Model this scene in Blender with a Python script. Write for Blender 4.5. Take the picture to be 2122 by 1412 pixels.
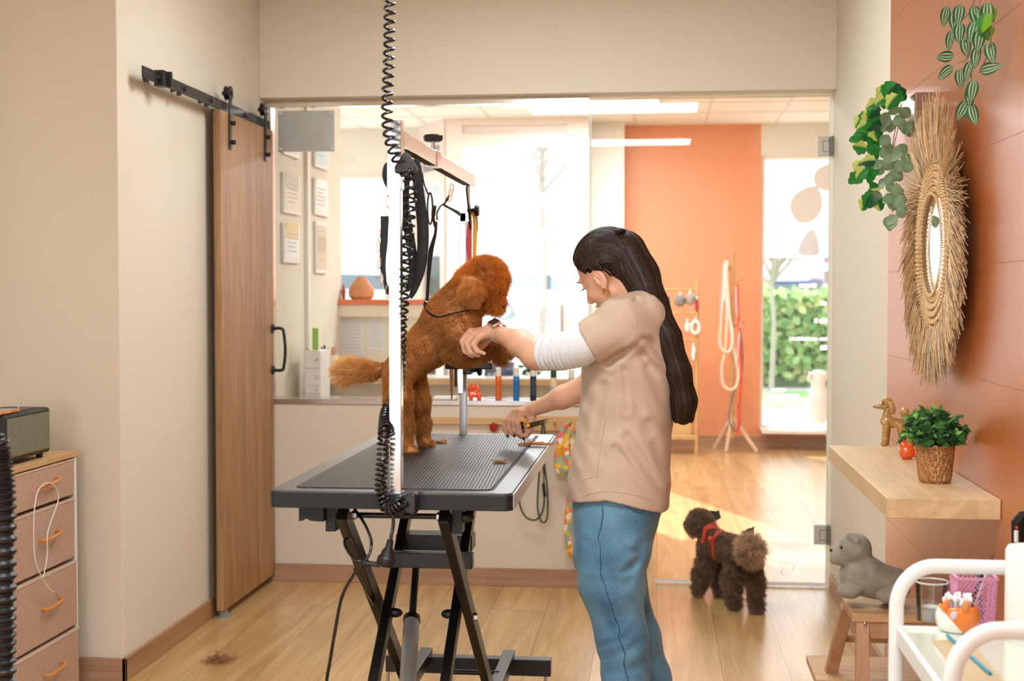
import bpy, bmesh, math, random
import numpy as np
from math import sin, cos, pi, radians, atan, sqrt
from mathutils import Vector, Matrix, noise as mnoise
random.seed(7); np.random.seed(7)
for o in list(bpy.data.objects): bpy.data.objects.remove(o)
S = bpy.context.scene
COL = S.collection
# ---------------------------------------------------------------- camera
F = 2800.0; H = 1.36; PHI = atan(302/2800.0); TH = radians(2.07)
cam = bpy.data.cameras.new('camera'); camo = bpy.data.objects.new('camera', cam); COL.objects.link(camo)
camo.location = (0, 0, H); camo.rotation_euler = (pi/2-TH, 0, PHI)
cam.sensor_width = 36; cam.lens = F/2122*36; cam.clip_end = 200
cam.dof.use_dof = True; cam.dof.focus_distance = 3.9; cam.dof.aperture_fstop = 4.2
S.camera = camo
FW = np.array([-sin(PHI)*cos(TH), cos(PHI)*cos(TH), -sin(TH)]); RT = np.array([cos(PHI), sin(PHI), 0]); UPV = np.cross(RT, FW)
def P(px, py, Y):                    # the point of the place seen at (px, py), at distance Y down the room
    r = FW + RT*((px-1061)/F) + UPV*((706-py)/F)
    return Vector(r*(Y/r[1])) + Vector((0, 0, H))
def PZ(px, py, z):
    r = FW + RT*((px-1061)/F) + UPV*((706-py)/F)
    return Vector(r*((z-H)/r[2])) + Vector((0, 0, H))
# ---------------------------------------------------------------- view, sky, sun, lamps
S.view_settings.view_transform = 'Standard'; S.view_settings.look = 'None'
S.view_settings.gamma = 1; S.view_settings.exposure = 0.0
S.view_settings.use_curve_mapping = False
w = bpy.data.worlds.new('sky'); S.world = w; w.use_nodes = True
bgn = w.node_tree.nodes['Background']
sky = w.node_tree.nodes.new('ShaderNodeTexSky'); sky.sky_type = 'HOSEK_WILKIE'; sky.turbidity = 4; sky.ground_albedo = .5
sky.sun_direction = Vector((-.3, 1, .55)).normalized()
mx = w.node_tree.nodes.new('ShaderNodeMix'); mx.data_type = 'RGBA'; mx.inputs[0].default_value = .8
mx.inputs[7].default_value = (.86, .93, 1, 1)
w.node_tree.links.new(sky.outputs[0], mx.inputs[6]); w.node_tree.links.new(mx.outputs[2], bgn.inputs[0])
bgn.inputs[1].default_value = 3.6
sl = bpy.data.lights.new('sun', 'SUN'); sl.energy = 12.0; sl.angle = radians(.6); sl.color = (1, .96, .90)
so = bpy.data.objects.new('sun', sl); COL.objects.link(so)
so.rotation_euler = Vector((.80, -1.83, -.97)).to_track_quat('-Z', 'Y').to_euler()
def area(name, loc, sx, sy, e, col, rot=(0, 0, 0)):
    l = bpy.data.lights.new(name, 'AREA'); l.shape = 'RECTANGLE'; l.size = sx; l.size_y = sy; l.energy = e; l.color = col
    o = bpy.data.objects.new(name, l); COL.objects.link(o); o.location = loc; o.rotation_euler = rot
    return o
CEIL = 2.81
area('ceiling_lamp_light', (-.55, 4.75, CEIL-.03), 1.1, .55, 30, (.84, .93, 1))
area('ceiling_lamp_light', (-.35, 2.0, CEIL-.03), 1.3, .55, 48, (.84, .93, 1))
area('ceiling_lamp_light', (-.35, -.4, CEIL-.03), 1.3, .55, 46, (.84, .93, 1))  # fill lamp added behind the camera, no panel modelled for it
area('ceiling_lamp_light', (.2, 8.2, CEIL-.03), 1.2, .6, 58, (.84, .93, 1))
area('ceiling_lamp_light', (-.6, 10.2, CEIL-.03), 1.2, .6, 72, (.84, .93, 1))
# daylight coming in through the window in the wall behind the camera
area('window_daylight', (-1.575, -1.86, 1.33), .72, 1.42, 40, (.80, .91, 1), (pi/2, 0, 0))
# ---------------------------------------------------------------- helpers
WL = {}
def tag(o, label=None, cat=None, group=None, kind=None):
    if label: o['label'] = label
    if cat: o['category'] = cat
    if group: o['group'] = group
    if kind: o['kind'] = kind
    return o
def thing(name, loc, label, cat, group=None):
    o = bpy.data.objects.new(name, None); COL.objects.link(o); o.location = loc; o.empty_display_size = .05
    WL[o.name] = Vector(loc); return tag(o, label, cat, group)
def rotm(r): 
    from mathutils import Euler
    return Euler(r).to_matrix()
class MB:
    def __init__(s): s.V = []; s.F = []
    def add(s, vs, fs):
        b = len(s.V); s.V += [tuple(v) for v in vs]; s.F += [tuple(i+b for i in f) for f in fs]; return s
    def box(s, x0, x1, y0, y1, z0, z1):
        v = [(x, y, z) for x in (x0, x1) for y in (y0, y1) for z in (z0, z1)]
        return s.add(v, [(0, 1, 3, 2), (4, 6, 7, 5), (0, 4, 5, 1), (2, 3, 7, 6), (0, 2, 6, 4), (1, 5, 7, 3)])
    def cbox(s, c, d, R=None):
        v = [Vector((x*d[0]/2, y*d[1]/2, z*d[2]/2)) for x in (-1, 1) for y in (-1, 1) for z in (-1, 1)]
        if R is not None: v = [R @ a for a in v]
        c = Vector(c)
        return s.add([a+c for a in v], [(0, 1, 3, 2), (4, 6, 7, 5), (0, 4, 5, 1), (2, 3, 7, 6), (0, 2, 6, 4), (1, 5, 7, 3)])
    def bar(s, a, b, wx, wy, up=(0, 0, 1)):
        a = Vector(a); b = Vector(b); t = (b-a).normalized(); u = Vector(up)
        x = t.cross(u).normalized(); y = x.cross(t).normalized()
        r = []
        for c in (a, b):
            for i, j in ((-1, -1), (1, -1), (1, 1), (-1, 1)): r.append(c + x*i*wx/2 + y*j*wy/2)
        return s.add(r, [(3, 2, 1, 0), (4, 5, 6, 7), (0, 1, 5, 4), (1, 2, 6, 5), (2, 3, 7, 6), (3, 0, 4, 7)])
    def loft(s, rings, cap=True, closed=False):
        n = len(rings[0]); v = [p for r in rings for p in r]; f = []
        m = len(rings)
        for i in range(m if closed else m-1):
            k = (i+1) % m
            for j in range(n):
                f.append((i*n+j, i*n+(j+1) % n, k*n+(j+1) % n, k*n+j))
        if cap and not closed: f += [tuple(range(n-1, -1, -1)), tuple((m-1)*n+j for j in range(n))]
        return s.add(v, f)
    def tube(s, pts, r, n=10, closed=False, cap=True, flat=None, up=None):
        pts = [Vector(p) for p in pts]; m = len(pts)
        T = []
        for i in range(m):
            a = pts[(i-1) % m] if (closed or i) else pts[i]; b = pts[(i+1) % m] if (closed or i < m-1) else pts[i]
            d = (b-a); T.append(d.normalized() if d.length > 1e-9 else (T[-1] if T else Vector((0, 0, 1))))
        N = Vector(up) if up else (Vector((0, 0, 1)) if abs(T[0].z) < .9 else Vector((1, 0, 0)))
        rings = []
        for i in range(m):
            if up: N = Vector(up)
            N = (N - T[i]*N.dot(T[i])); N = N.normalized() if N.length > 1e-6 else T[i].orthogonal().normalized()
            B = T[i].cross(N)
            ri = r[i] if hasattr(r, '__len__') else r
            fl = 1 if flat is None else (flat[i] if hasattr(flat, '__len__') else flat)
            rings.append([pts[i] + N*(cos(2*pi*j/n)*ri*fl) + B*(sin(2*pi*j/n)*ri) for j in range(n)])
        return s.loft(rings, cap, closed)
    def cyl(s, a, b, r0, r1=None, n=24): return s.tube([a, b], [r0, r0 if r1 is None else r1], n)
    def lathe(s, prof, c, n=32, axis=None, cap=True):
        c = Vector(c); R = Matrix.Identity(3) if axis is None else Vector(axis).to_track_quat('Z', 'Y').to_matrix()
        rings = [[c + R @ Vector((r*cos(2*pi*j/n), r*sin(2*pi*j/n), z)) for j in range(n)] for r, z in prof]
        return s.loft(rings, cap)
    def ell(s, c, r, R=None, n=20, m=12):
        c = Vector(c); r = (r, r, r) if not hasattr(r, '__len__') else r
        rings = []
        for i in range(m+1):
            t = pi*(i+.02)/(m+.04); rr = []
            for j in range(n):
                v = Vector((sin(t)*cos(2*pi*j/n)*r[0], sin(t)*sin(2*pi*j/n)*r[1], -cos(t)*r[2]))
                if R is not None: v = R @ v
                rr.append(c+v)
            rings.append(rr)
        return s.loft(rings, True)
    def prism(s, poly, z0, z1, axis='z'):
        n = len(poly); f = lambda p, z: (p[0], p[1], z) if axis == 'z' else ((p[0], z, p[1]) if axis == 'y' else (z, p[0], p[1]))
        v = [f(p, z0) for p in poly]+[f(p, z1) for p in poly]
        return s.add(v, [tuple(range(n-1, -1, -1)), tuple(range(n, 2*n))]+[(i, (i+1) % n, n+(i+1) % n, n+i) for i in range(n)])
    def sheet(s, grid):
        n = len(grid[0]); v = [p for r in grid for p in r]
        return s.add(v, [(i*n+j, i*n+j+1, (i+1)*n+j+1, (i+1)*n+j) for i in range(len(grid)-1) for j in range(n-1)])
    def build(s, name, mat, parent=None, smooth=True, bevel=0, angle=35, sub=0, solid=0, fix=True, origin=None):
        if not s.V: return None
        V = np.array([tuple(v) for v in s.V], dtype=float)
        c = (V.min(0)+V.max(0))/2 if origin is None else np.array(origin)
        me = bpy.data.meshes.new(name); me.from_pydata([tuple(v) for v in (V-c)], [], s.F); me.update()
        if fix:
            bm = bmesh.new(); bm.from_mesh(me); bmesh.ops.recalc_face_normals(bm, faces=bm.faces); bm.to_mesh(me); bm.free()
        return finish(name, me, c, mat, parent, smooth, bevel, angle, sub, solid)
def finish(name, me, c, mat, parent=None, smooth=True, bevel=0, angle=35, sub=0, solid=0):
    o = bpy.data.objects.new(name, me); COL.objects.link(o)
    c = Vector([float(a) for a in c])
    if parent is not None: o.parent = parent; o.location = c-WL[parent.name]
    else: o.location = c
    WL[o.name] = c
    me.materials.append(mat)
    if smooth:
        try: me.shade_smooth(); me.set_sharp_from_angle(angle=radians(angle))
        except Exception: pass
    if bevel:
        b = o.modifiers.new('bevel', 'BEVEL'); b.width = bevel; b.segments = 3; b.limit_method = 'ANGLE'; b.angle_limit = radians(40)
    if solid:
        b = o.modifiers.new('solid', 'SOLIDIFY'); b.thickness = solid
    if sub:
        b = o.modifiers.new('sub', 'SUBSURF'); b.levels = sub; b.render_levels = sub
    return o
def struct(o): o['kind'] = 'structure'; return o
def spline(pts, n=8, closed=False):
    pts = [Vector(p) for p in pts]; m = len(pts); out = []
    for i in range(m if closed else m-1):
        g = lambda k: pts[k % m] if closed else pts[max(0, min(m-1, k))]
        a, b, c, d = g(i-1), g(i), g(i+1), g(i+2)
        for j in range(n):
            t = j/n
            out.append(.5*((2*b)+(c-a)*t+(2*a-5*b+4*c-d)*t*t+(3*b-a-3*c+d)*t**3))
    if not closed: out.append(pts[-1])
    return out
# ---------------------------------------------------------------- materials
def lin(c):
    f = lambda v: (v/255/12.92) if v/255 <= .04045 else ((v/255+.055)/1.055)**2.4
    return tuple(f(v) for v in c)+(1,)
MC = {}
def M(name, col, rough=.5, metal=0, bump=None, var=None, spec=.5, stretch=(1, 1, 1), coat=0, sheen=0, emit=None, trans=0, sss=0, alpha=1):
    if name in MC: return MC[name]
    m = bpy.data.materials.new(name); m.use_nodes = True; MC[name] = m
    nt = m.node_tree; N = nt.nodes; L = nt.links; b = N['Principled BSDF']
    b.inputs['Base Color'].default_value = lin(col); b.inputs['Roughness'].default_value = rough; b.inputs['Metallic'].default_value = metal
    b.inputs['Specular IOR Level'].default_value = spec; b.inputs['Coat Weight'].default_value = coat
    b.inputs['Coat Roughness'].default_value = .15
    b.inputs['Sheen Weight'].default_value = sheen; b.inputs['Transmission Weight'].default_value = trans
    b.inputs['Alpha'].default_value = alpha
    if sss:
        b.inputs['Subsurface Weight'].default_value = sss; b.inputs['Subsurface Radius'].default_value = (.01, .004, .002); b.inputs['Subsurface Scale'].default_value = 1
    if emit: b.inputs['Emission Color'].default_value = lin(emit[0]); b.inputs['Emission Strength'].default_value = emit[1]
    if bump or var:
        tc = N.new('ShaderNodeTexCoord'); mp = N.new('ShaderNodeMapping'); mp.inputs['Scale'].default_value = stretch
        L.new(tc.outputs['Object'], mp.inputs[0])
    if var:
        n = N.new('ShaderNodeTexNoise'); n.inputs['Scale'].default_value = var[0]; n.inputs['Detail'].default_value = 5
        L.new(mp.outputs[0], n.inputs[0])
        r = N.new('ShaderNodeValToRGB'); r.color_ramp.elements[0].position = .3; r.color_ramp.elements[1].position = .7
        r.color_ramp.elements[0].color = lin(col); r.color_ramp.elements[1].color = lin(var[1])
        L.new(n.outputs[0], r.inputs[0]); L.new(r.outputs[0], b.inputs['Base Color'])
    if bump:
        n = N.new('ShaderNodeTexNoise'); n.inputs['Scale'].default_value = bump[0]; n.inputs['Detail'].default_value = 4
        L.new(mp.outputs[0], n.inputs[0])
        bp = N.new('ShaderNodeBump'); bp.inputs['Strength'].default_value = bump[1]; bp.inputs['Distance'].default_value = .01
        L.new(n.outputs[0], bp.inputs['Height']); L.new(bp.outputs[0], b.inputs['Normal'])
    return m
def wood(name, c0, c1, axis=1, rough=.45, scale=1.0, plank=None, c2=None, coat=0):
    m = bpy.data.materials.new(name); m.use_nodes = True
    nt = m.node_tree; N = nt.nodes; L = nt.links; b = N['Principled BSDF']; b.inputs['Roughness'].default_value = rough; b.inputs['Coat Weight'].default_value = coat; b.inputs['Coat Roughness'].default_value = .32
    tc = N.new('ShaderNodeTexCoord'); vec = tc.outputs['Object']
    if plank:
        mp0 = N.new('ShaderNodeMapping'); mp0.inputs['Rotation'].default_value = (0, 0, pi/2); L.new(vec, mp0.inputs[0])
        br = N.new('ShaderNodeTexBrick'); br.inputs['Scale'].default_value = 1; br.inputs['Brick Width'].default_value = plank[0]; br.inputs['Row Height'].default_value = plank[1]
        br.inputs['Mortar Size'].default_value = .0012; br.inputs['Color1'].default_value = (0, 0, 0, 1); br.inputs['Color2'].default_value = (1, 1, 1, 1); br.inputs['Mortar'].default_value = (.5, .5, .5, 1)
        br.offset = .37; br.inputs['Bias'].default_value = 0
        L.new(mp0.outputs[0], br.inputs[0])
        ad = N.new('ShaderNodeVectorMath'); ad.operation = 'MULTIPLY_ADD'; ad.inputs[1].default_value = (7, 13, 3)
        L.new(br.outputs['Color'], ad.inputs[0]); L.new(vec, ad.inputs[2]); vec = ad.outputs[0]
    mp = N.new('ShaderNodeMapping'); s = [9*scale]*3; s[axis] = .7*scale; mp.inputs['Scale'].default_value = s; L.new(vec, mp.inputs[0])
    n = N.new('ShaderNodeTexNoise'); n.inputs['Scale'].default_value = 1.6; n.inputs['Detail'].default_value = 6; n.inputs['Distortion'].default_value = 1.2; L.new(mp.outputs[0], n.inputs[0])
    mp2 = N.new('ShaderNodeMapping'); s = [90*scale]*3; s[axis] = 3*scale; mp2.inputs['Scale'].default_value = s; L.new(vec, mp2.inputs[0])
    n2 = N.new('ShaderNodeTexNoise'); n2.inputs['Scale'].default_value = 1.5; n2.inputs['Detail'].default_value = 3; L.new(mp2.outputs[0], n2.inputs[0])
    mm = N.new('ShaderNodeMath'); mm.operation = 'MULTIPLY_ADD'; mm.inputs[1].default_value = .3; L.new(n2.outputs[0], mm.inputs[0])
    m2 = N.new('ShaderNodeMath'); m2.operation = 'MULTIPLY'; m2.inputs[1].default_value = .8; L.new(n.outputs[0], m2.inputs[0]); L.new(m2.outputs[0], mm.inputs[2])
    r = N.new('ShaderNodeValToRGB'); r.color_ramp.elements[0].position = .36; r.color_ramp.elements[1].position = .70
    r.color_ramp.elements[0].color = lin(c0); r.color_ramp.elements[1].color = lin(c1); L.new(mm.outputs[0], r.inputs[0])
    out = r.outputs[0]
    if plank:
        mix = N.new('ShaderNodeMix'); mix.data_type = 'RGBA'; mix.blend_type = 'MULTIPLY'; L.new(out, mix.inputs[6])
        hr = N.new('ShaderNodeValToRGB'); hr.color_ramp.elements[0].color = (.84, .84, .84, 1); hr.color_ramp.elements[1].color = (1, 1, 1, 1); L.new(br.outputs['Color'], hr.inputs[0])
        L.new(hr.outputs[0], mix.inputs[7]); mix.inputs[0].default_value = 1
        mx2 = N.new('ShaderNodeMix'); mx2.data_type = 'RGBA'; L.new(br.outputs['Fac'], mx2.inputs[0]); L.new(mix.outputs[2], mx2.inputs[6]); mx2.inputs[7].default_value = lin([v*.6 for v in c0])
        out = mx2.outputs[2]
    L.new(out, b.inputs['Base Color'])
    bp = N.new('ShaderNodeBump'); bp.inputs['Strength'].default_value = .12; bp.inputs['Distance'].default_value = .003; L.new(mm.outputs[0], bp.inputs['Height']); L.new(bp.outputs[0], b.inputs['Normal'])
    return m
def glassmat(name, tint=(1, 1, 1), rough=0.0, base=.04):
    m = bpy.data.materials.new(name); m.use_nodes = True; nt = m.node_tree; N = nt.nodes; L = nt.links
    N.remove(N['Principled BSDF']); t = N.new('ShaderNodeBsdfTransparent'); t.inputs[0].default_value = tint+(1,)
    g = N.new('ShaderNodeBsdfGlossy'); g.inputs['Roughness'].default_value = rough
    fr = N.new('ShaderNodeFresnel'); fr.inputs[0].default_value = 1.45; mx = N.new('ShaderNodeMixShader')
    mu = N.new('ShaderNodeMath'); mu.operation = 'MULTIPLY'; mu.inputs[1].default_value = .9; L.new(fr.outputs[0], mu.inputs[0])
    L.new(mu.outputs[0], mx.inputs[0]); L.new(t.outputs[0], mx.inputs[1]); L.new(g.outputs[0], mx.inputs[2]); L.new(mx.outputs[0], N['Material Output'].inputs[0])
    return m
cream = M('cream_paint', (226, 216, 196), .75, bump=(70, .12), spec=.3)
white_paint = M('white_paint', (236, 232, 222), .7, spec=.3)
black = M('black_metal', (22, 23, 25), .42, spec=.5)
blackp = M('black_plastic', (18, 18, 20), .35)
chrome = M('chrome', (225, 226, 230), .14, 1)
steel = M('brushed_steel', (190, 190, 192), .28, 1)
gold = M('gold', (225, 165, 80), .2, 1)
GLASS = glassmat('clear_glass')
# ================================================================ THE SETTING
XL, XR, YB = -1.85, .79, 6.17
floor_m = wood('oak_floor', (186, 142, 86), (222, 182, 124), 1, .26, .8, (1.9, .235), coat=.55)
struct(MB().box(-2.4, 3.2, -2, 12.1, -.05, 0).build('floor', floor_m, smooth=False, origin=(0, 0, 0)))
ceil_m = M('ceiling_white', (240, 236, 228), .85)
struct(MB().box(-3.4, 3.2, -2, 12.1, CEIL, CEIL+.06).build('ceiling', ceil_m, smooth=False))
# left: a pilaster ends the recess where the drawers stand, then the wall with the sliding door
struct(MB().box(-2.4, XL, 4.5, 12.0-4.2, 0, CEIL).build('wall_left', cream, smooth=False, bevel=.004))
struct(MB().box(-2.45, -2.3, -2, 4.5, 0, CEIL).build('wall_left_recess', cream, smooth=False))
# behind the camera, with a window the daylight comes through
wb = MB().box(-2.45, -1.95, -2.0, -1.9, 0, CEIL).box(-1.2, .9, -2.0, -1.9, 0, CEIL).box(-1.95, -1.2, -2, -1.9, 0, .6).box(-1.95, -1.2, -2, -1.9, 2.05, CEIL)
struct(wb.build('wall_back', cream, smooth=False))
# right wall: orange tiles nearer, cream from 4.75 on
def tile_mat():
    m = bpy.data.materials.new('orange_tile'); m.use_nodes = True; N = m.node_tree.nodes; L = m.node_tree.links; b = N['Principled BSDF']
    b.inputs['Roughness'].default_value = .36; b.inputs['Specular IOR Level'].default_value = .6
    tc = N.new('ShaderNodeTexCoord'); n = N.new('ShaderNodeTexNoise'); n.inputs['Scale'].default_value = 1.2; L.new(tc.outputs['Object'], n.inputs[0])
    r = N.new('ShaderNodeValToRGB'); r.color_ramp.elements[0].color = lin((172, 92, 36)); r.color_ramp.elements[1].color = lin((184, 102, 44)); L.new(n.outputs[0], r.inputs[0])
    L.new(r.outputs[0], b.inputs['Base Color'])
    n2 = N.new('ShaderNodeTexNoise'); n2.inputs['Scale'].default_value = 260; L.new(tc.outputs['Object'], n2.inputs[0])
    bp = N.new('ShaderNodeBump'); bp.inputs['Strength'].default_value = .06; bp.inputs['Distance'].default_value = .002; L.new(n2.outputs[0], bp.inputs['Height']); L.new(bp.outputs[0], b.inputs['Normal'])
    b.inputs['Coat Weight'].default_value = .55; b.inputs['Coat Roughness'].default_value = .36; b.inputs['Coat IOR'].default_value = 1.6
    return m
struct(MB().box(XR, .95, 4.78, 6.45, 0, CEIL).build('wall_right_far', cream, smooth=False))
tiles = MB()
# long tiles in low courses with fine open joints
zs = [0, .012, .295, .578, .861, 1.144, 1.427, 1.71, 1.993, 2.276, 2.559, CEIL]
ys = [-2, -.99, .21, 1.42, 2.62, 3.825, 4.78]
g = .0007
for a, b_ in zip(zs[:-1], zs[1:]):
    for c, d in zip(ys[:-1], ys[1:]): tiles.box(XR, XR+.001, c+g, d-g, a+g, b_-g)
otile = tile_mat()
struct(tiles.build('wall_right', otile, smooth=False, bevel=.0))
struct(MB().box(XR+.0012, .95, -2, 4.779, 0, CEIL).build('wall_right_core', M('tile_grout', (236, 178, 130), .8), smooth=False))
# wall between the rooms: beam over the glass, low wall under it
ZT = 2.262
struct(MB().box(XL, XR, YB, 6.42, ZT, CEIL).build('wall_far', cream, smooth=False, bevel=.003))
KX = -.32
struct(MB().box(XL, KX, YB, 6.36, 0, .835).build('wall_far_low', M('low_wall_paint', (218, 206, 188), .6, bump=(60, .1)), smooth=False, bevel=.003))
sillm = M('satin_steel', (196, 190, 190), .18, .9)
struct(MB().box(XL, KX+.002, YB-.006, 6.362, .835, .858).build('trim_2', sillm, smooth=False, bevel=.002))
base_m = wood('baseboard_wood', (150, 112, 86), (184, 146, 116), 0, .5)
base_y = wood('baseboard_wood_y', (150, 108, 72), (186, 142, 100), 1, .5)
struct(MB().box(XL+.02, KX+.001, YB-.014, YB, 0, .082).build('baseboard_far', base_m, smooth=False, bevel=.002))
struct(MB().box(XL, XL+.014, 4.486, 5.66, 0, .082).build('baseboard_left', base_y, smooth=False, bevel=.002))
struct(MB().box(-2.3, XL+.014, 4.486, 4.5, 0, .082).build('baseboard_left_front', base_m, smooth=False, bevel=.002))
struct(MB().box(XR-.014, XR, -1.9, 6.2, 0, .082).build('baseboard_right', base_y, smooth=False, bevel=.002))
# ---- interior glazing
GY = 6.29
fr = M('aluminium_channel', (226, 222, 214), .16, 1)
gl = thing('glass_partition', (-1.1, GY, .858), 'fixed clear glass pane over the low wall, held by steel channels', 'glass partition')
MB().box(XL+.03, KX+.001, GY-.005, GY+.005, .862, ZT-.03).build('pane', GLASS, gl, smooth=False)
MB().box(XL, KX+.004, GY-.03, GY+.03, ZT-.03, ZT).build('top_channel', fr, gl, smooth=False, bevel=.002)
MB().box(XL, XL+.03, GY-.03, GY+.03, .858, ZT-.03).build('side_channel', fr, gl, smooth=False, bevel=.002)
edge = M('glass_edge', (214, 232, 226), .12, spec=.8)
MB().box(KX+.001, KX+.004, GY-.005, GY+.005, .862, ZT-.03).build('polished_edge', edge, gl, smooth=False)
gd = thing('glass_door', (.76, GY, 0), 'frameless clear glass door with two square steel hinges on the cream wall', 'door')
DX0, DX1 = KX+.012, XR-.016
MB().box(DX0, DX1, GY-.005, GY+.005, .02, ZT-.012).build('pane', GLASS, gd, smooth=False)
MB().box(DX0-.003, DX0, GY-.005, GY+.005, .02, ZT-.012).box(DX1, DX1+.003, GY-.005, GY+.005, .02, ZT-.012).build('polished_edge', edge, gd, smooth=False)
MB().box(DX0+.3, DX1, GY-.006, GY+.006, .004, .02).build('bottom_seal', M('seal_white', (245, 245, 245), .4), gd, smooth=False)
for z in (2.02, .245):
    h = MB().box(XR-.074, XR-.018, GY-.018, GY+.018, z-.045, z+.045).build('hinge', M('hinge_satin', (206, 204, 194), .35, .35), gd, smooth=False, bevel=.004)
    MB().box(XR-.014, XR-.001, GY-.03, GY+.03, z-.045, z+.045).build('hinge_plate', M('dark_steel', (130, 132, 128), .35, .6), h, smooth=False, bevel=.002)
    q = MB(); 
    for (a, b2, c2, d2) in ((-.048, -.018, .023, .025), (-.048, -.018, -.025, -.023), (-.049, -.047, -.025, .025)): q.box(XR+a, XR+b2, GY-.0195, GY-.0175, z+c2, z+d2)
    q.build('hinge_joint', M('joint_dark', (70, 72, 70), .5), h, smooth=False)
# ---- far room shell
YF = 11.9
owall = M('orange_wall_paint', (236, 156, 112), .42, spec=.5, bump=(40, .02))
struct(MB().box(-.29, .885, YF, YF+.12, 0, CEIL).box(.885, 1.9, YF, YF+.12, 0, .165).build('wall_street', owall, smooth=False))
struct(MB().box(1.86, 3.2, YF, YF+.12, .165, CEIL).box(.885, 1.86, YF, YF+.12, 2.54, CEIL).build('wall_street_right', white_paint, smooth=False))
struct(MB().box(3.1, 3.2, 6.4, YF+.1, 0, CEIL).build('wall_shop_right', white_paint, smooth=False))
struct(MB().box(.95, 3.2, 6.42, 6.5, 0, CEIL).build('wall_shop_near', white_paint, smooth=False))
struct(MB().box(-3.4, -3.3, 7.8, 12, 0, CEIL).box(-3.4, -2.4, 7.75, 7.8, 0, CEIL).build('wall_shop_left', white_paint, smooth=False))
struct(MB().box(-.29, 1.9, YF-.014, YF, 0, .1).build('baseboard_street', base_m, smooth=False))
wf = M('window_frame_white', (240, 226, 218), .35)
# white pier between door and orange wall
struct(MB().box(-.66, -.29, YF-.28, YF+.12, 0, CEIL).build('wall_street_pier', white_paint, smooth=False))
gfar = glassmat('shop_window_glass')
def frostmat(k=.72):
    m = bpy.data.materials.new('frosted_film_clear'); m.use_nodes = True; nt = m.node_tree; N = nt.nodes; L = nt.links; N.remove(N['Principled BSDF'])
    t = N.new('ShaderNodeBsdfTransparent'); t.inputs[0].default_value = (.97, .97, .97, 1); s = N.new('ShaderNodeBsdfTranslucent'); s.inputs[0].default_value = (.97, .96, .96, 1)
    mx = N.new('ShaderNodeMixShader'); mx.inputs[0].default_value = k; L.new(t.outputs[0], mx.inputs[1]); L.new(s.outputs[0], mx.inputs[2]); L.new(mx.outputs[0], N['Material Output'].inputs[0]); return m
frost0 = M('frosted_film', (250, 247, 246), .7)
frost = frostmat()
def window(n, x0, x1, y, z0, z1, t=.06, bars=(), zb=()):
    w = thing('window_%d' % n, ((x0+x1)/2, y, z0), None, None); w['kind'] = 'structure'
    f = MB().box(x0, x0+t, y-.03, y+.03, z0, z1).box(x1-t, x1, y-.03, y+.03, z0, z1).box(x0+t, x1-t, y-.03, y+.03, z0, z0+t).box(x0+t, x1-t, y-.03, y+.03, z1-t, z1)
    for b_ in bars: f.box(b_-t/2, b_+t/2, y-.03, y+.03, z0+t, z1-t)
    for z in zb: f.box(x0+t, x1-t, y-.029, y+.029, z-t/2, z+t/2)
    f.build('window_frame', wf, w, smooth=False, bevel=.004)
    MB().box(x0+t*.6, x1-t*.6, y-.004, y+.004, z0+t*.6, z1-t*.6).build('pane', gfar, w, smooth=False)
    return w
w4 = window(4, -1.95, -1.2, -1.95, .6, 2.05, .04)
w1 = window(1, .885, 1.86, YF+.06, .165, 2.54, .03)
MB().box(.915, 1.83, YF+.049, YF+.0515, 1.66, 2.51).build('frosted_film', frost, w1, smooth=False)
# entrance door and its transom, left shop window, slanted side light
YD = 11.3
def X(px, Y): return P(px, 605, Y).x
def Z(py, Y): return P(1200, py, Y).z
dz = thing('door_1', ((X(925, YD)+X(1210, YD))/2, YD, 0), None, None); dz['kind'] = 'structure'
xa, xb = X(926, YD), X(1214, YD)
f = MB()
f.box(xa, X(960, YD), YD-.04, YD+.04, 0, CEIL).box(X(1174, YD), xb, YD-.04, YD+.04, 0, CEIL)
f.box(X(960, YD), X(1174, YD), YD-.04, YD+.04, Z(303, YD), Z(276, YD)).box(X(960, YD), X(1174, YD), YD-.04, YD+.04, Z(258, YD), CEIL)
f.box(X(960, YD), X(1174, YD), YD-.04, YD+.04, Z(428, YD), Z(402, YD)).box(X(960, YD), X(1174, YD), YD-.04, YD+.04, 0, .12)
f.box(X(960, YD), X(968, YD), YD-.035, YD+.035, .12, Z(428, YD)).box(X(1160, YD), X(1174, YD), YD-.035, YD+.035, .12, Z(428, YD))
f.box(X(960, YD), X(1174, YD), YD-.01, YD+.02, Z(276, YD), Z(258, YD))
f.build('door_frame', wf, dz, smooth=False, bevel=.004)
MB().box(X(962, YD), X(1172, YD), YD-.004, YD+.004, .1, Z(300, YD)).build('pane', gfar, dz, smooth=False)
MB().cyl((X(1166, YD), YD-.07, .95), (X(1166, YD), YD-.07, 1.25), .012).build('door_handle', steel, dz)
struct(MB().box(xb, X(1216, YF-.3)+.03, YD-.04, YF+.1, 0, CEIL).build('wall_street_jamb', white_paint, smooth=False))
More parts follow.
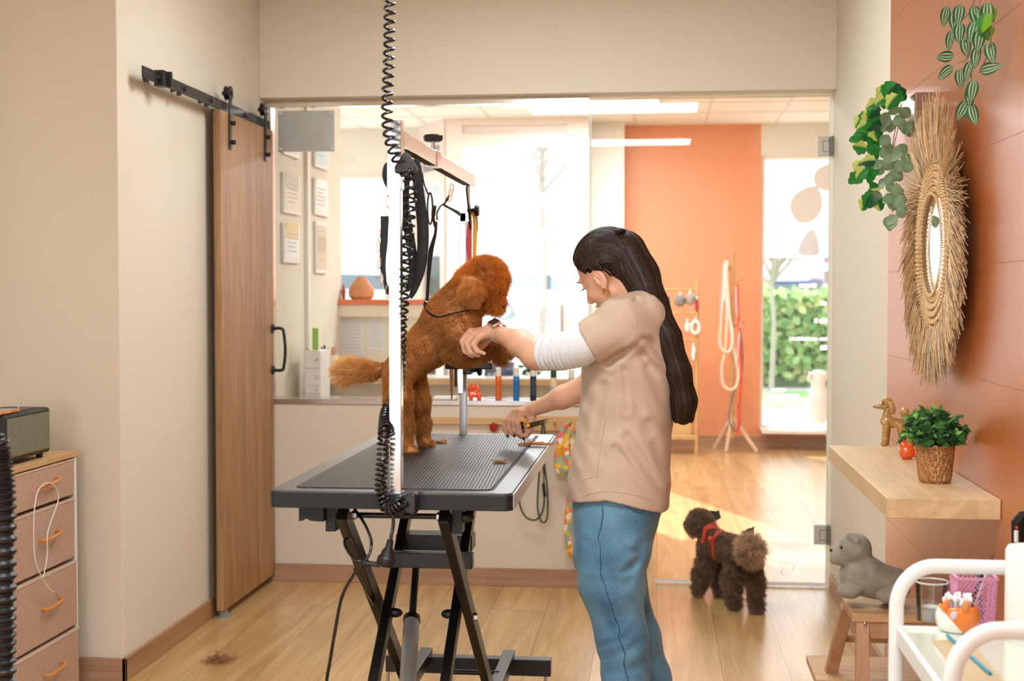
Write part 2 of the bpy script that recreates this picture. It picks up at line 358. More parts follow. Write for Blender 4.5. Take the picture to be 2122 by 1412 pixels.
# slanted side light between door frame and left window
YW = 11.9
pa = Vector((xa, YD, 0)); pb = Vector((X(868, YW), YW, 0)); dv = (pb-pa); L_ = dv.length; dv.normalize()
w3 = thing('window_3', tuple((pa+pb)/2+Vector((0, 0, .2))), None, None); w3['kind'] = 'structure'
f = MB()
def seg(s0, s1, z0, z1, th=.05): f.cbox(pa+dv*((s0+s1)/2)+Vector((0, 0, (z0+z1)/2)), (s1-s0, th, z1-z0), Matrix.Rotation(math.atan2(dv.y, dv.x), 3, 'Z'))
seg(0, .1, 0, CEIL); seg(L_-.1, L_, 0, CEIL); seg(.1, L_-.1, 2.62, CEIL); seg(.1, L_-.1, 2.26, 2.4); seg(.1, L_-.1, 0, .5)
f.build('window_frame', wf, w3, smooth=False, bevel=.003)
f = MB(); seg(.1, L_-.1, .5, 2.26, .006); seg(.1, L_-.1, 2.4, 2.62, .006); f.build('pane', gfar, w3, smooth=False)
w2 = window(2, -3.3, X(868, YW), YW, .9, 2.42, .05, bars=(-2.95,), zb=())
MB().box(-3.25, X(868, YW)-.05, YW-.009, YW-.006, 1.68, 2.37).build('frosted_film', frost, w2, smooth=False)
struct(MB().box(-3.3, X(868, YW), YW-.03, YW+.1, 2.42, CEIL).box(-3.3, X(868, YW), YW-.03, YW+.1, 0, .9).build('wall_street_left', white_paint, smooth=False))
# partition behind the work desk, with the papers
owood = M('orange_ledge', (226, 112, 60), .45)
YP = 7.8
x0p, x1p = XL, X(900, YP)
struct(MB().box(x0p, x1p, YP, YP+.12, 0, Z(634, YP)).build('wall_desk', M('desk_wall_paint', (232, 218, 192), .65), smooth=False))
# ceiling grid panels of the shop
gp = MB()
for y in (6.9, 7.5, 8.1, 8.7, 9.3, 9.9, 10.5, 11.1): gp.box(-3.3, 3.1, y-.01, y+.01, CEIL-.004, CEIL)
for x in (-2.6, -2, -1.4, -.8, -.2, .4, 1.0, 1.6, 2.2): gp.box(x-.01, x+.01, 6.43, 11.88, CEIL-.005, CEIL)
struct(gp.build('trim_3', M('ceiling_grid', (222, 214, 206), .6), smooth=False))
def ceiling_light(x, y, sx, sy, lab, st):
    t = thing('ceiling_light', (x, y, CEIL), lab, 'ceiling light')
    MB().box(x-sx/2, x+sx/2, y-sy/2, y+sy/2, CEIL-.02, CEIL-.012).build('diffuser', M('led_diffuser', (255, 250, 240), .5, emit=((255, 246, 230), st)), t, smooth=False)
    f = MB(); e = .02
    f.box(x-sx/2-e, x+sx/2+e, y-sy/2-e, y-sy/2, CEIL-.022, CEIL).box(x-sx/2-e, x+sx/2+e, y+sy/2, y+sy/2+e, CEIL-.022, CEIL)
    f.box(x-sx/2-e, x-sx/2, y-sy/2, y+sy/2, CEIL-.022, CEIL).box(x+sx/2, x+sx/2+e, y-sy/2, y+sy/2, CEIL-.022, CEIL)
    f.build('frame', white_paint, t, smooth=False)
ceiling_light(.2, 8.2, 1.2, .6, 'bright flat ceiling panel in the shop seen above the glass door', 2.5)
ceiling_light(-.6, 10.2, 1.2, .6, 'bright flat ceiling panel in the shop near the street door', 2.5)
ceiling_light(-.55, 4.75, 1.1, .55, 'flat ceiling panel over the far end of the grooming table', 2.5)
ceiling_light(-.35, 2.0, 1.3, .55, 'flat ceiling panel over the near part of the grooming room', 2.5)
# ================================================================ GROOMING TABLE
TX0, TX1, TY0, TY1, TZ = -.925, -.338, 3.14, 4.475, .885
tbl_black = M('table_edge_black', (24, 33, 40), .36, .2, bump=(900, .25), spec=.6)
tbl_grey = M('table_rim_grey', (96, 98, 100), .3, .55)
frame_b = M('powder_coated_black', (15, 16, 17), .33, .1, bump=(500, .15), spec=.6)
def rib_mat():
    m = bpy.data.materials.new('ribbed_rubber'); m.use_nodes = True; N = m.node_tree.nodes; L = m.node_tree.links; b = N['Principled BSDF']
    b.inputs['Base Color'].default_value = lin((34, 35, 34)); b.inputs['Roughness'].default_value = .42; b.inputs['Specular IOR Level'].default_value = .45
    tc = N.new('ShaderNodeTexCoord'); wv = N.new('ShaderNodeTexWave'); wv.bands_direction = 'X'; wv.inputs['Scale'].default_value = 36
    mp = N.new('ShaderNodeMapping'); mp.inputs['Rotation'].default_value = (0, 0, radians(-3)); L.new(tc.outputs['Object'], mp.inputs[0]); L.new(mp.outputs[0], wv.inputs[0])
    wv2 = N.new('ShaderNodeTexWave'); wv2.bands_direction = 'Y'; wv2.inputs['Scale'].default_value = 36; L.new(mp.outputs[0], wv2.inputs[0])
    mu = N.new('ShaderNodeMath'); mu.operation = 'MULTIPLY_ADD'; mu.inputs[1].default_value = .35; L.new(wv2.outputs[1], mu.inputs[0]); L.new(wv.outputs[1], mu.inputs[2])
    bp = N.new('ShaderNodeBump'); bp.inputs['Strength'].default_value = .6; bp.inputs['Distance'].default_value = .0008; L.new(mu.outputs[0], bp.inputs['Height']); L.new(bp.outputs[0], b.inputs['Normal'])
    return m
tb = thing('grooming_table', (-.63, 3.8, 0), 'black electric grooming table with scissor lift frame and ribbed top under the orange dog', 'table')
def rrect(x0, x1, y0, y1, r, n=6):
    p = []
    for cx, cy, a in ((x1-r, y1-r, 0), (x0+r, y1-r, 90), (x0+r, y0+r, 180), (x1-r, y0+r, 270)):
        for i in range(n+1): t = radians(a+90*i/n); p.append((cx+r*cos(t), cy+r*sin(t)))
    return p
MB().prism(rrect(TX0, TX1, TY0, TY1, .022), TZ-.042, TZ-.004).build('edge_band', tbl_black, tb, bevel=.002)
rim = MB(); o_ = rrect(TX0+.003, TX1-.003, TY0+.003, TY1-.003, .02); i_ = rrect(TX0+.05, TX1-.05, TY0+.045, TY1-.045, .02)
n_ = len(o_); rim.loft([[(x, y, TZ-.004) for x, y in o_], [(x, y, TZ) for x, y in o_], [(x, y, TZ) for x, y in i_], [(x, y, TZ-.004) for x, y in i_]], cap=False)
rim.build('rim', tbl_grey, tb)
MB().box(TX1-.001, TX1+.003, TY0+.02, TY1-.01, TZ-.04, TZ-.003).build('side_trim', M('aluminium_trim', (176, 178, 182), .33, .8), tb, smooth=False, bevel=.001)
MB().prism(rrect(TX0+.052, TX1-.058, TY0+.047, TY1-.047, .016), TZ-.004, TZ+.0025).build('ribbed_mat', rib_mat(), tb, smooth=False, bevel=.001)
MB().box(TX1-.0575, TX1-.0505, TY0+.06, TY1-.05, TZ-.004, TZ+.0006).build('slot', M('slot_dark', (6, 6, 7), .6), tb, smooth=False)
MB().box(-.78, -.48, 3.3, 4.3, TZ-.055, TZ-.042).build('underframe', frame_b, tb, smooth=False)
# scissor legs, inner and outer pairs
XA, XB = (-.76, -.51), (-.729, -.541)
def leg(x, y0, z0, y1, z1, w=.026, h=.042): MB().bar((x, y0, z0), (x, y1, z1), w, h).build('scissor_leg', frame_b, tb, smooth=False, bevel=.003)
for x in XA: leg(x, 3.20, .822, 4.14, .09)
for x in XB: leg(x, 4.05, .838, 3.07, .08, .026, .04)
for x in (-.795, -.483):
    MB().box(x-.013, x+.013, 3.225, 3.275, .772, .845).build('hinge_bracket', tbl_black, tb, smooth=False, bevel=.002)
for x, s in ((-.795, -1), (-.483, 1)):
    MB().lathe([(0, 0), (.014, 0), (.014, .008), (.011, .02), (.004, .026), (0, .027)], (x+s*.013, 3.25, .81), 20, (s, 0, 0)).build('cap_nut', blackp, tb)
for x, s in ((-.747, 1), (-.523, -1)):
    MB().cyl((x, 3.25, .81), (x+s*.012, 3.25, .81), .011, n=6).build('bolt', steel, tb, smooth=False)
MB().cyl((-.78, 3.25, .81), (-.49, 3.25, .81), .007).build('axle', frame_b, tb)
for x, s in ((-.716, 1), (-.554, -1)):
    MB().lathe([(0, 0), (.013, 0), (.013, .012), (.01, .022), (.004, .027), (0, .028)], (x, 3.6, .485), 20, (s, 0, 0)).build('cap_nut', blackp, tb)
MB().cyl((-.497, 3.64, .47), (-.488, 3.64, .47), .011, n=6).build('bolt', steel, tb, smooth=False)
# cross members, motor bracket, actuator
MB().box(P(820, 1120, 3.8).x, P(978, 1120, 3.8).x, 3.80, 3.88, P(900, 1142, 3.8).z, P(900, 1110, 3.8).z).build('motor_bracket', frame_b, tb, smooth=False, bevel=.002)
MB().box(-.745, P(978, 1160, 3.6).x, 3.60, 3.64, P(900, 1179, 3.6).z, P(900, 1148, 3.6).z).build('cross_member', frame_b, tb, smooth=False, bevel=.002)
MB().box(-.74, -.53, 3.16, 3.2, .12, .15).build('cross_member', frame_b, tb, smooth=False, bevel=.002)
MB().cyl((-.655, 4.25, .14), (-.5, 4.25, .14), .008).build('axle', frame_b, tb)
ac = MB().cyl(P(841, 1480, 3.43), P(853, 1286, 3.66), .0225, n=28).build('actuator_cylinder', M('actuator_silver', (178, 180, 182), .32, .4), tb)
MB().cyl(P(853.5, 1288, 3.66), P(862, 1175, 3.76), .0105, n=20).build('actuator_rod', frame_b, tb)
MB().cyl(P(853, 1289, 3.655), P(853.4, 1280, 3.667), .0240, n=28).build('cylinder_cap', blackp, ac)
MB().box(-.70, -.66, 3.38, 3.44, .08, .24).build('actuator_foot', frame_b, tb, smooth=False)
# base
MB().box(P(801, 1375, 4.5).x, P(1142, 1375, 4.5).x, 4.48, 4.525, P(1000, 1396, 4.5).z, P(1000, 1362, 4.5).z).build('base_bar', frame_b, tb, smooth=False, bevel=.003)
MB().box(-.945, -.352, 2.98, 3.02, .04, .10).build('base_bar', frame_b, tb, smooth=False, bevel=.003)
for x in (-.78, P(1040, 1380, 4.3).x): MB().box(x-.02, x+.02, 3.02, 4.52, .10, .145).build('base_rail', frame_b, tb, smooth=False, bevel=.003)
for x, y in ((-.92, 4.54), (-.375, 4.54), (-.92, 3.0), (-.375, 3.0)):
    k = MB(); k.cyl((x, y, .0), (x, y, .012), .02, .017); k.cyl((x, y, .012), (x, y, .075), .006); k.build('levelling_foot', steel, tb)
# hand control clipped under the left corner
hc = MB().prism([(-.868, .835), (-.868, .800), (-.858, .802), (-.85, .808), (-.84, .802), (-.806, .80), (-.806, .835)], 3.2, 3.27, 'y').build('control_holder', tbl_black, tb, smooth=False, bevel=.002)
# ---- posts and beam (they are screwed to the table, one thing with it)
gp_ = thing('grooming_gantry', (-.6, 3.8, TZ), 'chrome H-shaped grooming gantry clamped across the length of the table', 'grooming arm')
PXN, PYN, PXF, PYF = -.617, 3.155, -.640, 4.43
MB().box(PXN-.0145, PXN+.0145, PYN-.0145, PYN+.0145, TZ-.03, 1.63).build('post', chrome, gp_, smooth=False, bevel=.002)
MB().box(PXN-.0175, PXN+.0175, PYN-.0175, PYN+.0175, 1.60, 1.765).build('post_sleeve', chrome, gp_, smooth=False, bevel=.002)
MB().box(PXF-.012, PXF+.012, PYF-.012, PYF+.012, TZ-.03, 1.62).build('post', steel, gp_, smooth=False, bevel=.002)
MB().box(PXF-.010, PXF+.022, PYF-.012, PYF+.012, 1.59, 1.72).build('post_sleeve', chrome, gp_, smooth=False, bevel=.002)
bx = PXN+.004
MB().box(bx-.014, bx+.014, PYN+.018, PYF-.012, 1.703, 1.742).build('crossbeam', M('polished_beam', (228, 222, 216), .22, .9), gp_, smooth=False, bevel=.002)
MB().box(bx-.017, bx+.017, 3.64, 3.70, 1.70, 1.746).build('beam_sleeve', chrome, gp_, smooth=False, bevel=.002)
tk = MB()
for i in range(62): y = 3.24+i*.0178; tk.cbox((bx, y, 1.7025), (.022, .0075, .002), Matrix.Rotation(.5, 3, 'Z'))
tk.build('notch_strip', M('notch_black', (14, 14, 14), .6), gp_, smooth=False)
MB().bar((bx, 3.24, 1.70), (bx-.004, 3.17, 1.60), .02, .006, up=(1, 0, 0)).build('brace', steel, gp_, smooth=False)
MB().bar((bx, 4.33, 1.70), (bx, 4.42, 1.575), .03, .006, up=(1, 0, 0)).build('brace', M('dark_brace', (74, 66, 58), .3, .8), gp_, smooth=False)
kn = MB(); kn.cyl((bx, 3.67, 1.742), (bx, 3.67, 1.772), .0045); kn.build('screw', steel, gp_)
MB().lathe([(0, 0), (.02, 0), (.026, .004), (.027, .016), (.024, .019), (0, .02)], (bx, 3.67, 1.77), 8).build('knob', blackp, gp_)
def clampknob(c, s, par, tip):
    pts = [(-.5, -.45), (.5, -.42), (.62, -.2), (.16, .58), (-.02, .62), (-.5, -.1)]
    return MB().prism([(c[0]+p[0]*s*tip, c[2]+p[1]*s) for p in pts], c[1]-.018, c[1]+.02, 'y').build('clamp_knob', M('knob_dark', (40, 40, 36), .5), par, bevel=.007)
clampknob(P(840, 342, 3.12), .046, gp_, 1)
MB().box(PXN-.02, PXN+.02, TY0-.014, TY0+.01, TZ-.06, TZ-.002).build('table_clamp', tbl_black, gp_, smooth=False, bevel=.003)
c = P(843, 1042, 3.11)
MB().prism([(c.x-.035, c.z-.012), (c.x+.02, c.z-.03), (c.x+.026, c.z-.02), (c.x+.026, c.z+.02), (c.x+.018, c.z+.026), (c.x-.03, c.z+.012)], 3.095, 3.13, 'y').build('clamp_knob', blackp, gp_, bevel=.006)
# ---- spiral cord from the ceiling
def helix(path, r, turns, wire, name, mat, par, ease=None, npt=16, per=10):
    sp = spline(path, 24); d = [0]
    for a, b in zip(sp[:-1], sp[1:]): d.append(d[-1]+(b-a).length)
    tot = d[-1]; n = int(turns*npt); out = []
    for i in range(n+1):
        u = i/n; s = tot*(ease(u) if ease else u)
        k = min(len(d)-2, max(0, int(np.searchsorted(d, s))-1)); t = (s-d[k])/max(1e-9, d[k+1]-d[k]); c = sp[k].lerp(sp[k+1], t)
        T = (sp[k+1]-sp[k]).normalized(); A = T.cross(Vector((0, 1, 0)))
        A = A.normalized() if A.length > .1 else T.orthogonal().normalized(); B = T.cross(A)
        ph = 2*pi*turns*u; out.append(c+A*(r*cos(ph))+B*(r*sin(ph)))
    return MB().tube(out, wire, 8).build(name, mat, par)
cordm = M('cord_black', (16, 16, 18), .22, spec=.7)
cd = thing('spiral_power_cord', tuple(P(806, 0, 3.09)), 'black coiled power cord hanging from the ceiling down along the chrome post', 'cord')
p0 = P(808, -30, 3.09); p0.z = CEIL-.02
MB().tube([p0, P(808, -8, 3.09)], .0035, 8).cyl(p0, p0+Vector((0, 0, .02)), .03).build('ceiling_drop', cordm, cd)
helix([P(808, -10, 3.09), P(806, 120, 3.09), P(802, 230, 3.09), P(808, 290, 3.085), P(826, 338, 3.085)], .0115, 19, .0034, 'coil', cordm, cd)
helix([P(838, 352, 3.10), P(850, 385, 3.13), P(849, 440, 3.14), P(843, 520, 3.14), P(838, 600, 3.15), P(831, 680, 3.16), P(828, 760, 3.19), P(822, 815, 3.2), P(802, 850, 3.2), P(796, 900, 3.11), P(792, 960, 3.105), P(789, 1010, 3.10), P(795, 1042, 3.095), P(806, 1056, 3.09), P(822, 1052, 3.085), P(836, 1040, 3.08)], .0125, 62, .0034, 'coil', cordm, cd,
      ease=lambda u: u*.62+.38*(1-(1-u)**2) if True else u)
sp = spline([P(813, 1050, 3.09), P(815, 1085, 3.1), P(811, 1110, 3.1), P(808, 1130, 3.1)], 8)
MB().tube(sp, .0042, 10).build('straight_lead', cordm, cd)
c0, c1 = P(809, 1120, 3.1), P(799, 1172, 3.1); ax = (c1-c0).normalized(); L0 = (c1-c0).length
MB().lathe([(0, 0), (.0075, 0), (.009, L0*.3), (.015, L0*.45), (.017, L0*.62), (.022, L0*.70), (.0235, L0*.95), (.022, L0), (0, L0)], c0, 28, ax).build('socket', M('socket_black', (20, 20, 20), .45), cd)
pc = thing('table_power_cable', tuple(PZ(640, 1500, 0)), 'long black mains cable looping from the table lift to the floor', 'cable')
sp = spline([P(797, 1168, 3.12), P(778, 1170, 3.12), P(752, 1167, 3.13), P(728, 1200, 3.14), P(708, 1240, 3.15), P(694, 1310, 3.18), P(684, 1370, 3.18), P(676, 1420, 3.2), P(672, 1500, 3.2), P(690, 1720, 3.2), PZ(720, 1790, .006), PZ(800, 1760, .006), PZ(900, 1700, .006)], 12)
MB().tube(sp, .0042, 10).build('cable', cordm, pc)
MB().tube(spline([P(735, 1056, 3.24), P(752, 1080, 3.2), P(768, 1115, 3.18), P(768, 1140, 3.16), P(756, 1162, 3.15), P(735, 1160, 3.15), P(718, 1138, 3.2), P(714, 1122, 3.22), P(722, 1117, 3.24), P(730, 1128, 3.26)], 10), .0036, 10).build('cable_loop', cordm, pc)
rb = MB()
for i in range(7): a = P(786-i*4.6, 1171-i*.6, 3.12); rb.cyl(a, a+Vector((-.0028, 0, 0)), .0066, n=16)
rb.build('strain_relief', cordm, pc)
MB().tube(spline([P(735, 1180, 3.3), P(762, 1230, 3.45), P(778, 1262, 3.6), P(785, 1300, 3.7), P(790, 1340, 3.75)], 8), .004, 8).build('motor_lead', cordm, pc)
# ---- things hanging from the gantry
strap = M('black_webbing', (22, 24, 25), .6, bump=(700, .4)); pad = M('black_padding', (20, 21, 24), .75, bump=(200, .2))
def ribbon(pts, wpx, t=.0018, up=None, name='strap', mat=None, par=None, n=10):
    sp = spline(pts, n); m = len(sp); ws = np.interp(np.linspace(0, 1, m), np.linspace(0, 1, len(wpx)), wpx) if hasattr(wpx, '__len__') else [wpx]*m
    rings = []
    for i in range(m):
        T = (sp[min(i+1, m-1)]-sp[max(i-1, 0)]).normalized(); U = Vector(up or (0, 1, 0)); B = T.cross(U); B = B.normalized() if B.length > 1e-4 else Vector((1, 0, 0)); U2 = B.cross(T)
        h = ws[i]/2
        rings.append([sp[i]+B*h+U2*t, sp[i]-B*h+U2*t, sp[i]-B*h-U2*t, sp[i]+B*h-U2*t])
    return MB().loft(rings).build(name, mat or strap, par)
def ring(c, r, w, name, mat, par, R=None, sx=1):
    R = R or Matrix.Rotation(pi/2, 3, 'X'); c = Vector(c)
    return MB().tube([c+R @ Vector((cos(a)*r*sx, sin(a)*r, 0)) for a in np.linspace(0, 2*pi, 28)[:-1]], w, 8, closed=True).build(name, mat, par)
hb = thing('belly_strap', tuple(P(825, 340, 3.2)), 'black padded belly strap with metal links slung over the near chrome post', 'grooming strap')
MB().tube(spline([P(862, 330, 3.2), P(868, 400, 3.2), P(876, 470, 3.2), P(874, 540, 3.2), P(862, 590, 3.2), P(850, 618, 3.19)], 10), np.interp(np.linspace(0, 1, 51), [0, .15, .45, .7, 1], [.009, .0125, .0145, .012, .005]), 12, flat=.4, up=(0, 1, 0)).build('padded_half', pad, hb)
MB().tube(spline([P(842, 350, 3.22), P(838, 420, 3.22), P(850, 500, 3.22), P(858, 560, 3.22), P(850, 600, 3.2)], 10), .0125, 10, flat=.35, up=(0, 1, 0)).build('padded_half', pad, hb)
ribbon([P(808, 338, 3.2), P(800, 345, 3.19), P(797, 362, 3.19), P(800, 378, 3.19), P(806, 388, 3.19)], .011, par=hb, name='loop_strap', mat=pad)
ribbon([P(797, 448, 3.18), P(796, 500, 3.18), P(793, 545, 3.18), P(797, 580, 3.18)], [.019, .0175, .014, .008], t=.003, par=hb, name='adjuster_strap')
ribbon([P(796, 575, 3.18), P(803, 604, 3.17), P(812, 610, 3.17), P(828, 625, 3.17)], [.006, .01, .012, .012], par=hb, name='lower_strap')
lk = MB()
for (x, y, rx, ry) in ((804, 397, 3, 9), (803, 418, 3, 12), (801, 438, 5, 9), (785, 485, 3, 10), (784, 512, 3, 14), (786, 545, 3, 12), (790, 580, 4, 13), (803, 605, 4, 14)):
    c = P(x, y, 3.165); s = 1/885
    MB().tube([c+Vector((cos(a)*rx*s, sin(a)*.003, sin(a)*ry*s)) for a in np.linspace(0, 2*pi, 21)[:-1]], .0014, 6, closed=True).build('metal_link', M('link_brass', (196, 160, 130), .3, .9), hb)
# neck loop lead
nl = thing('grooming_neck_lead', tuple(P(868, 335, 3.45)), 'thin black grooming lead from the gantry looped round the orange dog\'s neck', 'grooming lead')
dk = M('gunmetal', (96, 90, 84), .3, .9); bronze = M('bronze_clip', (176, 136, 96), .3, .9)
YL = 3.5
lk = MB()
for (x, y, rx, ry) in ((864, 330, 4, 12), (866, 345, 4, 8), (869, 352, 4, 9)):
    c = P(x, y, YL); s = 1/800; lk.tube([c+Vector((cos(a)*rx*s, sin(a)*.003, sin(a)*ry*s)) for a in np.linspace(0, 2*pi, 21)[:-1]], .0016, 6, closed=True)
lk.build('hook', bronze, nl)
MB().tube([P(868, 350, YL), P(873, 362, YL), P(876, 372, YL)], [.004, .0055, .0035], 10).build('swivel_clip', dk, nl)
MB().tube(spline([P(875, 366, YL), P(880, 385, YL+.03), P(887, 402, YL+.08)], 6), .0022, 8).build('cord', strap, nl)
MB().tube([P(885, 400, 3.58)+Vector((cos(a)*.007+.008+.01*sin(a/2)*0, 0, -.042+.042*cos(a)*0+.042*sin(a)))for a in np.linspace(0, 2*pi, 30)[:-1]], .0022, 8, closed=True).build('cord_loop', strap, nl)
MB().tube(spline([P(900, 428, 3.62), P(898, 450, 3.66), P(902, 470, 3.7)], 6), [.006]*6+[.004]*7, 8, flat=.6).build('slide_clip', dk, nl)
ribbon([P(904, 460, 3.7), P(902, 485, 3.72), P(893, 520, 3.76), P(889, 560, 3.8), P(887, 590, 3.83), P(885, 622, 3.86)], [.006, .007, .0135, .011, .0085, .008], par=nl, name='webbing')
ring(P(885, 622, 3.86), .0055, .0014, 'o_ring', steel, nl)
ribbon([P(884, 620, 3.87), P(880, 634, 3.865), P(888, 648, 3.86), P(908, 657, 3.87), P(935, 651, 3.885), P(960, 645, 3.91), P(985, 643, 3.95), P(994, 646, 4.0), P(985, 640, 4.12), P(940, 630, 4.25), P(900, 622, 4.2), P(884, 620, 4.0), P(884, 620, 3.9)], .009, t=.0016, up=(0, .35, 1), par=nl, name='neck_loop')
sl_ = thing('spare_loop_lead', tuple(P(938, 390, 4.0)), 'thin black rope lead clipped to the far half of the gantry beam', 'grooming lead')
c = P(936, 397, 4.05); s = 1/690
lk = MB()
for (x, y, rx, ry) in ((936, 390, 4, 9), (934, 400, 4, 8), (932, 410, 3, 9)):
    c = P(x, y, 4.1); lk.tube([c+Vector((cos(a)*rx*s, sin(a)*.003, sin(a)*ry*s)) for a in np.linspace(0, 2*pi, 21)[:-1]], .0015, 6, closed=True)
lk.build('hook', bronze, sl_)
MB().tube(spline([P(930, 405, 4.1), P(927, 413, 4.1), P(920, 424, 4.1)], 6), [.003]*5+[.005]*3+[.003]*5, 8).build('swivel_clip', dk, sl_)
MB().tube(spline([P(918, 425, 4.1), P(938, 436, 4.2), P(953, 446, 4.35), P(950, 440, 4.38), P(930, 430, 4.25), P(917, 424, 4.1), P(906, 440, 4.0), P(906, 455, 3.95)], 8), .0026, 8).build('rope', strap, sl_)
# coloured straps on the far post
cs = thing('coloured_straps', tuple(P(978, 440, 4.4)), 'red and yellow lead straps hanging from a black hook on the far post', 'straps')
MB().cyl(P(968, 437, 4.42), P(988, 434, 4.42), .006).lathe([(0, 0), (.016, 0), (.02, .006), (.016, .014), (0, .015)], P(984, 437, 4.42), 18, (1, 0, 0)).build('hook', blackp, cs)
redm = M('red_strap', (214, 62, 76), .55); yel = M('yellow_strap', (240, 180, 60), .55)
ribbon([P(974, 436, 4.42), P(973, 470, 4.42), P(972, 505, 4.42), P(973, 545, 4.42)], [.008, .0155, .018, .014], par=cs, name='red_strap', mat=redm)
ribbon([P(977, 436, 4.43), P(984, 455, 4.43), P(984, 500, 4.43), P(983, 532, 4.43)], [.01, .0135, .0135, .011], par=cs, name='yellow_strap', mat=yel)
ribbon([P(980, 436, 4.44), P(988, 450, 4.44), P(989, 480, 4.44)], .004, par=cs, name='green_strap', mat=M('green_strap', (40, 80, 60), .6))
# scissor holder on far post
sh = thing('tool_holder', tuple(P(960, 760, 4.4)), 'black tool holder clamped to the far post behind the dog', 'tool holder')
a = P(925, 762, 4.36); b_ = P(1022, 748, 4.36)
MB().box(a.x, b_.x, 4.33, 4.41, P(900, 764, 4.37).z, P(900, 750, 4.37).z).build('tray', blackp, sh, smooth=False, bevel=.004)
MB().box(P(950, 765, 4.4).x, P(978, 765, 4.4).x, 4.38, 4.45, P(960, 776, 4.4).z, P(960, 757, 4.4).z).cyl(P(978, 768, 4.4), P(992, 768, 4.4), .006).build('post_clamp', blackp, sh, smooth=False, bevel=.003)
MB().lathe([(0, 0), (.012, 0), (.018, .004), (.018, .012), (.012, .016), (0, .016)], P(989, 768, 4.4), 8, (1, 0, 0)).build('knob', blackp, sh)
def blade(name, lab, x, y0, y1, wd, mat, Y, group=None, tip=True, cat='grooming tool'):
    t = thing(name, tuple(P(x, y0, Y)), lab, cat)
    a, b = P(x-wd/2, y0, Y), P(x+wd/2, y0, Y); c = P(x, y1, Y)
    MB().prism([(a.x, a.z), (b.x, b.z), (b.x-.1*(b.x-a.x), c.z+.35*(a.z-c.z)), (c.x+.0012, c.z), (c.x-.0012, c.z), (a.x+.1*(b.x-a.x), c.z+.35*(a.z-c.z))] if tip else [(a.x, a.z), (b.x, b.z), (b.x, c.z), (a.x, c.z)], Y-.003, Y+.003, 'y').build('blade', mat, t, bevel=.001)
    return t
t = blade('hanging_scissors', 'pointed silver scissors hanging leftmost in the tool holder', 936, 762, 830, 10, chrome, 4.36, cat='scissors')
ring(P(934, 758, 4.36), .009, .0025, 'finger_ring', chrome, t)
t = blade('leather_sheath', 'brown leather sheath hanging between the tools in the holder', 945, 760, 802, 7, M('brown_leather', (120, 82, 46), .5), 4.365, tip=False, cat='sheath')
t = blade('steel_comb', 'steel comb hanging in the tool holder beside the post', 955, 760, 815, 9, chrome, 4.36, tip=False, cat='comb')
tt = MB()
for i in range(22): a = P(951, 765+i*2.3, 4.355); tt.box(a.x-.0045, a.x, 4.352, 4.356, a.z-.0007, a.z+.0007)
tt.build('comb_teeth', chrome, t, smooth=False)
# sticker on the table mat
tag(MB().box(PZ(1090, 907, TZ).x, PZ(1107, 907, TZ).x, PZ(1090, 911, TZ).y, PZ(1100, 903, TZ).y, TZ+.0025, TZ+.0032).build('warning_sticker', M('sticker_white', (226, 226, 216), .5), smooth=False), 'small pale sticker on the ribbed mat at the far right of the table', 'sticker')
# ================================================================ SOFT SHAPES: distance fields turned into one continuous mesh
def fl(a): return np.array(a, dtype=np.float32)
def s_rc(Q, a, b, r0, r1, flat=None):
    a = fl(a); b = fl(b); ba = b-a; pa = Q-a
    h = np.clip((pa @ ba)/max(1e-9, float(ba @ ba)), 0, 1)
    d = pa - h[:, None]*ba
    if flat is not None: d = d*fl(flat)
    return np.sqrt((d*d).sum(1)) - (r0+(r1-r0)*h)
def s_el(Q, c, r, R=None):
    p = Q-fl(c)
    if R is not None: p = p @ fl(R)
    r = fl(r); k0 = np.sqrt(((p/r)**2).sum(1)); k1 = np.sqrt(((p/(r*r))**2).sum(1))
    return k0*(k0-1)/np.maximum(k1, 1e-6)
def smin(a, b, k):
    h = np.clip(.5+.5*(b-a)/k, 0, 1); return b+(a-b)*h-k*h*(1-h)
def smax(a, b, k): return -smin(-a, -b, k)
def s_stack(Q, rows):                # rows: z, cx, cy, rx, ry
    rows = sorted(rows); zz = [r[0] for r in rows]; z = Q[:, 2]
    f = [np.interp(z, zz, [r[i] for r in rows]).astype(np.float32) for i in (1, 2, 3, 4)]
    x = (Q[:, 0]-f[0])/f[2]; y = (Q[:, 1]-f[1])/f[3]
    q = (np.abs(x)**2.3+np.abs(y)**2.3)**(1/2.3)
    d = (q-1)*np.minimum(f[2], f[3])
    return np.maximum(d, np.maximum(z-zz[-1], zz[0]-z))
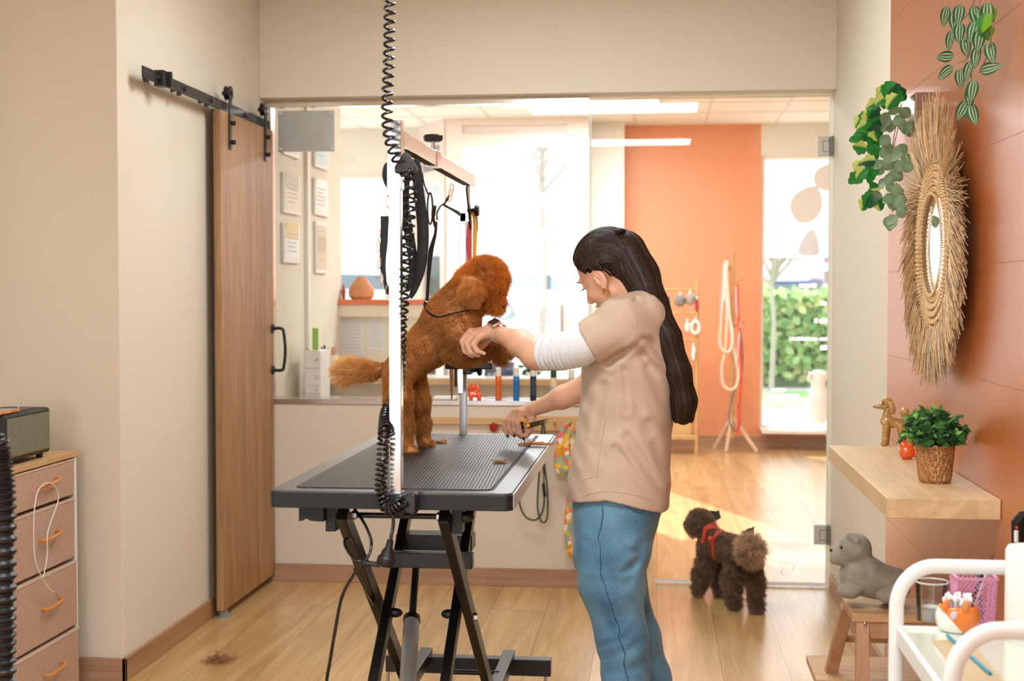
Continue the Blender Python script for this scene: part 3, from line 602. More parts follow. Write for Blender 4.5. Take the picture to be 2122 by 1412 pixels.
def nets(fn, lo, hi, h):
    lo = np.array(lo, float); hi = np.array(hi, float); n = np.ceil((hi-lo)/h).astype(int)+1
    ax = [(lo[i]+h*np.arange(n[i])).astype(np.float32) for i in range(3)]
    D = np.empty(tuple(n), np.float32)
    st = max(1, int(400000//(n[1]*n[2])))
    for i in range(0, n[0], st):
        g = np.stack(np.meshgrid(ax[0][i:i+st], ax[1], ax[2], indexing='ij'), -1).reshape(-1, 3)
        D[i:i+st] = fn(g).reshape(-1, n[1], n[2])
    S_ = D < 0
    c = np.zeros(tuple(n-1), np.int8)
    for i in (0, 1):
        for j in (0, 1):
            for k in (0, 1): c += S_[i:n[0]-1+i, j:n[1]-1+j, k:n[2]-1+k]
    cell = (c > 0) & (c < 8); idx = np.argwhere(cell); ID = -np.ones(cell.shape, int); ID[cell] = np.arange(len(idx))
    acc = np.zeros((len(idx), 3)); cnt = np.zeros(len(idx))
    cor = [(i, j, k) for i in (0, 1) for j in (0, 1) for k in (0, 1)]
    for a in cor:
        for axi in range(3):
            if a[axi]: continue
            b = list(a); b[axi] = 1
            da = D[idx[:, 0]+a[0], idx[:, 1]+a[1], idx[:, 2]+a[2]]; db = D[idx[:, 0]+b[0], idx[:, 1]+b[1], idx[:, 2]+b[2]]
            m = (da < 0) != (db < 0); t = np.where(m, da/np.where(m, da-db, 1), 0)
            p = np.array(a, float)[None]+np.zeros((len(idx), 1)); p[:, axi] += t
            acc += p*m[:, None]; cnt += m
    V = lo+h*(idx+acc/cnt[:, None]); Fs = []
    for axi in range(3):
        sl0 = [slice(None)]*3; sl1 = [slice(None)]*3; sl0[axi] = slice(0, -1); sl1[axi] = slice(1, None)
        m = S_[tuple(sl0)] != S_[tuple(sl1)]; e = np.argwhere(m)
        u, v = (axi+1) % 3, (axi+2) % 3
        ok = (e[:, u] > 0) & (e[:, v] > 0) & (e[:, u] < n[u]-1) & (e[:, v] < n[v]-1); e = e[ok]
        q = []
        for du, dv_ in ((1, 1), (0, 1), (0, 0), (1, 0)):
            k = e.copy(); k[:, u] -= du; k[:, v] -= dv_; q.append(ID[k[:, 0], k[:, 1], k[:, 2]])
        q = np.stack(q, 1); flip = ~S_[e[:, 0], e[:, 1], e[:, 2]]; q[flip] = q[flip][:, ::-1]; Fs.append(q)
    Fq = np.concatenate(Fs); Fq = Fq[(Fq >= 0).all(1)]
    return V, Fq
def np_mesh(name, V, Fq, mat, parent, colors=None, disp=None, k=4):
    V = np.asarray(V, float); c = (V.min(0)+V.max(0))/2
    me = bpy.data.meshes.new(name); nv, nf = len(V), len(Fq)
    me.vertices.add(nv); me.vertices.foreach_set('co', (V-c).astype(np.float32).ravel())
    me.loops.add(nf*k); me.loops.foreach_set('vertex_index', np.ascontiguousarray(Fq).astype(np.int32).ravel())
    me.polygons.add(nf); me.polygons.foreach_set('loop_start', np.arange(0, nf*k, k, dtype=np.int32))
    try: me.polygons.foreach_set('loop_total', np.full(nf, k, dtype=np.int32))
    except Exception: pass
    me.polygons.foreach_set('use_smooth', np.ones(nf, bool))
    me.update(calc_edges=True); me.validate()
    if colors is not None:
        a = me.color_attributes.new('tone', 'FLOAT_COLOR', 'POINT'); a.data.foreach_set('color', np.concatenate([colors, np.ones((nv, 1))], 1).astype(np.float32).ravel())
    return finish(name, me, c, mat, parent, smooth=False)
def sdf_mesh(name, parts, mat, parent, disp=None):
    Vs = []; Fs = []; b = 0
    for fn, lo, hi, h in parts:
        V, Fq = nets(fn, lo, hi, h); Vs.append(V); Fs.append(Fq+b); b += len(V)
    V = np.concatenate(Vs); Fq = np.concatenate(Fs)
    return np_mesh(name, V, Fq, mat, parent), V, Fq
def vnormals(V, Fq):
    n = np.cross(V[Fq[:, 2]]-V[Fq[:, 0]], V[Fq[:, 3]]-V[Fq[:, 1]]); N = np.zeros_like(V)
    for i in range(4): np.add.at(N, Fq[:, i], n)
    return N/np.maximum(np.linalg.norm(N, axis=1), 1e-12)[:, None]
def fur_mat(name, rough=.55):
    m = bpy.data.materials.new(name); m.use_nodes = True; N = m.node_tree.nodes; L = m.node_tree.links; b = N['Principled BSDF']
    a = N.new('ShaderNodeAttribute'); a.attribute_name = 'tone'; L.new(a.outputs['Color'], b.inputs['Base Color']); b.inputs['Roughness'].default_value = rough
    b.inputs['Specular IOR Level'].default_value = .25; b.inputs['Sheen Weight'].default_value = .15
    tr = N.new('ShaderNodeBsdfTranslucent'); L.new(a.outputs['Color'], tr.inputs[0]); mx = N.new('ShaderNodeMixShader'); mx.inputs[0].default_value = .35
    L.new(b.outputs[0], mx.inputs[1]); L.new(tr.outputs[0], mx.inputs[2]); L.new(mx.outputs[0], N['Material Output'].inputs[0])
    return m
def fur(name, V, Fq, count, lenf, colf, mat, parent, width=.0009, lean=None, curl=.35, seed=1):
    rs = np.random.RandomState(seed)
    A = np.linalg.norm(np.cross(V[Fq[:, 2]]-V[Fq[:, 0]], V[Fq[:, 3]]-V[Fq[:, 1]]), axis=1)
    f = rs.choice(len(Fq), count, p=A/A.sum()); u, v = rs.rand(2, count, 1)
    p = V[Fq[f, 0]]*(1-u)*(1-v)+V[Fq[f, 1]]*u*(1-v)+V[Fq[f, 2]]*u*v+V[Fq[f, 3]]*(1-u)*v
    VN = vnormals(V, Fq); n = VN[Fq[f, 0]]+VN[Fq[f, 2]]; n /= np.linalg.norm(n, axis=1)[:, None]
    ln = lenf(p); keep = ln > 0; p, n, ln = p[keep], n[keep], ln[keep]; k = len(p)
    ln = ln*(.65+.5*rs.rand(k))
    clump = np.stack([np.sin(p @ fl([170, 60, 90])+1.3), np.sin(p @ fl([40, 190, -80])), np.sin(p @ fl([-90, 70, 180])+2)], 1)*.30
    d = n+rs.normal(0, .28, (k, 3))+clump
    if lean is not None: d = d+lean(p)
    d /= np.linalg.norm(d, axis=1)[:, None]
    d2 = d+rs.normal(0, curl, (k, 3))+clump*.8+np.array([0, 0, -.18]); d2 /= np.linalg.norm(d2, axis=1)[:, None]
    w_ = np.cross(d, rs.normal(0, 1, (k, 3))); w_ /= np.linalg.norm(w_, axis=1)[:, None]; w_ *= width/2
    m = p+d*ln[:, None]*.55; t = m+d2*ln[:, None]*.5; p = p-n*.002
    VV = np.stack([p-w_, p+w_, m+w_*.85, m-w_*.85, t-w_*.25, t+w_*.25], 1).reshape(-1, 3)
    o = np.arange(k)[:, None]*6; FF = np.concatenate([o+[[0, 1, 2, 3]], o+[[3, 2, 5, 4]]])
    col = colf(p, rs); c6 = np.repeat(col, 6, 0)
    return np_mesh(name, VV, FF, mat, parent, colors=c6)
def linc(c): return np.array(lin(c)[:3])
# ================================================================ ORANGE POODLE ON THE TABLE
YDG = 4.0
def q(x, y, dy=0.0): return tuple(P(x, y, YDG+dy))
k_ = 1/696.0
def dog_fn(Q):
    d = s_rc(Q, q(938, 662), q(888, 716), 52*k_, 44*k_)
    U = lambda e, k=.03: smin(d, e, k)
    d = U(s_rc(Q, q(888, 716), q(848, 750), 44*k_, 36*k_), .02)
    d = U(s_rc(Q, q(848, 752), q(824, 768), 34*k_, 28*k_), .02)
    d = U(s_rc(Q, q(925, 655), q(975, 600), 44*k_, 40*k_), .03)             # neck
    d = U(s_rc(Q, q(958, 668, -.02), q(962, 690, -.02), 34*k_, 30*k_), .03) # chest
    d = U(s_rc(Q, q(948, 690, -.06), q(948, 722, -.07), 30*k_, 22*k_), .025) # near foreleg: upper arm, forearm, paw
    d = U(s_rc(Q, q(948, 724, -.07), q(985, 728, -.06), 22*k_, 17*k_), .02)
    d = U(s_rc(Q, q(985, 728, -.06), q(1030, 722, -.02), 15*k_, 13*k_), .015)
    d = U(s_rc(Q, q(1030, 722, -.02), q(1042, 736, -.02), 14*k_, 15*k_), .015)
    d = U(s_rc(Q, q(960, 695, .06), q(962, 735, .07), 26*k_, 16*k_), .025)
    d = U(s_rc(Q, q(962, 736, .07), q(1000, 735, .06), 16*k_, 11*k_), .02)
    d = U(s_rc(Q, q(824, 785, -.045), q(826, 830, -.06), 29*k_, 25*k_), .025) # near hind leg
    d = U(s_rc(Q, q(826, 830, -.06), q(838, 885, -.055), 24*k_, 17*k_), .02)
    d = U(s_rc(Q, q(838, 885, -.055), q(841, 932, -.075), 15*k_, 13*k_), .02)
    d = U(s_el(Q, q(848, 936, -.085), (16*k_, 15*k_, 9*k_)), .012)
    d = U(s_rc(Q, q(858, 785, .05), q(870, 835, .06), 26*k_, 19*k_), .02)     # far hind leg
    d = U(s_rc(Q, q(870, 835, .06), q(877, 880, .07), 18*k_, 13*k_), .02)
    d = U(s_rc(Q, q(877, 880, .07), q(878, 912, .07), 12*k_, 11*k_), .02)
    d = U(s_el(Q, q(885, 917, .06), (13*k_, 14*k_, 8*k_)), .012)
    h = s_el(Q, q(1006, 580), (43*k_, .064, 43*k_))
    h = smin(h, s_rc(Q, q(1012, 612), q(1027, 632), 25*k_, 16*k_, (1, .85, 1)), .02)
    h = smin(h, s_el(Q, q(986, 618), (26*k_, .045, 22*k_)), .02)
    d = smin(d, h, .02)
    for s in (-1, 1):
        e = s_el(Q, q(977, 603, s*.076), (22*k_, .016, 30*k_))
        d = smin(d, e, .008)
    t = s_rc(Q, q(806, 768), q(776, 768), 12*k_, 12*k_)
    t = smin(t, s_rc(Q, q(776, 768), q(728, 770), 13*k_, 17*k_), .015)
    return smin(d, t, .015)
dogt = thing('orange_poodle', q(855, 940, 0)[:2]+(TZ,), 'clipped apricot orange poodle standing on its hind legs on the grooming table', 'dog')
lo = q(700, 950, -.16); hi = q(1075, 515, .18)
furm = fur_mat('dog_fur')
skin_dog = M('apricot_undercoat', (200, 144, 88), .8, var=(30, (214, 158, 100)))
_, DV, DF = sdf_mesh('body', [(dog_fn, (lo[0]-.03, YDG-.16, TZ-.004), (hi[0]+.03, YDG+.18, hi[2]+.02), .0045)], skin_dog, dogt)
def xz(x, y): v = P(x, y, YDG); return np.array([v.x, v.z])
hc_, tc_, ec_ = xz(1006, 580), xz(745, 768), xz(980, 610)
def zone(p):
    dh = np.linalg.norm(p[:, [0, 2]]-hc_, axis=1); head = np.clip((.095-dh)/.02, 0, 1)
    head = np.maximum(head, np.clip((.055-np.linalg.norm(p[:, [0, 2]]-xz(1022, 630), axis=1))/.015, 0, 1))
    tail = np.clip((xz(785, 768)[0]-p[:, 0])/.02, 0, 1); tl = np.clip((xz(785, 768)[0]-p[:, 0])/.08, 0, 1)
    ear = ((np.abs(p[:, 1]-YDG) > .068) & (dh < .08)).astype(float)
    leg = np.clip((xz(800, 790)[1]-p[:, 2])/.03, 0, 1)
    fore = ((p[:, 0] > xz(930, 700)[0]) & (p[:, 2] < xz(930, 700)[1])).astype(float)
    return head, tail, ear, leg, fore, tl
def dlen(p):
    head, tail, ear, leg, fore, tl = zone(p)
    return .0075+.0115*head+.013*tail+.026*tl+.005*leg+.012*fore
c_body, c_head, c_ear, c_tail, c_dark = linc((206, 142, 70)), linc((226, 146, 56)), linc((230, 176, 106)), linc((240, 196, 130)), linc((190, 126, 62))
def dcol(p, rs):
    head, tail, ear, leg, fore, tl = zone(p); c = c_body+(c_head-c_body)*head[:, None]; c = c+(c_ear-c)*(ear*.6)[:, None]; c = c+(c_tail-c)*(tl*.9)[:, None]
    c = c+(c_dark-c)*(fore*.35)[:, None]
    nz = .5+.5*np.sin(p @ fl([31, 17, 23])+2*np.sin(p @ fl([12, 25, -19]))); c = c*(.88+.22*nz[:, None])
    return c*(.75+.45*rs.rand(len(p), 1))
def dlean(p):
    head, tail, ear, leg, fore, tl = zone(p)
    out = np.zeros_like(p); out[:, 0] -= 1.4*tail; out[:, 2] -= .9*leg+1.1*ear+.3*(1-head)*(1-tail)
    out[:, 0] -= .3*(1-head)*(1-tail)
    return out
fur('fur', DV, DF, 150000, dlen, dcol, furm, dogt, .0011, dlean)
MB().ell(P(1044, 634, YDG), (.007, .011, .009)).build('nose', M('dog_nose', (30, 22, 20), .25), dogt)
for s in (-1, 1): MB().ell(P(1036, 607, YDG+s*.034), (.005, .005, .005)).build('eye', M('dog_eye', (14, 10, 8), .08, coat=1), dogt)
# loose clippings
def clippings(name, c, n, sp, lab, col, z, cat='hair clippings'):
    t = MB(); rs = random.Random(5)
    V = []; Fq = []; cs = []
    for i in range(n):
        x = c[0]+rs.gauss(0, sp[0]); y = c[1]+rs.gauss(0, sp[1]); a = rs.random()*6.28; L0 = .006+.012*rs.random(); zz = z+abs(rs.gauss(0, sp[2]))
        dx, dy = cos(a)*L0, sin(a)*L0; nx, ny = -sin(a)*.0006, cos(a)*.0006; b = len(V)
        V += [(x-nx, y-ny, zz), (x+nx, y+ny, zz), (x+dx+nx, y+dy+ny, zz+.002+rs.random()*.004), (x+dx-nx, y+dy-ny, zz+.001)]; Fq.append((b, b+1, b+2, b+3)); cs += [linc(col)*(.7+.5*rs.random())]*4
    o = np_mesh(name, np.array(V), np.array(Fq), furm, None, colors=np.array(cs)); tag(o, lab, cat, kind='stuff'); return o
a = PZ(1112, 925, TZ); 
clippings('fur_clippings', (a.x, a.y), 500, (.022, .008, .003), 'orange fur clippings by the right rim of the grooming table', (222, 160, 100), TZ+.0028)
a = PZ(912, 920, TZ); clippings('fur_clippings', (a.x, a.y), 140, (.009, .007, .003), 'small orange fur tuft on the table beside the dog\'s far paw', (222, 160, 100), TZ+.0028)
a = PZ(1036, 962, TZ); clippings('fur_clippings', (a.x, a.y), 90, (.008, .006, .003), 'small fur tuft near the middle of the ribbed table mat', (200, 150, 100), TZ+.0028)
a = PZ(455, 1371, 0); clippings('fur_clippings', (a.x, a.y), 500, (.025, .03, .006), 'brown fur tuft lying on the wood floor near the wall', (170, 122, 84), .002)
# ================================================================ BROWN POODLE ON THE FLOOR
kb = 1/470.0
def b_(x, y, Y): return tuple(P(x, y, Y))
def bdog(Q):
    d = s_rc(Q, b_(1476, 1128, 5.98), b_(1540, 1144, 5.80), 25*kb, 24*kb)
    U = lambda e, k=.03: smin(d, e, k)
    d = U(s_rc(Q, b_(1478, 1122, 5.98), b_(1464, 1096, 6.02), 20*kb, 15*kb))
    d = U(s_el(Q, b_(1450, 1080, 6.03), (23*kb, .055, 22*kb)), .02)
    d = U(s_rc(Q, b_(1440, 1082, 6.06), b_(1430, 1090, 6.10), 12*kb, 10*kb), .02)
    d = U(s_el(Q, b_(1437, 1094, 5.985), (12*kb, .014, 19*kb)), .01)
    d = U(s_el(Q, b_(1470, 1090, 6.09), (12*kb, .014, 17*kb)), .01)
    d = U(s_rc(Q, b_(1466, 1142, 5.96), b_(1456, 1190, 6.0), 16*kb, 14*kb))
    d = U(s_rc(Q, b_(1456, 1190, 6.0), b_(1447, 1222, 6.03), 13*kb, 9*kb), .02)
    d = U(s_rc(Q, b_(1488, 1150, 6.06), b_(1491, 1230, 6.04), 12*kb, 8*kb))
    d = U(s_rc(Q, b_(1528, 1155, 5.83), b_(1517, 1205, 5.80), 20*kb, 14*kb))
    d = U(s_rc(Q, b_(1517, 1205, 5.80), b_(1521, 1252, 5.79), 13*kb, 10*kb), .02)
    d = U(s_rc(Q, b_(1556, 1155, 5.80), b_(1565, 1210, 5.77), 18*kb, 12*kb))
    d = U(s_rc(Q, b_(1565, 1210, 5.77), b_(1568, 1262, 5.745), 12*kb, 10*kb), .02)
    t = s_rc(Q, b_(1548, 1130, 5.76), b_(1553, 1132, 5.70), 10*kb, 15*kb)
    t = smin(t, s_el(Q, b_(1556, 1145, 5.69), (17*kb, .035, 20*kb)), .02)
    return smin(d, t, .015)
bt = thing('brown_poodle', (.33, 5.9, 0), 'chocolate brown poodle in a red harness walking towards the glass door', 'dog')
_, BV, BF = sdf_mesh('body', [(bdog, (.0, 5.6, -.004), (.58, 6.18, .48), .006)], M('brown_undercoat', (100, 78, 62), .9), bt)
tcc = np.array(b_(1556, 1142, 5.69))
def btail(p): return np.clip((.085-np.linalg.norm(p-tcc, axis=1))/.03, 0, 1)
def hpos(x, y, Y): return np.array(b_(x, y, Y))
def bl(p): 
    tl = btail(p); leg = np.clip((.2-p[:, 2])/.05, 0, 1)
    return .018+.024*tl+.008*leg
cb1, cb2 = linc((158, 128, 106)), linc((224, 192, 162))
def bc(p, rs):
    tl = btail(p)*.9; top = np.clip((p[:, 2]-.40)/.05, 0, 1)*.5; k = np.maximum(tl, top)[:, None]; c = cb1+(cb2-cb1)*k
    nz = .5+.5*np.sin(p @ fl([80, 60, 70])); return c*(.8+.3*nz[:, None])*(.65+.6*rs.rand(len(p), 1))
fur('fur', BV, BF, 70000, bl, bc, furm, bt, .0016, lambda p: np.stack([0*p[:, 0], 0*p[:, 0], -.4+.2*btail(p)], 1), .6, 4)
red = M('harness_red', (196, 60, 30), .6, bump=(300, .2))
hm = MB(); 
def wrapf(fn, pts, off):             # lay a curve on the coat surface
    out = []
    sp = np.array([tuple(v) for v in pts], np.float32)
    for _ in range(12):
        e = .002; d = fn(sp)-off
        g_ = np.stack([fn(sp+fl([e, 0, 0])), fn(sp+fl([0, e, 0])), fn(sp+fl([0, 0, e]))], 1)-fn(sp)[:, None]
        g_ /= np.maximum(np.linalg.norm(g_, axis=1), 1e-9)[:, None]; sp = sp-g_*d[:, None]*.8
    return [Vector(v.tolist()) for v in sp], [Vector(v.tolist()) for v in g_]
def onsurf(fn, pts, off, w, name, mat, par, n=6):
    P_, G_ = wrapf(fn, spline(pts, n), off); rings = []
    for i in range(len(P_)):
        T = (P_[min(i+1, len(P_)-1)]-P_[max(i-1, 0)]).normalized(); U2 = G_[i]; B = T.cross(U2).normalized()*w/2
        rings.append([P_[i]+B+U2*.003, P_[i]-B+U2*.003, P_[i]-B-U2*.003, P_[i]+B-U2*.003])
    return MB().loft(rings).build(name, mat, par)
hr = thing('dog_harness', b_(1470, 1110, 6.0), 'red fabric harness worn by the brown poodle', 'harness')
bpy.data.objects.remove(hr)
onsurf(bdog, [P(1452, 1126, 5.92), P(1453, 1108, 5.93), P(1462, 1096, 5.96), P(1480, 1092, 6.02), P(1492, 1100, 6.06)], .010, .02, 'harness_collar', red, bt)
onsurf(bdog, [P(1497, 1102, 5.95), P(1484, 1110, 5.90), P(1472, 1120, 5.88), P(1470, 1140, 5.86), P(1474, 1160, 5.88), P(1480, 1172, 5.9)], .010, .021, 'harness_girth', red, bt)
onsurf(bdog, [P(1468, 1096, 5.97), P(1484, 1097, 5.97), P(1497, 1102, 5.95)], .011, .024, 'harness_back_strap', red, bt)
MB().ell(P(1472, 1117, 5.865), (.012, .008, .011)).build('harness_buckle', M('red_buckle', (214, 70, 40), .35), bt)
# ================================================================ PERSON
kp = 1/740.0
E0 = P(1268, 568, 3.84)
def nrm(v): return Vector(v).normalized()
ya = radians(30); U_ = nrm((-.54, 0, .84)); f0 = Vector((-.84, 0, -.54)); F_ = (f0*cos(ya)+Vector((0, 1, 0))*sin(ya)).normalized(); L_c = U_.cross(F_)
def hp(a, b, c=0.0): return tuple(E0+F_*a+U_*b+L_c*c)
RH = np.array([tuple(F_), tuple(L_c), tuple(U_)]).T      # world -> head axes (a, c, b)
def sh_el(Q, a, b, c, ra, rb, rcc): return s_el(Q, hp(a, b, c), (ra, rcc, rb), RH)
def head_fn(Q):
    d = sh_el(Q, -.008, .042, 0, .092, .080, .073)
    d = smin(d, sh_el(Q, .030, -.015, 0, .060, .075, .060), .02)
    d = smin(d, sh_el(Q, .022, -.045, 0, .052, .045, .050), .02)
    d = smin(d, s_rc(Q, hp(.072, -.088), hp(.060, -.082), .013, .02), .02)
    for s in (-1, 1):
        d = smin(d, s_rc(Q, hp(.0, -.045, s*.048), hp(.066, -.084, s*.012), .013, .014), .02)
        d = smin(d, sh_el(Q, .058, -.022, s*.036, .026, .022, .020), .012)      # cheek
        d = smax(d, -sh_el(Q, .098, .014, s*.032, .016, .011, .017), .012)      # eye socket
        d = smin(d, sh_el(Q, .068, .012, s*.031, .0155, .0125, .0145), .004)    # lid
    d = smin(d, sh_el(Q, .080, .031, 0, .014, .010, .042), .012)                # brow
    d = smin(d, s_rc(Q, hp(.089, .006), hp(.112, -.030), .006, .0075), .008)    # nose
    d = smin(d, sh_el(Q, .102, -.036, 0, .010, .006, .014), .005)
    for s in (-1, 1): d = smax(d, -sh_el(Q, .104, -.043, s*.006, .005, .004, .0032), .002)
    d = smin(d, sh_el(Q, .082, -.056, 0, .014, .012, .024), .008)
    d = smin(d, sh_el(Q, .0935, -.0545, 0, .0065, .0042, .019), .003)
    d = smin(d, sh_el(Q, .091, -.0645, 0, .0068, .0048, .017), .003)
    d = smax(d, -sh_el(Q, .100, -.0592, 0, .010, .0012, .022), .002)
    for s in (-1, 1):                                                        # ear
        e = sh_el(Q, -.004, .006, s*.074, .019, .031, .0075)
        e = smax(e, -sh_el(Q, -.002, .011, s*.0845, .0115, .018, .0085), .003)
        e = smin(e, sh_el(Q, .006, -.006, s*.075, .005, .007, .005), .003)
        e = smin(e, s_rc(Q, hp(.0, .022, s*.0775), hp(-.012, -.008, s*.0775), .0022, .0022), .003)
        e = smin(e, sh_el(Q, .0, -.022, s*.0735, .008, .009, .0045), .004)
        d = smin(d, e, .005)
    return d
NB = P(1338, 640, 3.83)
def neck_fn(Q): return smin(s_rc(Q, hp(-.030, -.010), tuple(NB), .050, .056), s_rc(Q, hp(.025, -.06), tuple(P(1292, 655, 3.83)), .03, .045), .03)
# arms and hands ------------------------------------------------
ES, WS = P(1112, 733, 3.70), P(1030, 690, 3.86)
def q2(x, y, Y): return tuple(P(x, y, Y))
def finger(Q, pts, rs, k=.003):
    d = None
    for a, b, r0, r1 in zip(pts[:-1], pts[1:], rs[:-1], rs[1:]):
        e = s_rc(Q, a, b, r0, r1); d = e if d is None else smin(d, e, k)
    return d
def larm_fn(Q):
    d = s_rc(Q, q2(1225, 710, 3.67), q2(1150, 725, 3.69), 28*kp, 28*kp); d = smin(d, s_rc(Q, q2(1150, 725, 3.69), tuple(ES), 28*kp, 30*kp), .01)
    d = smin(d, s_rc(Q, tuple(ES), q2(1078, 711, 3.76), 33*kp, 27*kp), .02)
    d = smin(d, s_rc(Q, q2(1078, 711, 3.76), tuple(WS), 26*kp, 16.5*kp), .02)
    return d
def lhand_fn(Q):
    d = s_rc(Q, tuple(WS), q2(1016, 686, 3.865), .0235, .022, (1, .85, 1))
    W = 3.875
    for (x, y, dy) in ((976, 688, .030), (978, 690, .010), (984, 694, -.010), (993, 699, -.026)):
        d = smin(d, s_rc(Q, q2(1018, 688, W+dy*.55), q2(x, y, W+dy), .0155, .0115), .012)
    fs = [((976, 688, .030), (958, 704, .034), (957, 722, .034), (970, 735, .03)),
          ((978, 690, .010), (959, 708, .012), (964, 728, .008), (979, 738, .004)),
          ((984, 694, -.010), (968, 712, -.014), (976, 730, -.018), (991, 737, -.016)),
          ((993, 699, -.026), (981, 715, -.032), (989, 728, -.034), (1003, 733, -.03))]
    for f in fs:
        e = finger(Q, [q2(x, y, W+dy) for x, y, dy in f], [.0112, .0098, .0086, .0068] if f is not fs[3] else [.0098, .0086, .0074, .006])
        d = smin(d, e, .004)
    t = finger(Q, [q2(1012, 700, W+.03), q2(998, 716, W+.038), q2(982, 726, W+.034), q2(970, 730, W+.02)], [.014, .0125, .0105, .0085])
    return smin(d, t, .006)
WR = P(1108, 848, 4.06)
def rarm_fn(Q):
    d = s_rc(Q, q2(1290, 690, 4.0), q2(1236, 795, 4.0), 40*kp, 34*kp)
    d = smin(d, s_rc(Q, q2(1236, 795, 4.0), q2(1165, 824, 4.02), 33*kp, 24*kp), .02)
    return smin(d, s_rc(Q, q2(1165, 824, 4.02), tuple(WR), 23*kp, 15.5*kp), .02)
def rhand_fn(Q):
    W = 4.08
    d = s_rc(Q, tuple(WR), q2(1097, 853, 4.07), .0225, .021)
    for (x, y, dy) in ((1064, 857, .03), (1068, 853, .014), (1076, 852, -.004), (1083, 856, -.020)):
        d = smin(d, s_rc(Q, q2(1098, 853, W+dy*.5), q2(x, y, W+dy), .0155, .011), .012)
    fs = [((1062, 860, .032), (1047, 873, .034), (1046, 890, .03), (1052, 902, .026)),
          ((1068, 855, .014), (1056, 872, .012), (1056, 891, .008), (1064, 901, .006)),
          ((1076, 853, -.004), (1065, 874, -.010), (1067, 893, -.012), (1076, 903, -.010)),
          ((1083, 856, -.020), (1074, 878, -.030), (1076, 897, -.030), (1084, 907, -.026))]
    for f in fs:
        e = finger(Q, [q2(x, y, W+dy) for x, y, dy in f], [.0115, .0098, .0086, .0066] if f is not fs[0] else [.0098, .0086, .0074, .0058])
        d = smin(d, e, .0035)
    t = finger(Q, [q2(1102, 862, W-.018), q2(1099, 880, W-.03), q2(1096, 894, W-.032), q2(1090, 904, W-.03)], [.015, .0125, .0108, .0086])
    return smin(d, t, .006)
# torso, hips, legs: rows give height, centre, half sizes -------
def row(y, x0, x1, hy, Yc=3.83):
    a, b = P(x0, y, Yc), P(x1, y, Yc); return (a.z, (a.x+b.x)/2, Yc, (b.x-a.x)/2, hy)
T_ROWS = [row(602, 1318, 1368, .07), row(615, 1290, 1388, .12), row(635, 1262, 1390, .155), row(665, 1232, 1394, .170), row(700, 1214, 1396, .172),
          row(760, 1206, 1402, .164), row(830, 1203, 1398, .155), row(880, 1196, 1394, .150), row(940, 1184, 1390, .158), row(1000, 1176, 1390, .168), row(1040, 1173, 1388, .172), row(1072, 1170, 1380, .174)]
zc2 = P(1290, 1010, 3.83).z
def torso_fn(Q): return s_stack(Q, T_ROWS)
J_ROWS = [row(960, 1200, 1376, .14), row(1000, 1194, 1378, .152), row(1050, 1186, 1375, .160), row(1100, 1188, 1358, .165), row(1135, 1190, 1352, .166), row(1160, 1194, 1344, .16)]
def legs_fn(Q, e=0.0):
    d = s_stack(Q, J_ROWS)
    n = s_rc(Q, q2(1264, 1150, 3.755), q2(1268, 1210, 3.75), 72*kp, 66*kp)
    n = smin(n, s_rc(Q, q2(1268, 1210, 3.75), q2(1290, 1330, 3.745), 64*kp, 49*kp), .03)
    n = smin(n, s_rc(Q, q2(1290, 1330, 3.745), q2(1297, 1400, 3.75), 49*kp, 46*kp), .03)
    n = smin(n, s_rc(Q, q2(1297, 1400, 3.75), q2(1310, 1560, 3.76), 46*kp, 42*kp), .03)
    f = s_rc(Q, q2(1266, 1150, 3.91), q2(1280, 1215, 3.92), 70*kp, 62*kp)
    f = smin(f, s_rc(Q, q2(1280, 1215, 3.92), q2(1322, 1325, 3.93), 58*kp, 47*kp), .03)
    f = smin(f, s_rc(Q, q2(1322, 1325, 3.93), q2(1346, 1412, 3.94), 47*kp, 45*kp), .03)
    f = smin(f, s_rc(Q, q2(1346, 1412, 3.94), q2(1366, 1545, 3.95), 45*kp, 40*kp), .03)
    return smin(d, smin(n, f, .004), .03)
def body_core(Q): return smin(smax(torso_fn(Q)+.018, zc2-Q[:, 2], .01), legs_fn(Q)+.014, .012)
def body_fn(Q):
    d = smin(body_core(Q), neck_fn(Q), .02); d = smin(d, head_fn(Q), .012)
    d = smin(d, larm_fn(Q), .02); d = smin(d, lhand_fn(Q), .008); d = smin(d, rarm_fn(Q), .02); return smin(d, rhand_fn(Q), .008)
def headneck(Q): return smin(head_fn(Q), neck_fn(Q), .018)
def larm(Q): return smin(larm_fn(Q), lhand_fn(Q), .008)
def rarm(Q): return smin(rarm_fn(Q), rhand_fn(Q), .008)
def skin_mat():
    m = M('skin', (232, 184, 152), .46, bump=(420, .05), var=(14, (226, 170, 140)), sss=.12, spec=.4); return m
pr = thing('person', (P(1290, 1600, 3.83).x, 3.83, 0), 'person in a beige tunic and blue jeans bending over to groom the orange poodle', 'person')
def bb(pts, m):
    a = np.array([tuple(p) for p in pts]); return a.min(0)-m, a.max(0)+m
hl, hh = bb([hp(.12, 0), hp(-.1, .1), hp(0, .13), hp(0, 0, .08), hp(0, 0, -.08), NB, hp(.1, -.1)], .03)
l1, h1 = bb([WS, P(1000, 690, 3.875), q2(957, 740, 3.875), q2(957, 680, 3.9)], .05)
l2, h2 = bb([ES, WS, q2(1215, 712, 3.665)], .07)
r1, rh1 = bb([WR, q2(1046, 905, 4.08), q2(1064, 850, 4.08)], .05)
r2, rh2 = bb([WR, q2(1236, 795, 4.0), q2(1290, 690, 4.0)], .06)
l2[0] = WS[0]-.002; r2[0] = WR[0]-.002; h1[0] = WS[0]+.004; rh1[0] = WR[0]+.004
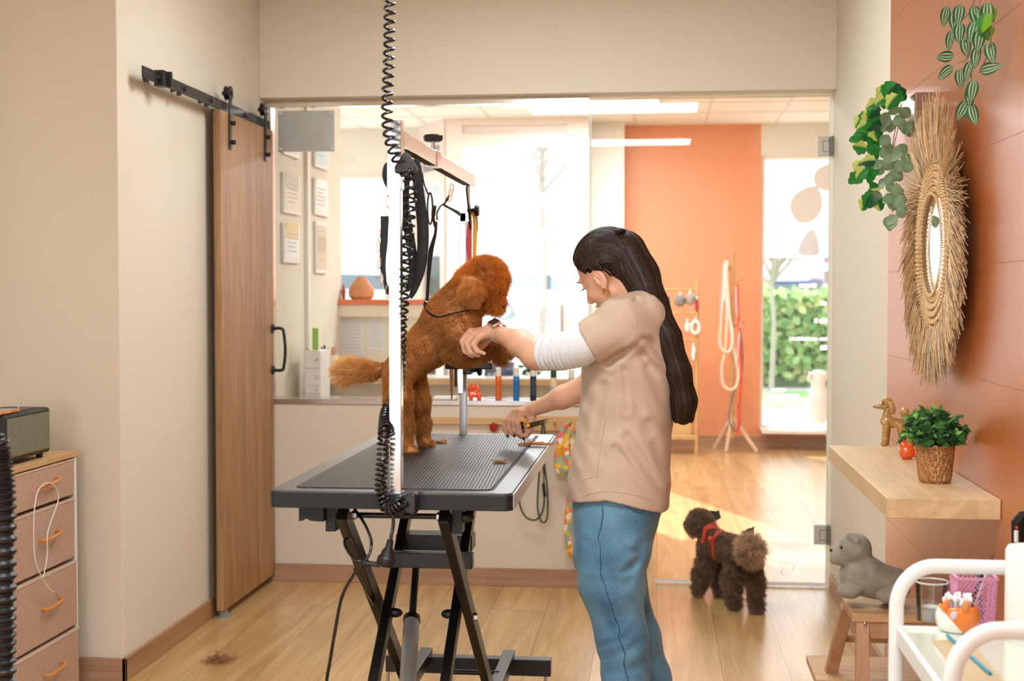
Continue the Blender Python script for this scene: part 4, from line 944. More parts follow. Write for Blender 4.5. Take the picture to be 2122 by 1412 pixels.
body, PV, PF = sdf_mesh('body', [(headneck, hl, hh, .0022), (larm, l1, h1, .0018), (larm_fn, l2, h2, .004), (rarm, r1, rh1, .0018), (rarm_fn, r2, rh2, .004),
                     (body_core, (-.42, 3.6, .08), (.12, 4.05, 1.40), .012)], skin_mat(), pr)
body['label'] = 'bare forearms, hands, neck and face'
# face details
lipm = M('lips', (196, 112, 100), .4); MB().ell(hp(.0955, -.0545), (.0075, .014, .0042), Matrix((tuple(F_), tuple(L_c), tuple(U_))).transposed()).ell(hp(.093, -.0645), (.0075, .0125, .0045), Matrix((tuple(F_), tuple(L_c), tuple(U_))).transposed()).build('lips', lipm, pr)
RM = Matrix((tuple(F_), tuple(L_c), tuple(U_))).transposed()
for s in (-1, 1):
    MB().ell(hp(.0725, .010, s*.031), (.0125, .012, .009), RM).build('eye', M('eye_white', (236, 230, 224), .1, coat=1), pr)
    ln = MB()
    ln.tube(spline([hp(.0865, .007, s*.022), hp(.0885, .008, s*.031), hp(.083, .009, s*.043)], 5), .0011, 6); 
    for t in np.linspace(0, 1, 9): a = Vector(hp(.0875-.004*t, .007, s*(.023+.02*t))); ln.tube([a, a+F_*.008+U_*(-.001)+L_c*s*.004*t, a+F_*.0115+U_*.004+L_c*s*.005*t], [.0005, .0004, .0001], 5)
    ln.build('eyelashes', M('lash_black', (16, 12, 10), .5), pr)
    MB().tube(spline([hp(.0915, .028, s*.013), hp(.0945, .0325, s*.028), hp(.084, .032, s*.044), hp(.072, .026, s*.053)], 6), [.0018, .003, .0032, .0032]+[.003]*12+[.002, .001, .0006], 8, flat=.5).build('eyebrow', M('brow_brown', (58, 40, 30), .7), pr)
for (b, r, a) in ((-.031, .0062, .0), (-.037, .0085, -.001)):
    c = Vector(hp(a, b, .0775)); MB().tube([c+F_*(cos(t)*r)+U_*(sin(t)*r)+L_c*(.002*sin(t)) for t in np.linspace(0, 2*pi, 27)[:-1]], .0012 if r < .007 else .0016, 8, closed=True).build('hoop_earring', gold, pr)
# nails and ring
for (x, y, Y) in ((1052, 904, 4.09), (1066, 903, 4.075), (1079, 906, 4.06), (1085, 909, 4.045)): MB().ell(P(x, y, Y), (.004, .0045, .006)).build('fingernail', M('nail_dark', (60, 54, 62), .2), pr)
# ---- hair
hairm = M('dark_hair', (34, 24, 18), .6, spec=.25)
def hairfn(Q):
    cap = sh_el(Q, -.010, .044, 0, .100, .088, .082)
    ax = fl(tuple(F_)); u = fl(tuple(U_)); r = Q-fl(tuple(E0)); a = r @ ax; b = r @ u
    cut = np.maximum(a*.80-(b-.030)*.62-.017, -(b+.055))          # hairline from the brow to behind the ear
    cap = smax(cap, cut, .01)
    c = Q-fl(hp(-.004, .002, .078)); lc = np.sqrt((c*c).sum(1))-.030; cap = smax(cap, -lc, .006)
    pts = [(1300, 520, 3.83, 38), (1326, 572, 3.82, 38), (1350, 630, 3.77, 31), (1383, 700, 3.745, 26), (1405, 770, 3.745, 24), (1417, 830, 3.76, 24), (1416, 862, 3.77, 22)]
    d = cap
    for p0_, p1_ in zip(pts[:-1], pts[1:]): d = smin(d, s_rc(Q, q2(*p0_[:3]), q2(*p1_[:3]), p0_[3]*kp, p1_[3]*kp, (1, .62, 1)), .02)
    return d
hlo, hhi = bb([hp(.12, 0), hp(-.1, .1), hp(0, .14), hp(0, 0, .09), hp(0, 0, -.09), P(1440, 875, 3.79), P(1330, 875, 3.79)], .03)
def hair_core(Q): return hairfn(Q)+.004
_, HV, HF = sdf_mesh('hair', [(hair_core, hlo, hhi, .004)], hairm, pr)
# strands laid over it
rs = np.random.RandomState(3); VV = []; FF = []; CC = []
clip = Vector(hp(-.058, .108, .03))
def project(fn, pts, off):
    sp = np.array(pts, np.float32)
    for _ in range(6):
        e = .003; d = fn(sp)-off
        g_ = np.stack([fn(sp+fl([e, 0, 0])), fn(sp+fl([0, e, 0])), fn(sp+fl([0, 0, e]))], 1)-fn(sp)[:, None]
        g_ /= np.maximum(np.linalg.norm(g_, axis=1), 1e-9)[:, None]; sp = sp-g_*(d[:, None])*.85
    return sp, g_
paths = []
def curve_path(pts, n): 
    s_ = spline(pts, max(2, n//(len(pts)-1))); return np.array([tuple(v) for v in s_])
axp = [(1287, 489, 3.83, 16), (1300, 515, 3.83, 38), (1328, 572, 3.82, 40), (1352, 630, 3.77, 33), (1384, 700, 3.745, 28), (1406, 770, 3.745, 26), (1418, 830, 3.76, 26), (1418, 874, 3.77, 25)]
for i in range(2600):
    th = rs.rand()*2*pi; sp = []
    end = len(axp)-1
    for j, (x, y, Y, r) in enumerate(axp):
        t1 = axp[min(j+1, end)]; t0 = axp[max(j-1, 0)]; tx, ty = t1[0]-t0[0], t1[1]-t0[1]; l = sqrt(tx*tx+ty*ty)
        nx, ny = ty/l, -tx/l; w2 = cos(th)*r+rs.normal(0, .8); yy = Y-sin(th)*r*kp*1.5
        ex = (rs.rand()-.5)*26 if j == end else 0
        sp.append(Vector(q2(x+nx*w2+tx/l*ex, y+ny*w2+ty/l*ex, yy)))
    paths.append(curve_path(sp, 30))
for i in range(1600):                                            # combed from the hairline back to the clip
    c = (rs.rand()*2-1)*.085; a0 = .085-.9*abs(c)*.35+rs.normal(0, .003); b0 = .062-abs(c)*.35
    p0_ = Vector(hp(a0, b0, c)); mid = Vector(hp(.03, .118-abs(c)*.35, c*.9)); e_ = Vector(hp(-.055, .108, c*.25))
    paths.append(curve_path([p0_, mid, e_], 24))
for i in range(2400):                                            # side of the head, over the ear and back into the length
    t = rs.rand(); s = 1 if rs.rand() < .8 else -1
    st = Vector(hp(.075-.06*t, .045-.02*t+rs.normal(0, .003), s*.07)) if t < .6 else Vector(hp(-.02-.04*(t-.6), .02-.09*(t-.6), s*.08))
    up_ = rs.rand(); m1 = Vector(hp(.0-.03*up_, .05+.045*up_, s*(.085-.02*up_))); m2 = Vector(hp(-.06, .03+.05*up_, s*(.06-.02*up_)))
    x, y, Y, r = axp[3]; m3 = Vector(q2(x-25+34*up_, y-6+6*up_, Y-s*.03)); x, y, Y, r = axp[4]; m4 = Vector(q2(x-18+30*up_, y, Y-s*.028))
    x, y, Y, r = axp[6]; m5 = Vector(q2(x-18+36*up_, y+rs.normal(0, 8), Y-s*.022))
    paths.append(curve_path([st, m1, m2, m3, m4, m5], 34))
for i in range(2200):                                            # crown and sides, falling back into the length
    a0 = rs.uniform(-.06, .06); s = 1 if rs.rand() < .75 else -1; c0_ = s*rs.uniform(.0, .08); b0 = .044+.088*sqrt(max(.05, 1-(c0_/.086)**2-((a0+.01)/.11)**2))
    tt_ = abs(c0_)/.08; m1 = Vector(hp(min(a0, -.02)-.045, b0-.02-.02*tt_, c0_*.95)); up_ = 1-tt_*.8
    pl = [Vector(hp(a0, b0, c0_)), m1]
    for j, (ox, sx2) in zip((2, 3, 4, 6), ((-16, 34), (-16, 38), (-14, 34), (-18, 40))):
        x, y, Y, r = axp[j]; pl.append(Vector(q2(x+ox+sx2*up_, y+rs.normal(0, 3), Y-s*.03)))
    paths.append(curve_path(pl, 36))
cb_ = linc((74, 53, 38)); cd_ = linc((20, 14, 11))
offs = rs.uniform(-.001, .002, len(paths)); lens = [len(p_) for p_ in paths]
all_p, all_g = project(hairfn, np.concatenate(paths), np.repeat(offs, lens).astype(np.float32)); starts = np.concatenate([[0], np.cumsum(lens)])
for ip in range(len(paths)):
    pp, gg = all_p[starts[ip]:starts[ip+1]], all_g[starts[ip]:starts[ip+1]]; n = len(pp)
    T = np.gradient(pp, axis=0); B = np.cross(T, gg); B /= np.maximum(np.linalg.norm(B, axis=1), 1e-9)[:, None]; tl2 = rs.uniform(-.5, .5); B = B*cos(tl2)+gg*sin(tl2); B /= np.maximum(np.linalg.norm(B, axis=1), 1e-9)[:, None]
    w0 = rs.uniform(.0005, .0012); b0 = len(VV); col = cd_+(cb_-cd_)*rs.rand()**1.6
    for j in range(n):
        f_ = w0*(1 if j < n-3 else (n-j)/4); VV.append(pp[j]-B[j]*f_); VV.append(pp[j]+B[j]*f_); CC.append(col); CC.append(col)
        if j: FF.append((b0+2*j-2, b0+2*j-1, b0+2*j+1, b0+2*j))
shm = bpy.data.materials.new('hair_strands'); shm.use_nodes = True; _b = shm.node_tree.nodes['Principled BSDF']; _a = shm.node_tree.nodes.new('ShaderNodeAttribute'); _a.attribute_name = 'tone'
shm.node_tree.links.new(_a.outputs['Color'], _b.inputs['Base Color']); _b.inputs['Roughness'].default_value = .48; _b.inputs['Specular IOR Level'].default_value = .35
np_mesh('hair_strands', np.array(VV), np.array(FF), shm, pr, colors=np.array(CC))
MB().tube(spline([P(1278, 481, 3.76), P(1287, 478, 3.78), P(1296, 484, 3.82)], 5), [.008, .0095, .0105, .0105, .0105, .0105, .0105, .01, .009, .008, .007], 10, flat=.7).build('hair_tie', M('hair_tie', (20, 18, 18), .7), pr)
# ---- tunic
def seg_d(Q, a, b):
    a = fl(a); b = fl(b); ba = b-a; pa = Q-a; h = np.clip((pa @ ba)/float(ba @ ba), 0, 1); return np.linalg.norm(pa-h[:, None]*ba, axis=1)
zc = P(1290, 605, 3.83).z
def sleeve_fn(Q):
    s = s_rc(Q, q2(1322, 662, 3.74), q2(1290, 672, 3.69), 58*kp, 52*kp)
    s = smin(s, s_rc(Q, q2(1290, 672, 3.69), q2(1214, 712, 3.665), 52*kp, 44*kp), .02)
    a = fl(q2(1214, 712, 3.665)); n = fl(nrm(Vector((1, 0, 0))*.88+Vector((0, 0, 1))*.47))
    return smax(s, -((Q-fl(q2(1217, 710, 3.665))) @ n), .004)
folds = []
def F2(x0, y0, x1, y1, w, dpt): folds.append((np.array(q2(x0, y0, 3.68)), np.array(q2(x1, y1, 3.68)), w*.85, dpt*1.25))
for a in ((1330, 700, 1262, 752, .012, .007), (1345, 706, 1395, 760, .012, .004), (1290, 742, 1300, 850, .009, .0022), (1320, 720, 1400, 810, .014, .004), (1330, 735, 1396, 880, .014, .0035),
          (1300, 770, 1340, 900, .014, .0030), (1250, 800, 1230, 900, .013, .003), (1345, 880, 1388, 1000, .015, .0045), (1300, 905, 1384, 1040, .013, .0040), (1275, 930, 1372, 1056, .012, .0035),
          (1262, 880, 1262, 1040, .0022, .0018), (1245, 640, 1300, 612, .008, .004), (1262, 655, 1320, 622, .008, .0035), (1205, 690, 1260, 670, .008, .003), (1300, 690, 1240, 722, .009, .004),
          (1316, 640, 1322, 700, .0025, .0018), (1322, 700, 1318, 720, .0025, .0018), (1210, 860, 1200, 960, .012, .0028), (1345, 760, 1398, 790, .012, .003)): F2(*a)
def tunic_fn(Q):
    d = s_stack(Q, T_ROWS)
    d = smin(d, s_rc(Q, q2(1328, 650, 3.73), q2(1328, 650, 3.93), 42*kp, 42*kp), .03)
    d = smin(d, sleeve_fn(Q), .012)
    r = s_rc(Q, q2(1318, 668, 3.97), q2(1300, 720, 4.0), 46*kp, 42*kp); d = smin(d, r, .02)
    for a, b, w_, dp in folds:
        g_ = seg_d(Q*fl([1, .35, 1]), a*np.array([1, .35, 1]), b*np.array([1, .35, 1])); near = Q[:, 1] < 3.86
        d = d+np.where(near, dp*np.exp(-(g_/w_)**2)-dp*.5*np.exp(-((g_-w_*1.9)/w_)**2), 0)
    # wavy cloth
    d = d+.0012*np.sin(Q[:, 2]*70+Q[:, 0]*55+2*np.sin(Q[:, 0]*30))
    nk = s_rc(Q, hp(-.02, -.01), tuple(P(1346, 652, 3.83)), .055, .050); d = smax(d, -nk, .004)
    hem = P(1262, 1030, 3.67).z
    xx = Q[:, 0]; xs = [P(x, 1040, 3.72).x for x in (1165, 1200, 1258, 1266, 1300, 1372)]; zz = [P(1200, y, 3.72).z for y in (1046, 1040, 1031, 1033, 1040, 1062)]
    d = smax(d, np.interp(xx, xs, zz).astype(np.float32)-Q[:, 2], .002)
    return d
tunm = M('beige_tunic', (200, 176, 154), .62, bump=(900, .12), sheen=.1, spec=.35)
tl_, th_ = (P(1160, 700, 3.65).x, 3.60, P(1200, 1075, 3.7).z-.03), (P(1415, 700, 3.8).x+.02, 4.12, P(1330, 590, 3.83).z+.03)
tun, TVt, TFt = sdf_mesh('tunic', [(tunic_fn, tl_, th_, .0042)], tunm, pr)
def lay(fn, pts, off, r, name, mat, n=8):
    P_, G_ = wrapf(fn, spline(pts, n), off); return MB().tube(P_, r, 6, flat=.6).build(name, mat, pr)
seam = M('tunic_seam', (192, 164, 142), .8)
lay(tunic_fn, [P(x, y, 3.66) for x, y in ((1240, 868), (1239, 930), (1232, 988))], .0002, .0011, 'pocket_seam', seam)
lay(tunic_fn, [P(x, y, 3.66) for x, y in ((1232, 988), (1205, 990), (1180, 996))], .0002, .0011, 'pocket_seam', seam)
lay(tunic_fn, [P(x, y, 3.66) for x, y in ((1176, 1034), (1210, 1026), (1256, 1018))], .0002, .0010, 'hem_stitch', seam)
lay(tunic_fn, [P(x, y, 3.66) for x, y in ((1266, 1018), (1310, 1026), (1368, 1042))], .0002, .0010, 'hem_stitch', seam)
lay(tunic_fn, [P(x, y, 3.62) for x, y in ((1310, 612), (1322, 640), (1324, 680), (1312, 712), (1296, 728))], .0002, .0012, 'shoulder_seam', seam)
# ---- undersleeve
def us_fn(Q):
    a, b = Vector(q2(1232, 712, 3.662)), Vector(q2(1117, 733, 3.70)); ax = fl(nrm(b-a)); t = (Q-fl(tuple(a))) @ ax; L0 = (b-a).length
    d = s_rc(Q, tuple(a), tuple(b), 34*kp, 36*kp)
    d = smin(d, s_rc(Q, q2(1205, 733, 3.68), q2(1165, 744, 3.69), 26*kp, 22*kp), .02)
    amp = np.clip(t/L0*1.3-.15, 0, 1)*np.clip((L0-t)/.012, .0, 1)
    r = Q-fl(tuple(a)); ph = t*520+r[:, 2]*60+2.2*np.sin(r[:, 2]*45)+r[:, 1]*40
    d = d-.0034*amp*np.sin(ph)-.0015*amp*np.sin(ph*.53+1)
    d = d-.0015*np.clip(1-np.abs(t-L0+.012)/.010, 0, 1)
    return smax(smax(d, t-L0, .003), -t-.03, .003)
ul, uh = bb([q2(1240, 712, 3.66), q2(1112, 733, 3.70), q2(1180, 770, 3.69)], .065)
sdf_mesh('undersleeve', [(us_fn, ul, uh, .003)], M('white_knit', (226, 230, 232), .8, bump=(1200, .2), sheen=.2), pr)[0]['label'] = 'white pushed-up undersleeve'
# ---- jeans
def denim():
    m = bpy.data.materials.new('denim'); m.use_nodes = True; N = m.node_tree.nodes; L = m.node_tree.links; b = N['Principled BSDF']; b.inputs['Roughness'].default_value = .8; b.inputs['Sheen Weight'].default_value = .2
    tc = N.new('ShaderNodeTexCoord'); n = N.new('ShaderNodeTexNoise'); n.inputs['Scale'].default_value = 7; n.inputs['Detail'].default_value = 3; L.new(tc.outputs['Object'], n.inputs[0])
    mp = N.new('ShaderNodeMapping'); mp.inputs['Scale'].default_value = (900, 900, 160); L.new(tc.outputs['Object'], mp.inputs[0]); n2 = N.new('ShaderNodeTexNoise'); n2.inputs['Scale'].default_value = 1; n2.inputs['Detail'].default_value = 2; L.new(mp.outputs[0], n2.inputs[0])
    a = N.new('ShaderNodeMath'); a.operation = 'MULTIPLY_ADD'; a.inputs[1].default_value = .7; L.new(n2.outputs[0], a.inputs[0]); L.new(n.outputs[0], a.inputs[2])
    r = N.new('ShaderNodeValToRGB'); r.color_ramp.elements[0].position = .6; r.color_ramp.elements[1].position = 1.05; r.color_ramp.elements[0].color = lin((44, 94, 130)); r.color_ramp.elements[1].color = lin((104, 152, 180)); L.new(a.outputs[0], r.inputs[0]); L.new(r.outputs[0], b.inputs['Base Color'])
    bp = N.new('ShaderNodeBump'); bp.inputs['Strength'].default_value = .25; bp.inputs['Distance'].default_value = .002; L.new(n2.outputs[0], bp.inputs['Height']); L.new(bp.outputs[0], b.inputs['Normal']); return m
jf = []
for a in ((1330, 1160, 1290, 1185, .010, .005), (1338, 1150, 1300, 1140, .010, .004), (1240, 1345, 1290, 1325, .012, .005), (1250, 1362, 1330, 1335, .012, .004), (1236, 1320, 1275, 1300, .012, .003), (1330, 1130, 1300, 1210, .012, .003), (1200, 1120, 1250, 1135, .012, .002), (1262, 1400, 1330, 1385, .012, .003)): jf.append((np.array(q2(a[0], a[1], 3.68)), np.array(q2(a[2], a[3], 3.68)), a[4], a[5]))
def jeans_fn(Q):
    d = legs_fn(Q)
    for a, b, w_, dp in jf:
        g_ = seg_d(Q*fl([1, .35, 1]), a*np.array([1, .35, 1]), b*np.array([1, .35, 1])); d = d+dp*np.exp(-(g_/w_)**2)-dp*.5*np.exp(-((g_-w_*1.9)/w_)**2)
    d = d+.0015*np.sin(Q[:, 2]*60+2*np.sin(Q[:, 0]*40)+Q[:, 1]*30)
    return smax(d, .085-Q[:, 2], .003)
dm = denim(); sdf_mesh('jeans', [(jeans_fn, (P(1175, 1100, 3.7).x-.03, 3.60, .06), (P(1400, 1400, 3.9).x+.06, 4.06, P(1200, 960, 3.8).z), .006)], dm, pr)
sm_ = M('denim_seam', (46, 84, 118), .8); s2 = M('denim_edge', (112, 152, 178), .8)
lay(jeans_fn, [P(x, y, 3.62) for x, y in ((1237, 1040), (1234, 1090), (1233, 1140), (1241, 1190), (1252, 1240), (1270, 1290), (1288, 1345), (1300, 1400), (1306, 1470))], .0006, .0018, 'side_seam', sm_)
lay(jeans_fn, [P(x, y, 3.62) for x, y in ((1233, 1040), (1230, 1090), (1229, 1140), (1237, 1190), (1248, 1240), (1266, 1290), (1284, 1345), (1296, 1400), (1302, 1470))], .0006, .0022, 'side_seam_fold', s2)
lay(jeans_fn, [P(x, y, 3.64) for x, y in ((1294, 1034), (1300, 1046), (1345, 1063), (1364, 1050))], .0004, .0013, 'back_pocket_stitch', sm_)
lay(jeans_fn, [P(x, y, 3.64) for x, y in ((1296, 1042), (1302, 1052), (1345, 1070), (1368, 1055))], .0004, .0013, 'back_pocket_stitch', sm_)
for (x, Y) in ((1312, 3.76), (1368, 3.95)):
    c = P(x, 1590, Y); c = Vector((c.x, Y, 0))
    MB().loft([[(c.x-.17+a*.245+0*z, c.y+cos(t)*w_*sin(t)*0+w_*cos(t), z) for t, w_ in ((i*pi/8, .035+.008*sin(pi*a)) for i in range(16)) for z in ()] or [(c.x-.17+a*.25, c.y+(.046*sin(pi*(.12+.76*a))**.6)*cos(t), max(.003, (.048 if a > .45 else .028+.04*a)*(1+sin(t)))) for t in [i*pi/8 for i in range(16)]] for a in np.linspace(0, 1, 14)]).build('shoe', M('white_shoe', (228, 226, 222), .6), pr)
# ---- watch
wv = (Vector(WS)-Vector(ES)).normalized(); wc = Vector(P(1031, 689, 3.86))
nrmup = Vector((-.25, -.45, .86)); nrmup = (nrmup-wv*nrmup.dot(wv)).normalized(); sd = wv.cross(nrmup)
MB().loft([[wc+wv*o+nrmup*(cos(t)*r)+sd*(sin(t)*r) for t in np.linspace(0, 2*pi, 33)[:-1]] for o, r in ((-.011, .0265), (-.011, .0292), (.011, .0298), (.011, .027))], cap=False, closed=True).build('watch_band', M('grey_band', (196, 196, 190), .6), pr)
R3 = Matrix((tuple(wv), tuple(sd), tuple(nrmup))).transposed()
wcs = MB().cbox(wc+nrmup*.0315, (.036, .031, .009), R3).build('watch_case', M('rose_aluminium', (232, 196, 176), .3, .8), pr, bevel=.004)
MB().cbox(wc+nrmup*.0368, (.031, .027, .002), R3).build('watch_screen', M('watch_glass', (12, 12, 14), .06, coat=1), wcs, bevel=.002)
# ---- scissors in the right hand
tan = M('tan_steel', (150, 132, 100), .22, .95); 
sc = thing('gold_scissors', q2(1095, 880, 4.03), 'closed tan-gold scissors held in the right hand, blades pointing right', 'scissors')
def shear(par, a, b, w0, mat, nm, side):
    a, b = Vector(a), Vector(b); t = (b-a).normalized(); n = Vector((t.z, 0, -t.x))
    m = a.lerp(b, .45)
    pts = [a+n*w0*.5, m+n*w0*.55, b, m-n*w0*.35, a-n*w0*.5]
    MB().add([p+Vector((0, -.0015, 0)) for p in pts]+[p+Vector((0, .0015, 0)) for p in pts], [(0, 1, 2, 3, 4), (9, 8, 7, 6, 5)]+[(i, (i+1) % 5, 5+(i+1) % 5, 5+i) for i in range(5)]).build(nm, mat, par, smooth=False)
shear(sc, q2(1090, 882, 4.03), q2(1141, 867, 4.0), .011, tan, 'blade', 1)
shear(sc, q2(1092, 886, 4.036), q2(1140, 873, 4.006), .009, tan, 'blade', -1)
MB().cyl(q2(1094, 882, 4.02), q2(1094, 882, 4.045), .006).build('pivot_screw', gold, sc)
MB().tube([Vector(q2(1082, 884, 4.05))+Vector((cos(t)*.012, .004*cos(t), sin(t)*.012)) for t in np.linspace(0, 2*pi, 25)[:-1]], .0022, 8, closed=True).build('finger_ring', gold, sc)
s2_ = thing('dark_thinning_scissors', q2(1084, 880, 4.03), 'dark pointed scissors held upright in the right hand, tip down on the table', 'scissors')
tipp = PZ(1088, 921, TZ+.004)
shear(s2_, q2(1081, 872, 4.03), tuple(tipp), .011, M('dark_steel_blade', (72, 58, 50), .25, .9), 'blade', 1)
shear(s2_, q2(1085, 872, 4.027), tuple(Vector(tipp)+Vector((.001, -.004, 0))), .006, chrome, 'blade_edge', 1)
MB().cyl(q2(1083, 869, 4.025), q2(1083, 869, 4.035), .006).cyl(q2(1083, 866, 4.03), q2(1083, 874, 4.03), .006).build('grip', M('yellow_gold', (246, 196, 84), .25, .7), s2_)
# ================================================================ SLIDING DOOR AND LEFT SIDE
doorwood = wood('door_oak', (140, 98, 60), (184, 140, 94), 2, .5, 1.1)
XD = -1.785
bd = thing('sliding_door', (XD, 5.83, .03), 'brown wood barn-style sliding door hanging on a black rail on the left wall', 'door')
MB().box(XD-.032, XD, 5.405, 6.16, .034, 2.108).build('panel', doorwood, bd, smooth=False, bevel=.002)
MB().box(XD-.034, XD-.031, 5.392, 5.406, .034, 2.108).build('dark_gap_strip', black, bd, smooth=False)  # solid black strip put in for the darkness of the gap behind the door
for y in (5.525, 6.035):
    h = MB().box(XD+.001, XD+.007, y-.016, y+.016, 1.955, 2.195).build('hanger_strap', black, bd, smooth=False, bevel=.002)
    MB().lathe([(0, -.012), (.030, -.012), (.031, -.008), (.026, -.005), (.026, .005), (.031, .008), (.030, .012), (0, .012)], (XD-.004, y, 2.19), 30, (1, 0, 0)).build('wheel', blackp, h)
    MB().cyl((XD-.03, y, 2.19), (XD+.013, y, 2.19), .009, n=6).build('axle_bolt', black, h, smooth=False)
    for z in (1.985, 2.065): MB().cyl((XD+.006, y, z), (XD+.022, y, z), .0095).ell((XD+.022, y, z), (.006, .0105, .0105)).build('dome_bolt', black, h)
MB().tube(spline([(XD-.002, 6.135, .995), (XD+.045, 6.135, .995), (XD+.056, 6.135, 1.02), (XD+.062, 6.135, 1.09), (XD+.056, 6.135, 1.16), (XD+.045, 6.135, 1.188), (XD-.002, 6.135, 1.188)], 6), .0075, 12).build('pull_handle', black, bd)
for z in (.995, 1.188): MB().cyl((XD, 6.135, z), (XD+.008, 6.135, z), .021).build('handle_rose', black, bd)
rl = thing('door_rail', (XD-.015, 5.45, 2.15), 'flat black steel rail bolted to the wall above the sliding door', 'rail')
MB().box(XD-.019, XD-.012, 4.605, 6.165, 2.112, 2.153).build('rail', black, rl, smooth=False, bevel=.001)
for y in (4.74, 5.02, 5.33, 5.78, 6.10):
    MB().cyl((XL, y, 2.133), (XD-.012, y, 2.133), .010).build('spacer', black, rl)
    MB().cyl((XD-.012, y, 2.133), (XD-.004, y, 2.133), .012, .009, 16).build('rail_bolt', black, rl)
for y in (4.64, 4.97, 5.28): MB().cyl((XD-.016, y, 2.113), (XD-.016, y, 2.100), .009).build('rail_pin', black, rl)
MB().box(XD-.03, XD+.006, 4.75, 4.80, 2.104, 2.162).box(XD+.002, XD+.02, 4.792, 4.806, 2.104, 2.162).build('end_stop', black, rl, smooth=False, bevel=.002)
MB().box(XD-.05, XD+.012, 5.42, 5.48, 0, .006).box(XD-.028, XD-.004, 5.43, 5.47, .006, .028).build('floor_guide', M('guide_grey', (150, 150, 146), .5), bd, smooth=False)
# ---- fabric drawer unit
DXF, DY0, DY1, DZT = -1.98, 3.93, 4.44, .815
topw = wood('dresser_top_wood', (178, 136, 86), (206, 168, 118), 1, .5, 1.4)
fab = M('pink_beige_fabric', (196, 164, 142), .85, bump=(700, .3), var=(60, (186, 152, 130)))
dr = thing('drawer_unit', (-2.06, 4.18, 0), 'narrow fabric drawer unit with wooden top and leather-look pulls at the left edge', 'drawer unit')
MB().box(DXF-.31, DXF+.006, DY0, DY1, DZT-.018, DZT).build('top', topw, dr, smooth=False, bevel=.002)
fw = M('white_frame', (228, 228, 224), .45)
f = MB()
for y in (DY0+.01, DY1-.03):
    for x in (DXF-.29, DXF-.02): f.box(x, x+.02, y, y+.02, 0, DZT-.018)
f.box(DXF-.29, DXF-.03, DY0+.01, DY1-.01, .005, .018)
f.build('frame', fw, dr, smooth=False, bevel=.002)
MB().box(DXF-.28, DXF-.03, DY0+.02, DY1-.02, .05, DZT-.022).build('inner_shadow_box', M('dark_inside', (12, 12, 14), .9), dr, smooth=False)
orm = M('orange_pull', (204, 128, 52), .4)
for z0, z1, dxo in ((.668, .788, 0), (.452, .652, .0), (.222, .436, .006), (.02, .206, .010)):
    d = MB().box(DXF-.26, DXF+.002+dxo, DY0+.032, DY1-.034, z0, z1).build('drawer', fab, dr, smooth=False, bevel=.005)
    MB().box(DXF-.2, DXF+.0035+dxo, DY0+.030, DY1-.032, z1-.002, z1+.004).build('drawer_piping', M('piping_beige', (206, 178, 156), .7), d, smooth=False)
    zc_ = (z0+z1)/2+.01; yc_ = 4.20
    MB().tube(spline([(DXF+dxo, yc_-.06, zc_-.006), (DXF+.022+dxo, yc_-.052, zc_-.004), (DXF+.026+dxo, yc_, zc_), (DXF+.022+dxo, yc_+.052, zc_+.004), (DXF+dxo, yc_+.062, zc_+.006)], 5), .0058, 8).build('pull', orm, d)
cb = thing('charging_cable', (DXF+.03, 4.2, .72), 'thin white charging cable looped over the top drawer pull', 'cable')
def pc_(x, y, X=-1.948):
    r = FW+RT*((x-1061)/F)+UPV*((706-y)/F); return Vector(r*(X/r[0]))+Vector((0, 0, H))
MB().tube(spline([pc_(90, 1004), pc_(78, 1020), pc_(71, 1060), pc_(70, 1120), pc_(74, 1165), pc_(88, 1200), pc_(104, 1222), pc_(117, 1231)], 8), .0018, 6).build('cable', M('cable_white', (232, 228, 216), .4), cb)
MB().tube(spline([pc_(91, 1003), pc_(106, 1002), pc_(119, 1018), pc_(120, 1040), pc_(106, 1080), pc_(98, 1110), pc_(98, 1150), pc_(90, 1196)], 8), .0018, 6).build('cable', MC['cable_white'], cb)
MB().cyl(pc_(112, 1228), pc_(121, 1234), .0034).build('plug', steel, cb)
# ---- radio style speaker
sp_ = thing('speaker', (-2.0, 4.16, DZT), 'black tabletop speaker with green-grey woven grille standing on the drawer unit', 'speaker')
SX0, SX1, SY0, SY1, SZ0, SZ1 = -2.16, -1.995, 3.95, 4.265, DZT+.016, DZT+.165
vinyl = M('black_vinyl', (26, 27, 26), .5, bump=(500, .3))
MB().box(SX0, SX1, SY0, SY1, SZ0, SZ1).build('cabinet', vinyl, sp_, bevel=.010)
def grille_mat():
    m = bpy.data.materials.new('woven_grille'); m.use_nodes = True; N = m.node_tree.nodes; L = m.node_tree.links; b = N['Principled BSDF']; b.inputs['Roughness'].default_value = .8
    tc = N.new('ShaderNodeTexCoord'); mp = N.new('ShaderNodeMapping'); mp.inputs['Rotation'].default_value = (radians(45), 0, 0); L.new(tc.outputs['Object'], mp.inputs[0])
    ck = N.new('ShaderNodeTexChecker'); ck.inputs['Scale'].default_value = 320; ck.inputs['Color1'].default_value = lin((150, 152, 120)); ck.inputs['Color2'].default_value = lin((62, 66, 52)); L.new(mp.outputs[0], ck.inputs[0]); L.new(ck.outputs[0], b.inputs['Base Color']); return m
gr_ = MB().box(SX1-.001, SX1+.0015, SY0+.014, SY1-.014, SZ0+.016, SZ1-.014).build('grille', grille_mat(), sp_, smooth=False)
MB().box(SX1, SX1+.003, SY0+.014, SY1-.014, SZ0+.014, SZ0+.0175).build('brass_line', M('brass', (176, 130, 70), .3, .9), sp_, smooth=False)
MB().box(SX0+.05, SX1-.03, SY0+.05, SY1-.05, SZ1-.001, SZ1+.001).build('control_panel', M('panel_dark', (40, 42, 42), .3, .6), sp_, smooth=False)
